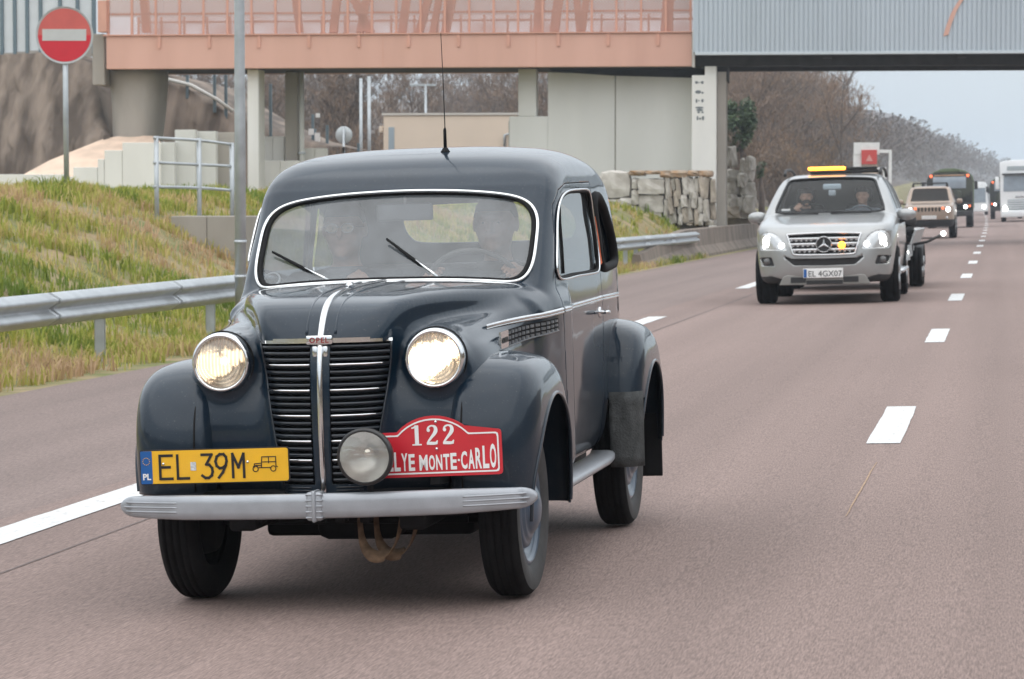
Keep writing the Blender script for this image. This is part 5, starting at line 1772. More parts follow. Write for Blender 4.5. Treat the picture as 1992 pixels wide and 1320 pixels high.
body = obj("body", (bodyV, bodyT), M_paint, saloon); solidify(body, 0.006)
for (dV, dT), sgn in zip(doors, (1, -1)):
    d = obj("door", (dV, dT), M_paint, saloon); solidify(d, 0.006)
    # handle
    yy, zz = 1.775, 0.965
    x = float(side_x(yy, zz)[0])
    hb = MB()
    hb.add(moved(lathe([(0.001, 0.006), (0.02, 0.006), (0.024, 0.0), (0.024, -0.004)], 16, 'x'), (x, yy, zz)))
    hb.add(tube([(x, yy, zz), (x + 0.03, yy, zz), (x + 0.042, yy - 0.02, zz), (x + 0.045, yy - 0.06, zz + 0.001), (x + 0.042, yy - 0.105, zz + 0.002)], [0.009, 0.009, 0.0095, 0.009, 0.006], sides=10))
    hv = hb.get()
    obj("door_handle", hv if sgn > 0 else mirrored(hv), M_chrome, d)
for (gV, gT), sgn in zip(dglass, (1, -1)):
    n = vertex_normals(gV, gT)
    obj("door_window", (gV - n * 0.012, gT), M_sideglass, saloon)
for (gV, gT), sgn in zip(qglass, (1, -1)):
    n = vertex_normals(gV, gT)
    obj("quarter_window", (gV - n * 0.030, gT), M_sideglass, saloon)
for lp, q in zip(d_loops, q_loops):
    P = smooth_loop(resample(lp, 90, True), 4)
    obj("window_frame", tube(P, 0.0085, True, 8), M_black, saloon)
    c = P.mean(0); P2 = P + (P - c) * 0.03; P2[:, 0] += np.sign(c[0]) * 0.006
    obj("window_trim", tube(smooth_loop(P2, 2), 0.0055, True, 6), M_chrome, saloon)
    P = smooth_loop(resample(q, 70, True), 4)
    obj("window_frame", tube(P, 0.020, True, 8), M_black, saloon)
    # quarter-light divider in the door window
    sg = np.sign(c[0])
    dv = np.array([(1.035, 1.148), (1.055, 1.25), (1.085, 1.35), (1.115, 1.438)])
    dx = side_x(dv[:, 0], dv[:, 1]) - 0.010
    obj("vent_bar", tube(np.stack([sg * dx, dv[:, 0], dv[:, 1]], 1), 0.0065, sides=6), M_black, saloon)

n = vertex_normals(wsV, wsT)
obj("windscreen", (wsV - n * 0.012, wsT), M_glass, saloon)
P = smooth_loop(resample(ws_loop, 160, True), 5)
cen = P.mean(0)
obj("windscreen_trim", tube(P + np.array([0, -0.006, 0.0]), 0.0068, True, 10), M_chrome, saloon)
Pi = P + (cen - P) * 0.03; Pi[:, 1] = P[:, 1] + 0.002
obj("windscreen_seal", tube(Pi, 0.010, True, 8), M_black, saloon)
n = vertex_normals(rwV, rwT)
obj("rear_window", (rwV - n * 0.012, rwT), glass_mat("rear_glass", tint=(0.97, 0.98, 0.97), film=0.04, film_col=(0.5, 0.52, 0.5)), saloon)

# ---- belt trim along the bonnet side and doors
for sgn in (1, -1):
    for (ya, yb, za, zb, nm) in ((0.02, 0.795, 0.978, 1.008, "side_trim"), (0.81, 1.838, 1.009, 1.022, "side_trim"), (1.85, 2.42, 1.022, 1.02, "side_trim")):
        y = np.linspace(ya, yb, 26); z = np.linspace(za, zb, 26)
        x = smooth_loop(side_x(y, z)[:, None], 4, False)[:, 0]
        prof = [(-0.001, -0.012), (0.006, -0.010), (0.0075, -0.004), (0.0045, -0.0015), (0.0075, 0.002), (0.006, 0.010), (-0.001, 0.012)]
        V, F = [], []
        for i in range(26):
            for (a, b_) in prof: V.append((sgn * (x[i] + a), y[i], z[i] + b_))
        m_ = len(prof)
        for i in range(25):
            for k in range(m_ - 1):
                q = (i * m_ + k, i * m_ + k + 1, (i + 1) * m_ + k + 1, (i + 1) * m_ + k)
                F.append(q if sgn < 0 else q[::-1])
        obj(nm, (V, F), M_chrome, saloon)
    # louvre block on the bonnet side: frame, badge and rows of little cells
    M_louv = mat("louvre_metal", (0.20, 0.22, 0.24), rough=0.3, metal=0.7, var=0.2, vscale=25)
    vent = empty("side_vent"); vent.parent = saloon
    _yy = np.linspace(-0.02, 0.76, 30)
    _mid = np.maximum(np.maximum(side_x(_yy, 0.958 + 0 * _yy), side_x(_yy, 0.93 + 0 * _yy)), side_x(_yy, 0.905 + 0 * _yy))
    _mid = smooth_loop(_mid[:, None], 3, False)[:, 0]
    def vx(y_, z_): return np.interp(np.asarray(y_, float), _yy, _mid) + 0.002 + 0 * np.asarray(z_, float)
    fr_ = MB()
    y = np.linspace(0.02, 0.72, 20); z0 = 0.961 + 0.023 * (y - 0.02) / 0.70; z1 = z0 - (0.066 - 0.016 * (y - 0.02) / 0.7)
    xs0 = vx(y, z0); xs1 = vx(y, z1)
    for (zz_, xx_) in ((z1, xs1),):
        V_ = np.stack([xx_ + 0.001, y, zz_], 1); fr_.add(tube(V_, 0.0035, sides=6))
    fv = fr_.get()
    obj("vent_edge", fv if sgn > 0 else mirrored(fv), M_louv, vent)
    ncol, nrow = 12, 3
    yb_ = np.linspace(0.145, 0.725, 12); zt_ = 0.960 + 0.023 * (yb_ - 0.02) / 0.7; zl_ = zt_ - (0.066 - 0.014 * (yb_ - 0.02) / 0.7)
    V_ = [(sgn * (float(vx(a, b_)) + 0.0005), a, b_) for a, b_ in zip(np.r_[yb_, yb_], np.r_[zt_, zl_])]
    obj("vent_backing", (V_, [(i, i + 1, 12 + i + 1, 12 + i) for i in range(11)]), M_black, vent)
    for r_ in range(nrow):
        for c_ in range(ncol):
            ya = 0.150 + 0.048 * c_; yb = ya + 0.038
            zt = 0.958 + 0.023 * (ya - 0.02) / 0.7; h_ = (0.062 - 0.014 * (ya - 0.02) / 0.7) / nrow
            za = zt - h_ * r_ - 0.002; zb = za - h_ * 0.74
            xa, xb, xc, xd = vx([ya, yb, yb, ya], np.array([za, za, zb, zb]))
            o_ = 0.007
            V_ = [(xa - .004, ya, za), (xb - .004, yb, za), (xc - .004, yb, zb), (xd - .004, ya, zb), (xa + o_, ya + .005, za - .002), (xb + .002, yb - .003, za - .002), (xc + .002, yb - .003, zb + .002), (xd + o_, ya + .005, zb + .002)]
            F_ = [(4, 5, 6, 7), (0, 1, 5, 4), (1, 2, 6, 5), (2, 3, 7, 6), (3, 0, 4, 7)]
            VF_ = (V_, F_) if sgn < 0 else (V_, F_)
            obj("louvre", VF_ if sgn > 0 else mirrored(VF_), M_louv, vent, smooth=False)
    # badge plate with small lettering
    ya, yb = 0.022, 0.14
    xa, xb, xc, xd = vx([ya, yb, yb, ya], np.array([0.960, 0.964, 0.902, 0.898]))
    V_ = [(xa + .004, ya, .960), (xb + .004, yb, .964), (xc + .004, yb, .902), (xd + .004, ya, .898), (xa - .004, ya, .960), (xb - .004, yb, .964), (xc - .004, yb, .902), (xd - .004, ya, .898)]
    F_ = [(0, 1, 2, 3), (4, 5, 1, 0), (5, 6, 2, 1), (6, 7, 3, 2), (7, 4, 0, 3)]
    bd = obj("badge", (V_, F_) if sgn > 0 else mirrored((V_, F_)), M_chrome, vent, smooth=False)
    tv, tf = text_mesh("OLYMPIA", 0.026, 0.0008, 0.0006)
    tw = []
    for (a, b_, c_) in tv:
        f = (a + 0.055) / 0.11
        tw.append((sgn * ((xa + (xb - xa) * f) + 0.0052 - b_), ya + 0.059 + a * 0.92 if sgn > 0 else ya + 0.059 - a * 0.92, 0.918 + c_ + 0.004 * f))
    obj("lettering", (tw, tf), M_plateblack, bd, smooth=False)

# ---- bonnet: lid edge lines, centre strip and mascot
for sgn in (1, -1):
    y = np.linspace(-0.40, 0.69, 46)
    x = lid_edge(y)
    z = top_z(x, y)
    P = smooth_loop(np.stack([sgn * x, y, z + 0.0015], 1), 3, False)
    obj("bonnet_seam", tube(P, 0.0045, sides=6), M_black, saloon)
y = np.linspace(-0.452, 0.60, 60)
z = top_z(0.0, y)
P = np.stack([0 * y, y, z + 0.004], 1)
P = P[~np.isnan(P[:, 2])]
Pz = np.linspace(0.965, P[0, 2], 8)[:-1]
Pf = np.stack([0 * Pz, front_y(0 * Pz, Pz, 0.004), Pz], 1)
P = smooth_loop(np.vstack([Pf, P]), 5, False)
rr = np.interp(np.arange(len(P)), [0, 12, 34, len(P)], [0.014, 0.013, 0.008, 0.004])
obj("bonnet_strip", tube(P, rr, sides=10), M_chrome, saloon)
for sgn in (1, -1):   # the raised pressings either side of the strip
    y = np.linspace(-0.38, 0.55, 40); xg = np.interp(y, [-0.38, 0.55], [0.052, 0.085])
    P = np.stack([sgn * xg, y, top_z(xg, y) + 0.0004], 1)
    zf = np.linspace(0.985, P[0, 2], 6)[:-1]
    P = smooth_loop(np.vstack([np.stack([sgn * 0.052 + 0 * zf, front_y(0.052 + 0 * zf, zf), zf], 1), P]), 6, False)
    obj("bonnet_crease", tube(P, np.linspace(0.0055, 0.0025, len(P)), sides=8), M_paint, saloon)
yo = 0.02; zo = float(top_z(0.0, [yo])[0])
obj("mascot", lathe([(0.0001, 0.075), (0.006, 0.06), (0.011, 0.03), (0.014, 0.0), (0.013, -0.02), (0.008, -0.032), (0.0001, -0.036)], 14, 'y'), M_chrome, saloon, loc=(0, yo, zo + 0.014))

# ---- radiator grille
M_slat = mat("grille_paint", (0.010, 0.016, 0.024), rough=0.35, coat=0.5, var=0.25, vscale=20)
grille = empty("grille"); grille.parent = saloon
zb_ = np.linspace(0.44, 0.965, 8)
V_, F_ = [], []
for z in zb_:
    for x in np.linspace(-0.232, 0.232, 13):
        xx = x * gr_x(z) / 0.238
        V_.append((xx, float(front_y([abs(xx)], z)[0]) + 0.045, z))
for i in range(7):
    for k in range(12): F_.append((i * 13 + k, i * 13 + k + 1, (i + 1) * 13 + k + 1, (i + 1) * 13 + k))
obj("grille_backing", (V_, F_), M_black, grille)
rows = 22
chrome_rows = {3, 7, 11, 15, 18}
for i in range(rows):
    z = 0.940 - i * (0.940 - 0.470) / (rows - 1)
    for sgn in (1, -1):
        x = np.linspace(0.037, float(gr_x(z)) - 0.003, 9)
        yf = smooth_loop(front_y(x, z)[:, None], 2, False)[:, 0]
        bright = i in chrome_rows
        # a louvre: thin top lip in front, face falling back below it
        prof = [(0.012, 0.006), (-0.002, 0.0075), (-0.0055, 0.003), (-0.003, -0.003), (0.016, -0.010), (0.020, -0.008)]
        V_, F_ = [], []
        for k in range(9):
            for (dy, dz) in prof: V_.append((sgn * x[k], yf[k] + dy + 0.004, z + dz))
        m_ = len(prof)
        for k in range(8):
            for q in range(m_):
                f = (k * m_ + q, k * m_ + (q + 1) % m_, (k + 1) * m_ + (q + 1) % m_, (k + 1) * m_ + q)
                F_.append(f if sgn > 0 else f[::-1])
        sl = obj("grille_bar", (V_, F_), M_slat, grille)
        if bright:
            P = np.stack([sgn * x, yf - 0.003, 0 * x + z + 0.006], 1)
            obj("chrome_lip", tube(P, 0.0042, sides=6), M_chrome, sl)
# frame edge of the opening, top bar, badge, centre chrome
for sgn in (1, -1):
    z = np.linspace(0.45, 0.955, 20); x = gr_x(z)
    obj("grille_edge", tube(smooth_loop(np.stack([sgn * x, front_y(x, z) - 0.001, z], 1), 4, False), 0.0045, sides=6), M_slat, grille)
    x = np.linspace(0.03, 0.242, 14); zz = 0.960 + 0 * x
    yf = smooth_loop(front_y(x, zz)[:, None], 3, False)[:, 0]
    for (za, zb, off, xe) in ((0.953, 0.968, 0.006, 14), (0.958, 0.974, 0.010, 10)):
        V_, F_ = [], []
        for k in range(xe):
            V_ += [(sgn * x[k], yf[k] + 0.004, za), (sgn * x[k], yf[k] - off, za + 0.002), (sgn * x[k], yf[k] - off, zb - 0.002), (sgn * x[k], yf[k] + 0.004, zb)]
        for k in range(xe - 1):
            for q in range(4):
                f = (k * 4 + q, k * 4 + (q + 1) % 4, (k + 1) * 4 + (q + 1) % 4, (k + 1) * 4 + q)
                F_.append(f if sgn > 0 else f[::-1])
        F_.append(tuple(range((xe - 1) * 4, xe * 4)))
        obj("grille_top_bar", (V_, F_), M_chrome, grille, smooth=False)
z = np.linspace(0.42, 0.965, 26)
yf = smooth_loop(front_y(0 * z, z)[:, None], 3, False)[:, 0]
obj("grille_centre_strip", tube(np.stack([0 * z, yf - 0.001, z], 1), 0.0115, sides=10), M_chrome, grille)
y_b = float(yf[-1])
badge = obj("front_badge", box(-0.047, 0.047, y_b - 0.024, y_b + 0.01, 0.950, 0.982, 0.004), M_chrome, grille)
obj("lettering", moved(text_mesh("OPEL", 0.026, 0.0006, 0.0008, spacing=1.25), (0, y_b - 0.0246, 0.957)), mat("badge_red", (0.25, 0.02, 0.02), rough=0.5), badge, smooth=False)
for sx in (-0.019, 0.019):
    dr = obj("badge_wing", box(sx - 0.009, sx + 0.009, y_b - 0.016, y_b + 0.012, 0.885, 0.946, 0.004), M_chrome, grille)
for i in range(5):     # pressed ribs under the grille
    for sgn in (1, -1):
        z = 0.466 - 0.011 * i - 0.02
        x = np.linspace(0.045, 0.135, 6)
        obj("pressed_rib", tube(np.stack([sgn * x, front_y(x, z) - 0.0005, 0 * x + z], 1), 0.003, sides=6), M_slat, grille)

# ---- headlamps
M_lampglass = glass_mat("lamp_glass", tint=(0.98, 0.96, 0.92), film=0.02, ior=1.35)
M_reflector = mat("lamp_reflector", (0.86, 0.80, 0.72), rough=0.14, metal=1.0, var=0.10, vscale=30, bump=0.22, bscale=13)


def fluted_lens(name):
    """moulded lamp glass: clear between the flutes, scattering along them"""
    m = bpy.data.materials.new(name); m.use_nodes = True
    nt = m.node_tree; N, L = nt.nodes, nt.links
    N.remove(N["Principled BSDF"])
    tc = N.new("ShaderNodeTexCoord"); sp_ = N.new("ShaderNodeSeparateXYZ"); L.new(tc.outputs["Object"], sp_.inputs[0])
    def math_(op, a, b_=None):
        n_ = N.new("ShaderNodeMath"); n_.operation = op
        for i, v in enumerate((a, b_)):
            if v is None: continue
            if isinstance(v, (int, float)): n_.inputs[i].default_value = v
            else: L.new(v, n_.inputs[i])
        return n_.outputs[0]
    r2 = math_('SQRT', math_('ADD', math_('MULTIPLY', sp_.outputs[0], sp_.outputs[0]), math_('MULTIPLY', sp_.outputs[2], sp_.outputs[2])))
    rings = math_('SINE', math_('MULTIPLY', r2, 2 * math.pi / 0.0125))
    ribs = math_('SINE', math_('MULTIPLY', sp_.outputs[0], 2 * math.pi / 0.0135))
    low = math_('LESS_THAN', sp_.outputs[2], -0.012); outer = math_('GREATER_THAN', r2, 0.050)
    use_r = math_('MULTIPLY', low, outer)
    patt = math_('ADD', math_('MULTIPLY', rings, use_r), math_('MULTIPLY', ribs, math_('SUBTRACT', 1.0, use_r)))
    fac = math_('ADD', 0.34, math_('MULTIPLY', patt, 0.24))
    tr = N.new("ShaderNodeBsdfTransparent"); tr.inputs[0].default_value = (0.97, 0.95, 0.92, 1)
    tl = N.new("ShaderNodeBsdfTranslucent"); tl.inputs[0].default_value = (0.72, 0.66, 0.58, 1)
    df = N.new("ShaderNodeBsdfDiffuse"); df.inputs[0].default_value = (0.42, 0.38, 0.33, 1)
    ad = N.new("ShaderNodeMixShader"); ad.inputs[0].default_value = 0.5; L.new(tl.outputs[0], ad.inputs[1]); L.new(df.outputs[0], ad.inputs[2])
    m1 = N.new("ShaderNodeMixShader"); L.new(fac, m1.inputs[0]); L.new(tr.outputs[0], m1.inputs[1]); L.new(ad.outputs[0], m1.inputs[2])
    gl = N.new("ShaderNodeBsdfGlossy"); gl.inputs["Roughness"].default_value = 0.05
    m2 = N.new("ShaderNodeMixShader"); m2.inputs[0].default_value = 0.06; L.new(m1.outputs[0], m2.inputs[1]); L.new(gl.outputs[0], m2.inputs[2])
    L.new(m2.outputs[0], N["Material Output"].inputs["Surface"])
    return m


M_fluted = fluted_lens("fluted_lamp_glass")
for sgn, power in ((1, 8.0), (-1, 2.6)):
    lamp = empty("headlight", (sgn * HLX, HLY - 0.002, HLZ)); lamp.parent = saloon
    lamp.rotation_euler = (0, 0, math.radians(0.5 * sgn))
    obj("lamp_ring", lathe([(0.090, -0.010), (0.094, -0.018), (0.101, -0.018), (0.107, -0.008), (0.109, 0.006), (0.107, 0.030), (0.098, 0.034), (0.090, 0.0)], 48, 'y', True), M_chrome, lamp)
    prof = [(0.012 + 0.080 * math.sqrt(k / 10.0), 0.078 - 0.075 * (k / 10.0)) for k in range(11)]
    obj("lamp_reflector", lathe([(0.0001, 0.080)] + prof, 40, 'y'), M_reflector, lamp)
    # fluted lens: shallow dome with rings and upright ribs
    V_, F_ = [], []
    nr, na = 16, 72
    for i in range(nr + 1):
        r = 0.0925 * i / nr
        for k in range(na):
            a = 2 * math.pi * k / na
            x_, z_ = r * math.cos(a), r * math.sin(a)
            d_ = -0.030 * (1 - (r / 0.0925) ** 2) - 0.004
            if z_ < -0.002 and r > 0.045: d_ += 0.0022 * math.cos(r * 2 * math.pi / 0.013)
            else: d_ += 0.0013 * math.cos(x_ * 2 * math.pi / 0.011)
            V_.append((x_, d_, z_))
    for i in range(nr):
        for k in range(na):
            F_.append((i * na + k, i * na + (k + 1) % na, (i + 1) * na + (k + 1) % na, (i + 1) * na + k))
    obj("lamp_lens", (V_, F_), M_fluted, lamp)
    hot = mat("bulb_glow_%d" % sgn, (1, 0.85, 0.65), emit=(1.0, 0.82, 0.60), estr=power)
    bulb = MB()
    bulb.add(moved(lathe([(0.0001, -0.017), (0.008, -0.015), (0.014, -0.006), (0.016, 0.004), (0.013, 0.016), (0.007, 0.028), (0.007, 0.045)], 18, 'y'), (0, 0.035, 0.004)))
    obj("bulb", bulb.get(), hot, lamp)
    obj("housing_seam", tube([(0.111 * math.cos(a), 0.03, 0.111 * math.sin(a)) for a in np.linspace(0, 2 * math.pi, 40, endpoint=False)], 0.003, True, 6), M_black, lamp)

# ---- front and rear wings
def wing(side, frontv, plan, h, lo, hi, k=0.11):
    g_ = Grid(lo, hi, h)
    Fd = smax(smax(g_.yz(side), g_.xz(frontv), k), g_.xy(plan), k).astype(np.float32)
    V, Q = surface_nets(g_, Fd, 3)
    return g_, Fd, V, tris(Q)

fw_side = np.vstack([catmull([(-0.405, 0.30), (-0.425, 0.45), (-0.428, 0.56), (-0.405, 0.68), (-0.335, 0.80), (-0.20, 0.885), (0.0, 0.918), (0.19, 0.895), (0.345, 0.81), (0.455, 0.67), (0.53, 0.48), (0.575, 0.26)], 7), [(0.575, 0.20), (-0.405, 0.20)]])
fw_front = np.vstack([[(0.40, 0.2), (0.40, 0.86)], catmull([(0.42, 0.892), (0.50, 0.922), (0.60, 0.918), (0.69, 0.882), (0.752, 0.805), (0.780, 0.69), (0.786, 0.56), (0.776, 0.43), (0.765, 0.30)], 6), [(0.76, 0.2)]])
fw_plan = np.vstack([[(0.40, -0.44)], catmull([(0.44, -0.45), (0.58, -0.458), (0.69, -0.41), (0.755, -0.29), (0.782, -0.12), (0.788, 0.05), (0.775, 0.28), (0.735, 0.58)], 6), [(0.40, 0.60)]])
gF, FF, wV, wT = wing(fw_side, fw_front, fw_plan, 0.011, (0.36, -0.5, 0.18), (0.83, 0.64, 0.97))
def trim_wing(V, T, yc, zc, rad, cuts, xin):
    # wheel arch on the outer flank
    dy, dz = V[:, 1] - yc, V[:, 2] - zc
    arch = np.where(dz > 0, np.sqrt(dy ** 2 + dz ** 2), np.abs(dy)) - rad
    (V, T), _i, lp = clip(V, T, np.where(V[:, 0] > xin, arch, 1.0))
    edge = max(lp, key=len) if lp else None
    yb, zb = cuts
    (V, T), _i, _l = clip(V, T, V[:, 2] - np.interp(V[:, 1], yb, zb))
    (V, T), _i, _l = clip(V, T, V[:, 0] - (xin - 0.13))
    return V, T, edge
wV, wT, edge = trim_wing(wV, wT, 0.045, 0.36, 0.375, ([-0.5, -0.1, 0.2, 0.7], [0.418, 0.418, 0.30, 0.285]), 0.56)
for sgn in (1, -1):
    VF_ = (wV, wT) if sgn > 0 else mirrored((wV, wT))
    if sgn < 0:
        (a_, b_), _i, _l = clip(VF_[0], VF_[1][:, ::1], np.where(VF_[0][:, 1] > 0.2, VF_[0][:, 2] - 0.36, 1.0)); VF_ = (a_, b_)
    wg = obj("front_wing", VF_, M_paint, saloon); solidify(wg, 0.008)
    e = edge[(edge[:, 2] > (0.30 if sgn > 0 else 0.42))]
    P = smooth_loop(e, 4, False)
    P = P * np.array([sgn, 1, 1])
    obj("wing_lip", tube(P, 0.007, sides=6), M_paint, wg)
    # bead between wing and body, traced where the two surfaces meet
    pts = []
    for yy_, x0 in ((-0.37, 0.487), (-0.30, 0.487), (-0.2, 0.484), (-0.08, 0.49), (0.05, 0.50), (0.2, 0.528), (0.32, 0.56)):
        zt = gF.march(FF, [(x0, yy_, 0)], 2, -1)[0]
        if not np.isnan(zt): pts.append((sgn * x0, yy_, zt + 0.001))
    z_ = np.linspace(0.43, 0.72, 8)
    yfr = gF.march(FF, np.stack([0 * z_ + 0.487, 0 * z_, z_], 1), 1, 1)
    yfb = front_y(0 * z_ + 0.487, z_)
    pts = [(sgn * 0.487, np.nanmin([a, c_]) - 0.0025, b_) for a, c_, b_ in zip(yfr, yfb, z_) if not np.isnan(a)] + pts
    P = smooth_loop(resample(np.array(pts), 40), 4, False)
    obj("wing_seam", tube(P, 0.0035, sides=6), M_black, wg)

rw_side = np.vstack([catmull([(1.955, 0.30), (1.945, 0.45), (1.955, 0.60), (2.0, 0.76), (2.10, 0.885), (2.27, 0.938), (2.47, 0.905), (2.64, 0.80), (2.77, 0.63), (2.85, 0.45), (2.90, 0.30)], 7), [(2.90, 0.2), (1.955, 0.2)]])
rw_front = np.vstack([[(0.45, 0.2), (0.45, 0.92)], catmull([(0.50, 0.936), (0.60, 0.945), (0.70, 0.925), (0.775, 0.865), (0.812, 0.77), (0.820, 0.62), (0.812, 0.45), (0.80, 0.30)], 6), [(0.80, 0.2)]])
rw_plan = np.vstack([[(0.45, 1.93)], catmull([(0.60, 1.93), (0.72, 1.938), (0.79, 1.985), (0.825, 2.12), (0.835, 2.30), (0.825, 2.55), (0.79, 2.76), (0.70, 2.92)], 6), [(0.45, 2.95)]])
gR, FR, rV, rT = wing(rw_side, rw_front, rw_plan, 0.0125, (0.40, 1.88, 0.18), (0.87, 3.0, 1.0), 0.09)
rV, rT, redge = trim_wing(rV, rT, 2.36, 0.38, 0.345, ([1.8, 2.1, 2.6, 3.0], [0.58, 0.58, 0.34, 0.34]), 0.66)
for sgn in (1, -1):
    VF_ = (rV, rT) if sgn > 0 else mirrored((rV, rT))
    wg = obj("rear_wing", VF_, M_paint, saloon); solidify(wg, 0.008)
    P = smooth_loop(redge[redge[:, 2] > 0.36], 4, False) * np.array([sgn, 1, 1])
    obj("wing_lip", tube(P, 0.007, sides=6), M_paint, wg)
    # rubber stone guard hung on the leading edge of the wing
    V_, F_ = [], []
    xs_ = np.linspace(0.655, 0.795, 9); zs_ = np.linspace(0.288, 0.612, 8)
    for z in zs_:
        for x in xs_:
            yq = gR.march(FR, [(min(x, 0.80), 0, max(z, 0.45))], 1, 1)[0]
            if np.isnan(yq): yq = 1.99
            yq = min(yq, 2.03)
            V_.append((sgn * x, yq - 0.012 + 0.004 * math.sin(x * 60 + z * 20), z))
    for i in range(7):
        for k in range(8):
            f = (i * 9 + k, i * 9 + k + 1, (i + 1) * 9 + k + 1, (i + 1) * 9 + k)
            F_.append(f if sgn > 0 else f[::-1])
    fl = obj("stone_guard", (V_, F_), M_rubber_gray, wg); solidify(fl, 0.006)
    obj("mud_flap", box(min(sgn * 0.60, sgn * 0.765), max(sgn * 0.60, sgn * 0.765), 2.80, 2.812, 0.17, 0.46, 0.004), M_black, wg)
    # leading edge bead
    # running board
    y = np.linspace(0.60, 1.95, 30)
    prof = [(0.60, 0.350), (0.676, 0.350), (0.695, 0.346), (0.704, 0.336), (0.704, 0.322), (0.695, 0.312), (0.60, 0.312)]
    V_, F_ = [], []
    for i, yy_ in enumerate(y):
        w_ = 0.0 - 0.03 * max(0, (yy_ - 1.6) / 0.35) ** 2
        for (x, z) in prof: V_.append((sgn * (x + w_), yy_, z + 0.014))
    m_ = len(prof)
    for i in range(len(y) - 1):
        for k in range(m_):
            f = (i * m_ + k, i * m_ + (k + 1) % m_, (i + 1) * m_ + (k + 1) % m_, (i + 1) * m_ + k)
            F_.append(f if sgn < 0 else f[::-1])
    F_.append(tuple(range(m_))); F_.append(tuple(range((len(y) - 1) * m_, len(y) * m_))[::-1])
    obj("running_board", (V_, F_), M_bumper, saloon)

# ---- wheels
def wheel_parts(parent, x, y, sgn, R=0.320, W=0.148, steer=0.0, hub=True):
    w = empty("wheel", (x, y, R)); w.parent = parent; w.rotation_euler = (0, 0, steer)
    hw = W / 2
    prof = [(R - 0.118, -hw * 0.62), (R - 0.085, -hw * 0.90), (R - 0.045, -hw), (R - 0.020, -hw * 0.93), (R - 0.006, -hw * 0.74),
            (R - 0.0005, -hw * 0.60), (R - 0.008, -hw * 0.56), (R - 0.008, -hw * 0.50), (R, -hw * 0.46), (R, -hw * 0.24), (R - 0.009, -hw * 0.21), (R - 0.009, -hw * 0.15), (R, -hw * 0.11), (R, 0.0)]
    prof = prof + [(r, -h) for r, h in prof[-2::-1]]
    ty = obj("tyre", lathe(prof, 64, 'x'), M_tyre, w)
    side = [(R - 0.119, sgn * hw * 0.66), (R - 0.10, sgn * (hw * 0.86 + .001)), (R - 0.075, sgn * (hw * 0.95 + .001)), (R - 0.045, sgn * (hw + 0.0015)), (R - 0.022, sgn * (hw * 0.94 + .002))]
    obj("sidewall", lathe(side, 64, 'x'), M_tyreside, ty)
    o_ = sgn * hw
    rim = [(R - 0.112, o_ * 0.72), (R - 0.122, o_ * 0.82), (R - 0.130, o_ * 0.70), (R - 0.140, o_ * 0.60), (R - 0.150, o_ * 0.62), (R - 0.158, o_ * 0.48), (R - 0.168, o_ * 0.42), (0.13, o_ * 0.50), (0.12, o_ * 0.58)]
    rm = obj("rim", lathe(rim, 48, 'x'), M_rim, w)
    cap = [(0.148, o_ * 0.52), (0.143, o_ * 0.66), (0.128, o_ * 0.72), (0.122, o_ * 0.70), (0.116, o_ * 0.80), (0.104, o_ * 0.86), (0.098, o_ * 0.84), (0.092, o_ * 0.95), (0.078, o_ * 1.10), (0.055, o_ * 1.25), (0.028, o_ * 1.33), (0.0001, o_ * 1.35)]
    obj("hub_cap", lathe(cap, 48, 'x'), M_rim if hub else M_black, rm)
    obj("brake_drum", lathe([(0.0001, -o_ * 0.7), (0.15, -o_ * 0.7), (0.16, -o_ * 0.2), (0.16, o_ * 0.4)], 32, 'x'), M_black, w)
    return w
for sgn in (1, -1):
    wheel_parts(saloon, sgn * 0.592, 0.0, sgn, steer=math.radians(-1.0))
    wheel_parts(saloon, sgn * 0.628, 2.345, sgn)

# ---- chassis, axle, sump and sundries; boxes widened and lowered to block light
ch = MB()
ch.add(box(-0.50, 0.50, 0.42, 1.95, 0.22, 0.36, 0.02)); ch.add(box(-0.40, 0.40, 0.20, 2.9, 0.20, 0.36, 0.02))
ch.add(tube([(-0.5, 0.0, 0.30), (0.5, 0.0, 0.30)], 0.035, sides=10))
ch.add(box(-0.36, -0.26, -0.44, 0.3, 0.29, 0.38, 0.015)); ch.add(box(0.26, 0.36, -0.44, 0.3, 0.29, 0.38, 0.015))
ch.add(box(-0.17, 0.15, 0.05, 0.6, 0.20, 0.36, 0.04))
ch.add(tube([(-0.44, -0.10, 0.29), (0.44, -0.10, 0.29)], 0.014, sides=8))
obj("chassis", ch.get(), M_black, saloon)
ap = MB()
ap.add(box(-0.50, 0.50, -0.40, -0.28, 0.335, 0.43, 0.012))
for x in (-0.33, -0.28, -0.06, 0.02, 0.11):
    ap.add(box(x, x + 0.035, -0.40, -0.33, 0.312, 0.336, 0.006))
obj("front_apron", ap.get(), M_black, saloon)
st = [(0.085, -0.30, 0.335), (0.10, -0.33, 0.24), (0.14, -0.35, 0.19), (0.20, -0.36, 0.195), (0.235, -0.35, 0.25), (0.25, -0.33, 0.335)]
M_strap = mat("webbing_strap", (0.16, 0.10, 0.06), rough=0.9, var=0.35, vscale=40)
for off in (0.0, 0.045):
    P = catmull(st, 8)
    V_, F_ = [], []
    for i, p in enumerate(P):
        wv = np.array([0.006, 0.012, 0.020 if i < 24 else 0.008]); c_ = np.array([p[0] + off, p[1] + 0.06 * (off > 0), p[2]]); V_ += [tuple(c_ - wv), tuple(c_ + wv)]
        if i: F_.append((2 * i - 2, 2 * i - 1, 2 * i + 1, 2 * i))
    s_ = obj("tow_strap", (V_, F_), M_strap, saloon); solidify(s_, 0.003)
obj("shackle", tube([(0.268, -0.36, 0.335), (0.27, -0.37, 0.31), (0.285, -0.37, 0.305), (0.295, -0.36, 0.315), (0.29, -0.36, 0.335)], 0.006, sides=8), M_chrome, saloon)

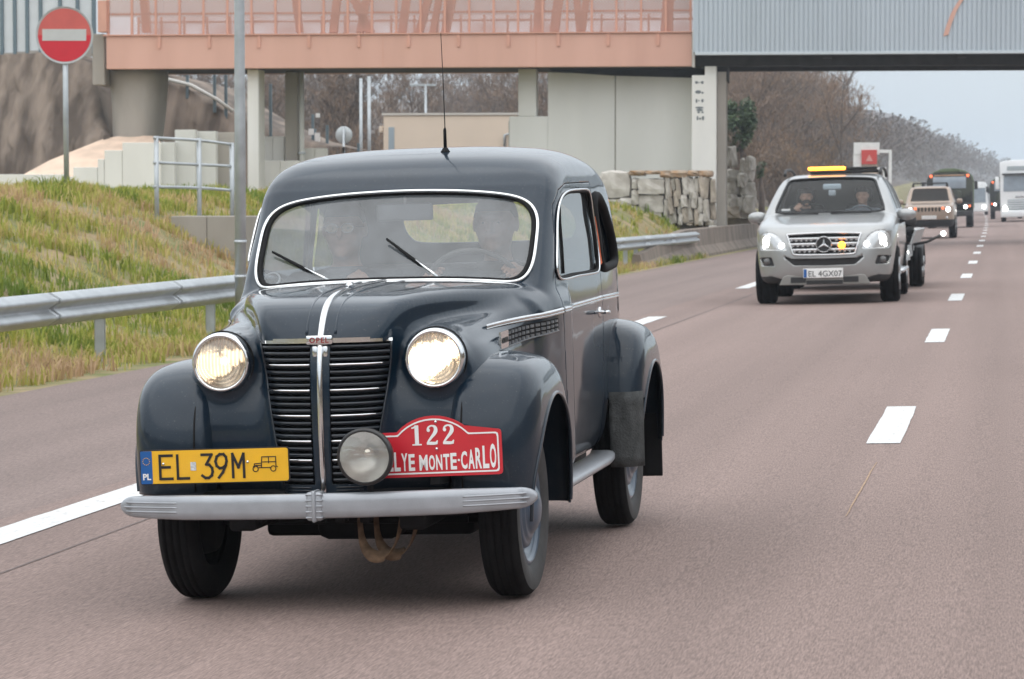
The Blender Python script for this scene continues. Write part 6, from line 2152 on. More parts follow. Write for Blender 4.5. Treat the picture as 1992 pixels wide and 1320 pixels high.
# ---- bumper
nb = 101
xb_ = 0.755 * np.sin(np.linspace(-math.pi / 2, math.pi / 2, nb))
V_, F_ = [], []
prof = [(0.012, -0.042), (-0.022, -0.0435), (-0.030, -0.037), (-0.0325, -0.016), (-0.0325, 0.016), (-0.030, 0.037), (-0.022, 0.0435), (0.012, 0.042)]
for x in xb_:
    a = abs(x) / 0.755
    yb = -0.575 + 0.15 * a ** 2.6
    sc = 1.0 - 0.22 * max(0.0, (a - 0.62) / 0.38) ** 1.5
    sc *= math.sqrt(max(0.0, 1 - (max(0.0, a - 0.93) / 0.0725) ** 2))
    sc = max(sc, 0.22)
    for (dy, dz) in prof: V_.append((x, yb + dy * (1 if a < 0.93 else 0.7), 0.394 + dz * sc - 0.010 * x / 0.755 * 0 + 0.012 * x))
m_ = len(prof)
for i in range(nb - 1):
    for k in range(m_):
        F_.append((i * m_ + k, (i + 1) * m_ + k, (i + 1) * m_ + (k + 1) % m_, i * m_ + (k + 1) % m_))
F_.append(tuple(range(m_))); F_.append(tuple(range((nb - 1) * m_, nb * m_))[::-1])
bump = obj("front_bumper", (V_, F_), M_bumper, saloon)
for sgn in (1, -1):
    for j, zo in enumerate((-0.016, 0.0, 0.016)):
        x = np.linspace(0.515 + 0.0 * j, 0.735 - 0.01 * abs(zo) * 60, 14)
        a = x / 0.755
        P = np.stack([sgn * x, -0.575 + 0.15 * a ** 2.6 - 0.030, 0.394 + zo + 0.012 * sgn * x], 1)
        obj("bumper_rib", tube(P, 0.0042, sides=6), M_bumper, bump)
cl = MB()
cl.add(box(-0.029, 0.029, -0.612, -0.545, 0.343, 0.444, 0.010))
cl.add(box(-0.007, 0.007, -0.621, -0.545, 0.338, 0.449, 0.006))
for z in np.linspace(0.355, 0.435, 5): cl.add(box(-0.0305, 0.0305, -0.6145, -0.55, z - 0.003, z + 0.003, 0.002))
obj("bumper_clamp", cl.get(), M_bumper, bump)
for sgn in (1, -1):
    obj("bumper_iron", box(sgn * 0.31 - 0.02, sgn * 0.31 + 0.02, -0.565, -0.30, 0.375, 0.41, 0.008), M_black, bump)

# ---- number plate, in front of the right-hand wing
pl = empty("number_plate", (-0.385, -0.505, 0.531)); pl.parent = saloon
pl.rotation_euler = (0, math.radians(-0.6), math.radians(1.5))
def rrect(w, h, r, n=5):
    out = []
    for cx, cy, a0 in ((w - r, h - r, 0), (-w + r, h - r, 90), (-w + r, -h + r, 180), (w - r, -h + r, 270)):
        for i in range(n + 1):
            a = math.radians(a0 + 90 * i / n)
            out.append((cx + r * math.cos(a), cy + r * math.sin(a)))
    return out
obj("plate_rim", prism(rrect(0.272, 0.062, 0.010), 0.0, 0.006), M_plateblack, pl, smooth=False)
obj("plate_face", prism(rrect(0.268, 0.058, 0.009), -0.003, 0.002), M_yellow, pl, smooth=False)
obj("euro_band", prism(rrect(0.021, 0.058, 0.004), -0.0045, -0.002), M_euro, pl, smooth=False, loc=(-0.247, 0, 0))
obj("plate_lettering", moved(text_mesh("PL", 0.030, 0.0009, 0.0005), (-0.247, -0.0055, -0.043)), M_white, pl, smooth=False)
stm = MB()
for k in range(12):
    a = 2 * math.pi * k / 12
    stm.add(moved(lathe([(0.0001, -0.001), (0.0016, -0.001), (0.0016, 0.001)], 6, 'y'), (-0.247 + 0.0125 * math.cos(a), -0.0052, 0.022 + 0.0125 * math.sin(a))))
obj("star_ring", stm.get(), M_yellow, pl, smooth=False)
def plate_glyphs(chars, h, stroke, parent, mat_, y):
    """number plate characters drawn as even strokes"""
    S = {'E': [[(1, 1), (0, 1), (0, 0), (1, 0)], [(0, .5), (.8, .5)]], 'L': [[(0, 1), (0, 0), (1, 0)]],
         '3': [[(0, 1), (.95, 1), (.42, .58), (.7, .56), (.95, .42), (1, .26), (.9, .1), (.62, 0), (.3, 0), (.0, .1)]],
         '9': [[(.25, 0), (.62, .22), (.9, .5), (1, .7), (.95, .88), (.75, 1), (.4, 1), (.12, .9), (0, .7), (.1, .5), (.35, .4), (.65, .42), (.9, .52)]],
         'M': [[(0, 0), (0, 1), (.5, .42), (1, 1), (1, 0)]]}
    mb = MB()
    for ch_, x0, w in chars:
        for line in S[ch_]:
            P = np.array([(x0 + u * w, 0, (v - 0.5) * h) for u, v in line])
            for i in range(len(P) - 1):
                d = P[i + 1] - P[i]; L_ = np.linalg.norm(d); d /= L_
                nrm = np.array([-d[2], 0, d[0]]) * stroke / 2
                a, b_ = P[i] - d * stroke * 0.45, P[i + 1] + d * stroke * 0.45
                q = [a - nrm, b_ - nrm, b_ + nrm, a + nrm]
                o_ = [(p[0], y - 0.0006 * (i % 3), p[2]) for p in q]
                mb.add((o_, [(0, 1, 2, 3)]))
    return mb.get()
gl_ = plate_glyphs([('E', -0.197, 0.044), ('L', -0.133, 0.040)], 0.082, 0.0095, pl, M_plateblack, -0.0052)
obj("plate_lettering", gl_, M_plateblack, pl, smooth=False)
gl_ = plate_glyphs([('3', -0.044, 0.038), ('9', 0.006, 0.040), ('M', 0.068, 0.040)], 0.082, 0.0095, pl, M_plateblack, -0.0052)
obj("plate_lettering", gl_, M_plateblack, pl, smooth=False)
obj("seal_sticker", box(-0.086, -0.066, -0.0045, -0.002, -0.014, 0.016), mat("seal_grey", (0.55, 0.58, 0.6), rough=0.5, var=0.3, vscale=120), pl, smooth=False)
ic = MB()   # the little old car emblem, in outline
def seg(a, b_, w=0.0032):
    a, b_ = np.array([a[0], 0, a[1]]), np.array([b_[0], 0, b_[1]])
    d = b_ - a; d /= np.linalg.norm(d); nrm = np.array([-d[2], 0, d[0]]) * w / 2
    q = [a - nrm - d * w * .4, b_ - nrm + d * w * .4, b_ + nrm + d * w * .4, a + nrm - d * w * .4]
    ic.add(([(p[0], -0.0052, p[2]) for p in q], [(0, 1, 2, 3)]))
ox, oz = 0.140, -0.020
for a, b_ in (((0.006, 0.012), (0.006, 0.024)), ((0.006, 0.024), (0.032, 0.026)), ((0.032, 0.026), (0.034, 0.048)), ((0.034, 0.048), (0.084, 0.048)), ((0.084, 0.048), (0.084, 0.014)),
              ((0.032, 0.026), (0.032, 0.010)), ((0.018, 0.010), (0.064, 0.010)), ((0.058, 0.048), (0.058, 0.026)), ((0.036, 0.030), (0.084, 0.030)), ((0.010, 0.018), (0.030, 0.018)), ((0.084, 0.014), (0.090, 0.012)), ((0.002, 0.015), (0.018, 0.016))):
    seg((ox + a[0], oz + a[1]), (ox + b_[0], oz + b_[1]))
for cx in (0.010, 0.074):
    for k in range(14):
        a0, a1 = 2 * math.pi * k / 14, 2 * math.pi * (k + 1) / 14
        seg((ox + cx + 0.0095 * math.cos(a0), oz + 0.006 + 0.0095 * math.sin(a0)), (ox + cx + 0.0095 * math.cos(a1), oz + 0.006 + 0.0095 * math.sin(a1)), 0.003)
obj("plate_emblem", ic.get(), M_plateblack, pl, smooth=False)
for x in (-0.185, 0.122):
    obj("plate_screw", lathe([(0.0001, -0.004), (0.004, -0.003), (0.005, 0.0)], 12, 'y'), M_chrome, pl, loc=(x, -0.004, 0.012))
obj("plate_bracket", box(-0.10, 0.10, 0.006, 0.09, -0.03, 0.01, 0.004), M_black, pl)

# ---- rally plate
rp = empty("rally_plate", (0.409, -0.503, 0.484)); rp.parent = saloon
rp.rotation_euler = (math.radians(-2), math.radians(-1.4), math.radians(-1.0))
def rally_outline(gx, inset):
    w, hs, ht = 0.243 - inset, 0.158 - inset * 1.0, 0.212 - inset
    pts = [(-w, inset), (w, inset), (w, hs)]
    pts.append((0.130 - inset * 0.4, hs))
    for k in range(0, 13):
        a = math.radians(40 + 100 * k / 12)
        pts.append((0.130 * math.cos(a) / math.cos(math.radians(40)) * (1 - inset * 2.2), hs + (ht - hs) * (math.sin(a) - math.sin(math.radians(40))) / (1 - math.sin(math.radians(40)))))
    pts.append((-0.130 + inset * 0.4, hs)); pts.append((-w, hs))
    return pts
def round_poly(pts, r=0.010):
    P = np.array(pts, float); n_ = len(P); out = []
    for i in range(n_):
        a, b_, c = P[i - 1], P[i], P[(i + 1) % n_]
        u, v = a - b_, c - b_; lu, lv = np.linalg.norm(u), np.linalg.norm(v); u /= lu; v /= lv
        if u @ v < -0.8: out.append(b_); continue
        d = min(r, lu * .45, lv * .45)
        for t in (0, .25, .5, .75, 1.0):
            out.append((1 - t) ** 2 * (b_ + u * d) + 2 * t * (1 - t) * b_ + t * t * (b_ + v * d))
    return [tuple(p) for p in out]
obj("plate_board", prism(round_poly(rally_outline(0, 0.0), 0.014), 0.0, 0.006), M_red, rp, smooth=False)
oA, oB = round_poly(rally_outline(0, 0.010), 0.010), round_poly(rally_outline(0, 0.0155), 0.008)
nA = resample(np.array(oA), 120, True); nB = resample(np.array(oB), 120, True)
k0 = np.argmin(np.linalg.norm(nB - nA[0], axis=1)); nB = np.roll(nB, -k0, 0)
V_ = [(p[0], -0.0018, p[1]) for p in nA] + [(p[0], -0.0018, p[1]) for p in nB]
F_ = [(i, (i + 1) % 120, 120 + (i + 1) % 120, 120 + i) for i in range(120)]
obj("plate_border", (V_, F_), M_white, rp, smooth=False)
def ribbon(P, W, y):
    """a flat stroke of varying width along a path"""
    P = np.asarray(P, float); T = np.gradient(P, axis=0); T /= np.linalg.norm(T, axis=1)[:, None]
    Nn = np.stack([-T[:, 1], T[:, 0]], 1)
    V_, F_ = [], []
    for i in range(len(P)):
        a, b_ = P[i] - Nn[i] * W[i] / 2, P[i] + Nn[i] * W[i] / 2
        V_ += [(a[0], y, a[1]), (b_[0], y, b_[1])]
        if i: F_.append((2 * i - 2, 2 * i, 2 * i + 1, 2 * i - 1))
    return V_, F_
def serif_digit(ch_, x0, z0, h):
    def sc(P): return [(x0 + u * h, z0 + v * h) for u, v in P]
    if ch_ == '1':
        return [ribbon(sc([(0.32, 0.0), (0.32, 0.5), (0.32, 1.0)]), [0.20 * h] * 3, -0.0018), ribbon(sc([(0.08, 0.035), (0.56, 0.035)]), [0.07 * h] * 2, -0.0022),
                ribbon(sc([(0.06, 0.86), (0.20, 0.90), (0.30, 0.98)]), [0.06 * h, 0.09 * h, 0.05 * h], -0.0026)]
    P = catmull(sc([(0.14, .74), (0.16, .88), (0.32, .955), (0.48, .90), (0.53, .74), (0.46, .57), (0.30, .38), (0.13, .17), (0.07, .06)]), 5)
    u = np.linspace(0, 1, len(P))
    W = np.interp(u, [0, .12, .28, .42, .56, .75, 1.0], np.array([.16, .09, .08, .17, .20, .13, .06]) * h)
    dot = [(x0 + (0.155 + 0.085 * math.cos(q)) * h, z0 + (0.735 + 0.085 * math.sin(q)) * h) for q in np.linspace(0, 2 * math.pi, 14, endpoint=False)]
    foot = ribbon(sc([(0.05, .075), (0.25, .085), (0.42, .075), (0.55, .09), (0.60, .22)]), np.array([.11, .16, .15, .15, .05]) * h, -0.0024)
    return [ribbon(P, W, -0.0018), flat_poly(dot, -0.0021), foot]
def flat_poly(poly, y):
    bm = bmesh.new()
    vs_ = [bm.verts.new((p[0], y, p[1])) for p in poly]
    try:
        f = bm.faces.new(vs_)
        bmesh.ops.triangulate(bm, faces=[f])
    except ValueError:
        pass
    bm.verts.index_update()
    r_ = [tuple(v.co) for v in bm.verts], [tuple(v.index for v in f.verts) for f in bm.faces]
    bm.free()
    return r_
mb = MB()
for ch_, x0 in (('1', -0.080), ('2', -0.026), ('2', 0.032)):
    for VF_ in serif_digit(ch_, x0, 0.110, 0.070):
        mb.add(VF_)
obj("plate_number", mb.get(), M_white, rp, smooth=False)
mb = MB()
word = "RALLYE MONTE·CARLO"
xs0, x1 = -0.222, 0.224
adv = {'M': 1.25, 'I': .5, ' ': .42, '·': .42}
tot = sum(adv.get(c, 0.93) for c in word); cur = xs0
for c in word:
    a = adv.get(c, 0.93) * (x1 - xs0) / tot
    if c == '·':
        mb.add(flat_poly([(cur + a / 2 + 0.0042 * math.cos(q), 0.054 + 0.0042 * math.sin(q)) for q in np.linspace(0, 2 * math.pi, 12, endpoint=False)], -0.0018))
    elif c != ' ':
        V_, F_ = text_mesh(c, 1.0, 0.030, 0, 'LEFT')
        A = np.array(V_); w_ = A[:, 0].max() - A[:, 0].min(); h_ = A[:, 2].max() - A[:, 2].min()
        mid = cur + a / 2
        hh = 0.053 + 0.036 * (abs(mid) / 0.224) ** 1.8
        A[:, 0] = (A[:, 0] - A[:, 0].min()) / w_ * a * 0.86 + cur + a * 0.07
        A[:, 2] = (A[:, 2] - A[:, 2].min()) / h_ * hh + 0.022
        A[:, 1] = -0.0018
        mb.add((A, F_))
    cur += a
obj("plate_lettering", mb.get(), M_white, rp, smooth=False)
for x, z in ((0.012, 0.190), (0.012, 0.096)):
    obj("plate_screw", lathe([(0.0001, -0.006), (0.004, -0.005), (0.0055, 0.0)], 12, 'y'), M_chrome, rp, loc=(x, -0.001, z))
obj("plate_bracket", box(-0.02, 0.02, 0.006, 0.16, -0.03, 0.06, 0.004), M_black, rp)

# ---- spot lamp in front of the grille
sp = empty("spot_lamp", (0.190, -0.620, 0.566)); sp.parent = saloon
sp.rotation_euler = (math.radians(2), 0, math.radians(-3))
obj("lamp_shell", lathe([(0.088, -0.010), (0.096, -0.012), (0.1005, -0.004), (0.1005, 0.012), (0.094, 0.035), (0.075, 0.075), (0.045, 0.100), (0.0001, 0.108)], 44, 'y'), mat("lamp_black", (0.012, 0.012, 0.013), rough=0.4, coat=0.3), sp)
obj("lamp_reflector", lathe([(0.0001, 0.060), (0.02, 0.058), (0.05, 0.042), (0.075, 0.016), (0.089, -0.008)], 40, 'y'), mat("spot_reflector", (0.62, 0.62, 0.60), rough=0.26, metal=1.0, var=0.1, vscale=14), sp)
V_, F_ = [], []
nr, na = 12, 64
for i in range(nr + 1):
    r = 0.0895 * i / nr
    for k in range(na):
        a = 2 * math.pi * k / na
        V_.append((r * math.cos(a), -0.016 * (1 - (i / nr) ** 2) - 0.009 + 0.0009 * math.cos(r * math.cos(a) * 2 * math.pi / 0.0085), r * math.sin(a)))
for i in range(nr):
    for k in range(na): F_.append((i * na + k, i * na + (k + 1) % na, (i + 1) * na + (k + 1) % na, (i + 1) * na + k))
obj("lamp_lens", (V_, F_), glass_mat("spot_glass", tint=(0.92, 0.92, 0.90), film=0.26, film_col=(0.62, 0.61, 0.57), ior=1.5), sp)
obj("bulb_shield", lathe([(0.0001, -0.004), (0.014, -0.002), (0.018, 0.010), (0.016, 0.03)], 16, 'y'), M_reflector, sp, loc=(0.004, 0.012, 0.012))
obj("lamp_bracket", tube([(0.0, 0.05, -0.09), (0.0, 0.055, -0.14), (0.0, 0.06, -0.19)], 0.012, sides=8), M_black, sp)

# ---- wipers, aerial, cabin fittings
def ws_y(x, z): return front_y([x], z)[0]
for (bx, bz, tx, tz) in ((-0.206, 1.118, -0.500, 1.268), (0.224, 1.116, -0.040, 1.306)):
    by = -0.02 + float(np.interp(bz, [1.128, 1.494], [0.735, 0.975]))
    ty_ = -0.030 + float(np.interp(tz, [1.128, 1.494], [0.71, 0.975]))
    wp = empty("wiper", (0, 0, 0)); wp.parent = saloon
    A, B = np.array([bx, by, bz]), np.array([tx, ty_, tz])
    obj("wiper_arm", tube([A + (0, 0.02, -0.01), A, A + (B - A) * 0.25 + (0, -0.01, 0.006), A + (B - A) * 0.52 + (0, -0.008, 0.006)], [0.013, 0.010, 0.0065, 0.0035], sides=8), M_chrome, wp)
    obj("wiper_blade", tube([A + (B - A) * 0.30 + (0, -0.002, -0.010), A + (B - A) * 0.5 + (0, -0.004, 0.0), B], [0.006, 0.008, 0.005], sides=6), M_black, wp)
za = float(top_z(0.1, [1.3])[0])
P = [(0.105, 1.30, za - 0.01), (0.105, 1.30, za + 0.09), (0.106, 1.30, za + 0.10), (0.104, 1.301, za + 0.30), (0.100, 1.303, za + 0.485)]
obj("aerial", tube(P, [0.0075, 0.0065, 0.0022, 0.0018, 0.0014], sides=8), M_black, saloon)
obj("aerial_foot", lathe([(0.0001, 0.018), (0.010, 0.016), (0.016, 0.006), (0.020, 0.0), (0.020, -0.01)], 16, 'z'), M_black, saloon, loc=(0.105, 1.30, za))
dash = catmull([(0.735, 1.085), (0.80, 1.125), (0.90, 1.12), (0.96, 1.07), (0.965, 0.95), (0.94, 0.80)], 4)
obj("dashboard", prism([tuple(p) for p in dash] + [(0.75, 0.80)], -0.60, 0.60, 'yz'), M_trim_in, saloon)
sw = empty("steering_wheel", (0.255, 1.10, 1.085)); sw.parent = saloon
sw.rotation_euler = (math.radians(32), 0, 0)
M_wheelrim = mat("wheel_bakelite", (0.12, 0.115, 0.11), rough=0.35)
obj("rim", tube([(0.195 * math.cos(a), 0, 0.195 * math.sin(a)) for a in np.linspace(0, 2 * math.pi, 48, endpoint=False)], 0.011, True, 8), M_wheelrim, sw)
for a in (0.5, 2.64, 4.71):
    obj("spoke", tube([(0, 0, 0), (0.19 * math.cos(a), 0, 0.19 * math.sin(a))], 0.007, sides=6), M_wheelrim, sw)
obj("column", tube([(0, 0.0, 0), (0, -0.45, 0.0)], 0.02, sides=8), M_black, sw)
mir = obj("rear_view_mirror", box(-0.115, 0.115, -0.012, 0.012, -0.034, 0.034, 0.008), mat("mirror_back", (0.09, 0.10, 0.115), rough=0.4, coat=0.4), saloon, loc=(-0.01, 1.02, 1.41))
obj("stalk", tube([(0, 0, 0.03), (0, 0.02, 0.10)], 0.006, sides=6), M_chrome, mir)
for sgn in (1, -1):
    obj("front_seat", box(sgn * 0.31 - 0.27, sgn * 0.31 + 0.27, 1.50, 1.62, 0.55, 1.14, 0.05, 3), M_seat, saloon)
obj("rear_seat", box(-0.56, 0.56, 2.25, 2.42, 0.55, 1.18, 0.05, 3), M_seat, saloon)
obj("dash_dial", lathe([(0.028, -0.002), (0.032, -0.004), (0.036, -0.002), (0.036, 0.002)], 24, 'y', True), mat("sticker_pale", (0.34, 0.36, 0.38), rough=0.5), saloon, loc=(-0.495, 0.742, 1.158), rot=(math.radians(-38), 0, 0))

# thin orange triangle set at the rear edge of the door window
V_ = []
for (y_, z_) in ((1.838, 1.165), (1.885, 1.175), (1.845, 1.37)):
    V_.append((float(side_x(y_, z_)[0]) + 0.012, y_, z_))
V_ += [(a - 0.004, b_, c_) for a, b_, c_ in V_]
obj("orange_sliver", (V_, [(0, 1, 2), (3, 5, 4), (0, 3, 4, 1), (1, 4, 5, 2), (2, 5, 3, 0)]), mat("sliver_orange", (0.75, 0.13, 0.03), rough=0.5, var=0.1), saloon, False)
# =================================================================== people
def person(name, label, origin_parent, prims, mats, h, lo, hi, loc, rot=(0, 0, 0), parts=None, scale=1.0):
    """one continuous body grown from tapered limbs; prims: (kind, data, material slot, blend)"""
    g_ = Grid(lo, hi, h)
    P = np.stack(np.meshgrid(g_.x, g_.y, g_.z, indexing='ij'), -1).astype(np.float32)
    Fd = None; best = None; slot = None
    for kind, dat, ms, k in prims:
        if kind == 'cone':
            a, b_, r1, r2 = np.array(dat[0], np.float32), np.array(dat[1], np.float32), dat[2], dat[3]
            ab = b_ - a
            t = np.clip(((P - a) @ ab) / max(float(ab @ ab), 1e-9), 0, 1)
            d = np.linalg.norm(P - a - t[..., None] * ab, axis=-1) - (r1 + (r2 - r1) * t)
        elif kind == 'ell':
            c, r = np.array(dat[0], np.float32), np.array(dat[1], np.float32)
            q = (P - c) / r
            l1 = np.linalg.norm(q, axis=-1); l2 = np.linalg.norm(q / r, axis=-1)
            d = l1 * (l1 - 1.0) / np.maximum(l2, 1e-6)
        elif kind == 'cut':
            c, r = np.array(dat[0], np.float32), np.array(dat[1], np.float32)
            q = (P - c) / r
            l1 = np.linalg.norm(q, axis=-1); l2 = np.linalg.norm(q / r, axis=-1)
            d = l1 * (l1 - 1.0) / np.maximum(l2, 1e-6)
            Fd = smax(Fd, -d, k); continue
        if Fd is None:
            Fd, best, slot = d, d.copy(), np.full(d.shape, ms, np.int8)
        else:
            Fd = smin(Fd, d, k)
            m = d < best
            best[m] = d[m]; slot[m] = ms
    V, Q = surface_nets(g_, Fd.astype(np.float32), 1)
    e = empty(name, loc, rot)
    e.scale = (scale,) * 3
    tag(e, label, "person")
    o = obj("body", (V, Q), None, e)
    for m in mats: o.data.materials.append(m)
    ci = np.clip(((V[Q].mean(1) - g_.lo) / h).round().astype(int), 0, np.array(g_.shape) - 1)
    o.data.polygons.foreach_set("material_index", slot[ci[:, 0], ci[:, 1], ci[:, 2]].astype(np.int32))
    o.data.update()
    return e


def head_prims(c, skin=0, turn=0.0, full=1.0):
    """head about a centre c, facing -Y turned by an angle"""
    c = np.array(c, float); ct, st_ = math.cos(turn), math.sin(turn)
    def T(x, y, z): return tuple(c + np.array([x * ct - y * st_, x * st_ + y * ct, z]))
    r = [('ell', (T(0, 0.012, 0.025), (0.076 * full, 0.094, 0.100)), skin, 0.02), ('ell', (T(0, -0.020, -0.050), (0.060 * full, 0.066, 0.066)), skin, 0.03),
         ('cone', (T(0, -0.092, 0.018), T(0, -0.108, -0.016), 0.009, 0.015), skin, 0.012), ('ell', (T(0, -0.074, 0.034), (0.052, 0.020, 0.014)), skin, 0.015),
         ('ell', (T(0, -0.082, -0.048), (0.028, 0.014, 0.009)), skin, 0.010), ('ell', (T(0, -0.070, -0.092), (0.028, 0.025, 0.020)), skin, 0.02),
         ('ell', (T(-0.078 * full, 0.010, 0.004), (0.011, 0.022, 0.032)), skin, 0.008), ('ell', (T(0.078 * full, 0.010, 0.004), (0.011, 0.022, 0.032)), skin, 0.008),
         ('ell', (T(-0.040, -0.060, -0.022), (0.028, 0.026, 0.026)), skin, 0.02), ('ell', (T(0.040, -0.060, -0.022), (0.028, 0.026, 0.026)), skin, 0.02),
         ('cone', (T(0, 0.020, -0.07), T(0, 0.035, -0.15), 0.052, 0.058), skin, 0.03)]
    cuts = [('cut', (T(-0.031, -0.090, 0.014), (0.017, 0.012, 0.010)), skin, 0.008), ('cut', (T(0.031, -0.090, 0.014), (0.017, 0.012, 0.010)), skin, 0.008),
            ('cut', (T(0, -0.098, -0.048), (0.024, 0.010, 0.0025)), skin, 0.004)]
    return r, cuts, T


def hand_prims(wrist, tip, nrm, skin=0, curl=0.6, thumb=1):
    """palm and five curled fingers from the wrist towards tip; nrm is the side the palm faces"""
    w, t, n = np.array(wrist, float), np.array(tip, float), np.array(nrm, float)
    d = t - w; d /= np.linalg.norm(d); n = n - d * (n @ d); n /= np.linalg.norm(n); s = np.cross(d, n)
    pr = [('cone', (tuple(w), tuple(w + d * 0.03), 0.024, 0.026), skin, 0.012)]
    for k in (-1.5, -0.5, 0.5, 1.5):
        base = w + d * 0.085 + s * k * 0.0195
        pr.append(('cone', (tuple(w + d * 0.02 + s * k * 0.012), tuple(base), 0.016, 0.0125), skin, 0.010))
        L = 0.078 - 0.008 * abs(k - 0.3)
        p, dd = base, d.copy()
        for q, f in enumerate((0.45, 0.32, 0.23)):
            an = curl * (0.5 + 0.5 * q)
            dd = dd * math.cos(an) + n * math.sin(an); dd /= np.linalg.norm(dd)
            p2 = p + dd * L * f
            pr.append(('cone', (tuple(p), tuple(p2), 0.0100 - 0.001 * q, 0.0092 - 0.001 * q), skin, 0.004))
            p = p2
    tb = w + d * 0.03 + s * thumb * 0.026
    t2 = tb + (d * 0.6 + s * thumb * 0.7 + n * 0.35) * 0.036; t3 = t2 + (d * 0.8 + s * thumb * 0.15 + n * 0.5) * 0.030
    pr += [('cone', (tuple(tb), tuple(t2), 0.013, 0.0105), skin, 0.008), ('cone', (tuple(t2), tuple(t3), 0.0105, 0.0085), skin, 0.004)]
    return pr


def torso_prims(sh_w=0.19, cl=1, lean=0.0):
    """seated trunk, hips at the origin, shoulders about half a metre up"""
    return [('ell', ((0, 0, 0.06), (0.185, 0.135, 0.13)), cl, 0.05), ('ell', ((0, lean * 0.5 + 0.0, 0.24), (0.180, 0.128, 0.18)), cl, 0.06),
            ('ell', ((0, lean + 0.005, 0.40), (0.190, 0.120, 0.15)), cl, 0.06), ('cone', ((-sh_w, lean + 0.01, 0.475), (sh_w, lean + 0.01, 0.475), 0.060, 0.060), cl, 0.05),
            ('cone', ((-0.095, 0.0, 0.03), (-0.12, -0.42, 0.06), 0.088, 0.066), cl, 0.05), ('cone', ((0.095, 0.0, 0.03), (0.12, -0.42, 0.06), 0.088, 0.066), cl, 0.05)]


def arm_prims(side, sh, el, wr, cl=1):
    return [('cone', (sh, el, 0.056, 0.044), cl, 0.03), ('cone', (el, wr, 0.043, 0.030), cl, 0.02)]


M_skin = mat("skin", (0.50, 0.285, 0.205), rough=0.55, var=0.10, vscale=22)
M_jacket = mat("dark_jacket", (0.020, 0.022, 0.028), rough=0.85, var=0.25, vscale=18)
M_jacket2 = mat("black_jumper", (0.014, 0.014, 0.015), rough=0.9, var=0.25, vscale=18)
M_shirt = mat("grey_shirt", (0.13, 0.14, 0.16), rough=0.9, var=0.15)
M_hairg = mat("grey_hair", (0.10, 0.092, 0.085), rough=0.75, var=0.35, vscale=60)
M_hairb = mat("brown_hair", (0.030, 0.022, 0.017), rough=0.7, var=0.35, vscale=60)
M_eye = mat("eye_dark", (0.09, 0.06, 0.045), rough=0.3)


def hair_cap(e, T, m, beard=False, full=1.0, bald=False):
    V, F = [], []
    nu, nv = 20, 9
    for i in range(nv):
        ph = math.radians(90 - 100 * i / (nv - 1))
        for k in range(nu):
            th = 2 * math.pi * k / nu
            x, y, z = math.cos(ph) * math.cos(th), math.cos(ph) * math.sin(th), math.sin(ph)
            low = -0.35 if y > 0.1 else (0.26 if y < -0.35 else 0.0)
            z2 = max(z, low)
            f = 1.03 + 0.02 * math.sin(k * 5 + i * 3)
            V.append(T(0.079 * full * x * f, 0.016 + 0.098 * y * f, 0.032 + 0.103 * z2 * f))
    for i in range(nv - 1):
        for k in range(nu): F.append((i * nu + k, (i + 1) * nu + k, (i + 1) * nu + (k + 1) % nu, i * nu + (k + 1) % nu))
    obj("hair", (V, F), m, e)


def eyes(e, T):
    for sx in (-0.031, 0.031):
        obj("eye", moved(lathe([(0.0001, -0.006), (0.005, -0.005), (0.008, 0.0), (0.005, 0.005), (0.0001, 0.006)], 10, 'y'), T(sx, -0.072, 0.013)), M_eye, e)


def car_pt(x, y, z):
    return tuple(CAR_O + _ex2 * x + _ey * y + _ez2 * z)
CAR_E = tuple(saloon.rotation_euler)

# passenger of the saloon: glasses, hand held up at his chin
ho = np.array([-0.335, 1.33, 0.640])
hc = (0.01, -0.055, 0.700)
hp, cuts, Tq = head_prims(hc, 0, 0.04, 1.08)
pr = torso_prims(0.195, 1, -0.03) + arm_prims(-1, (-0.20, -0.02, 0.47), (-0.25, -0.20, 0.27), (-0.10, -0.26, 0.42)) + arm_prims(1, (0.20, -0.02, 0.47), (0.27, -0.20, 0.26), (0.17, -0.25, 0.44)) \
    + hand_prims((0.165, -0.255, 0.45), (0.075, -0.225, 0.53), (-0.5, 0.6, 0.1), 0, 0.75, 1) + hand_prims((-0.10, -0.26, 0.43), (0.02, -0.25, 0.46), (0.1, 0.8, -0.3), 0, 0.5, 1) + hp + cuts
e = person("person", "grey-haired passenger in dark jacket and glasses, hand raised to his chin, in the vintage saloon", None, pr, [M_skin, M_jacket, M_shirt], 0.0075, (-0.36, -0.52, -0.08), (0.36, 0.17, 0.86), car_pt(*ho), CAR_E)
hair_cap(e, Tq, M_hairg, full=1.08); eyes(e, Tq)
gm = MB()
for sx in (-0.033, 0.033):
    gm.add(tube([Tq(sx + 0.026 * math.cos(a), -0.100, 0.013 + 0.019 * math.sin(a)) for a in np.linspace(0, 2 * math.pi, 18, endpoint=False)], 0.0022, True, 6))
gm.add(tube([Tq(-0.008, -0.104, 0.018), Tq(0.008, -0.104, 0.018)], 0.002, sides=6))
for sx in (-1, 1): gm.add(tube([Tq(sx * 0.059, -0.098, 0.018), Tq(sx * 0.083, -0.02, 0.018), Tq(sx * 0.084, 0.02, 0.012)], 0.002, sides=6))
gl = obj("glasses", gm.get(), M_chrome, e)
for sx in (-0.033, 0.033):
    V = [Tq(sx + 0.025 * math.cos(a), -0.101, 0.013 + 0.018 * math.sin(a)) for a in np.linspace(0, 2 * math.pi, 18, endpoint=False)]
    obj("spectacle_lens", (V, [tuple(range(18))]), glass_mat("spectacle_glass", tint=(0.9, 0.92, 0.92), film=0.25, film_col=(0.75, 0.78, 0.78), ior=1.9), gl)
obj("collar", tube([Tq(0.075 * math.cos(a), 0.03 + 0.07 * math.sin(a), -0.165) for a in np.linspace(0, 2 * math.pi, 20, endpoint=False)], 0.020, True, 8), M_shirt, e)

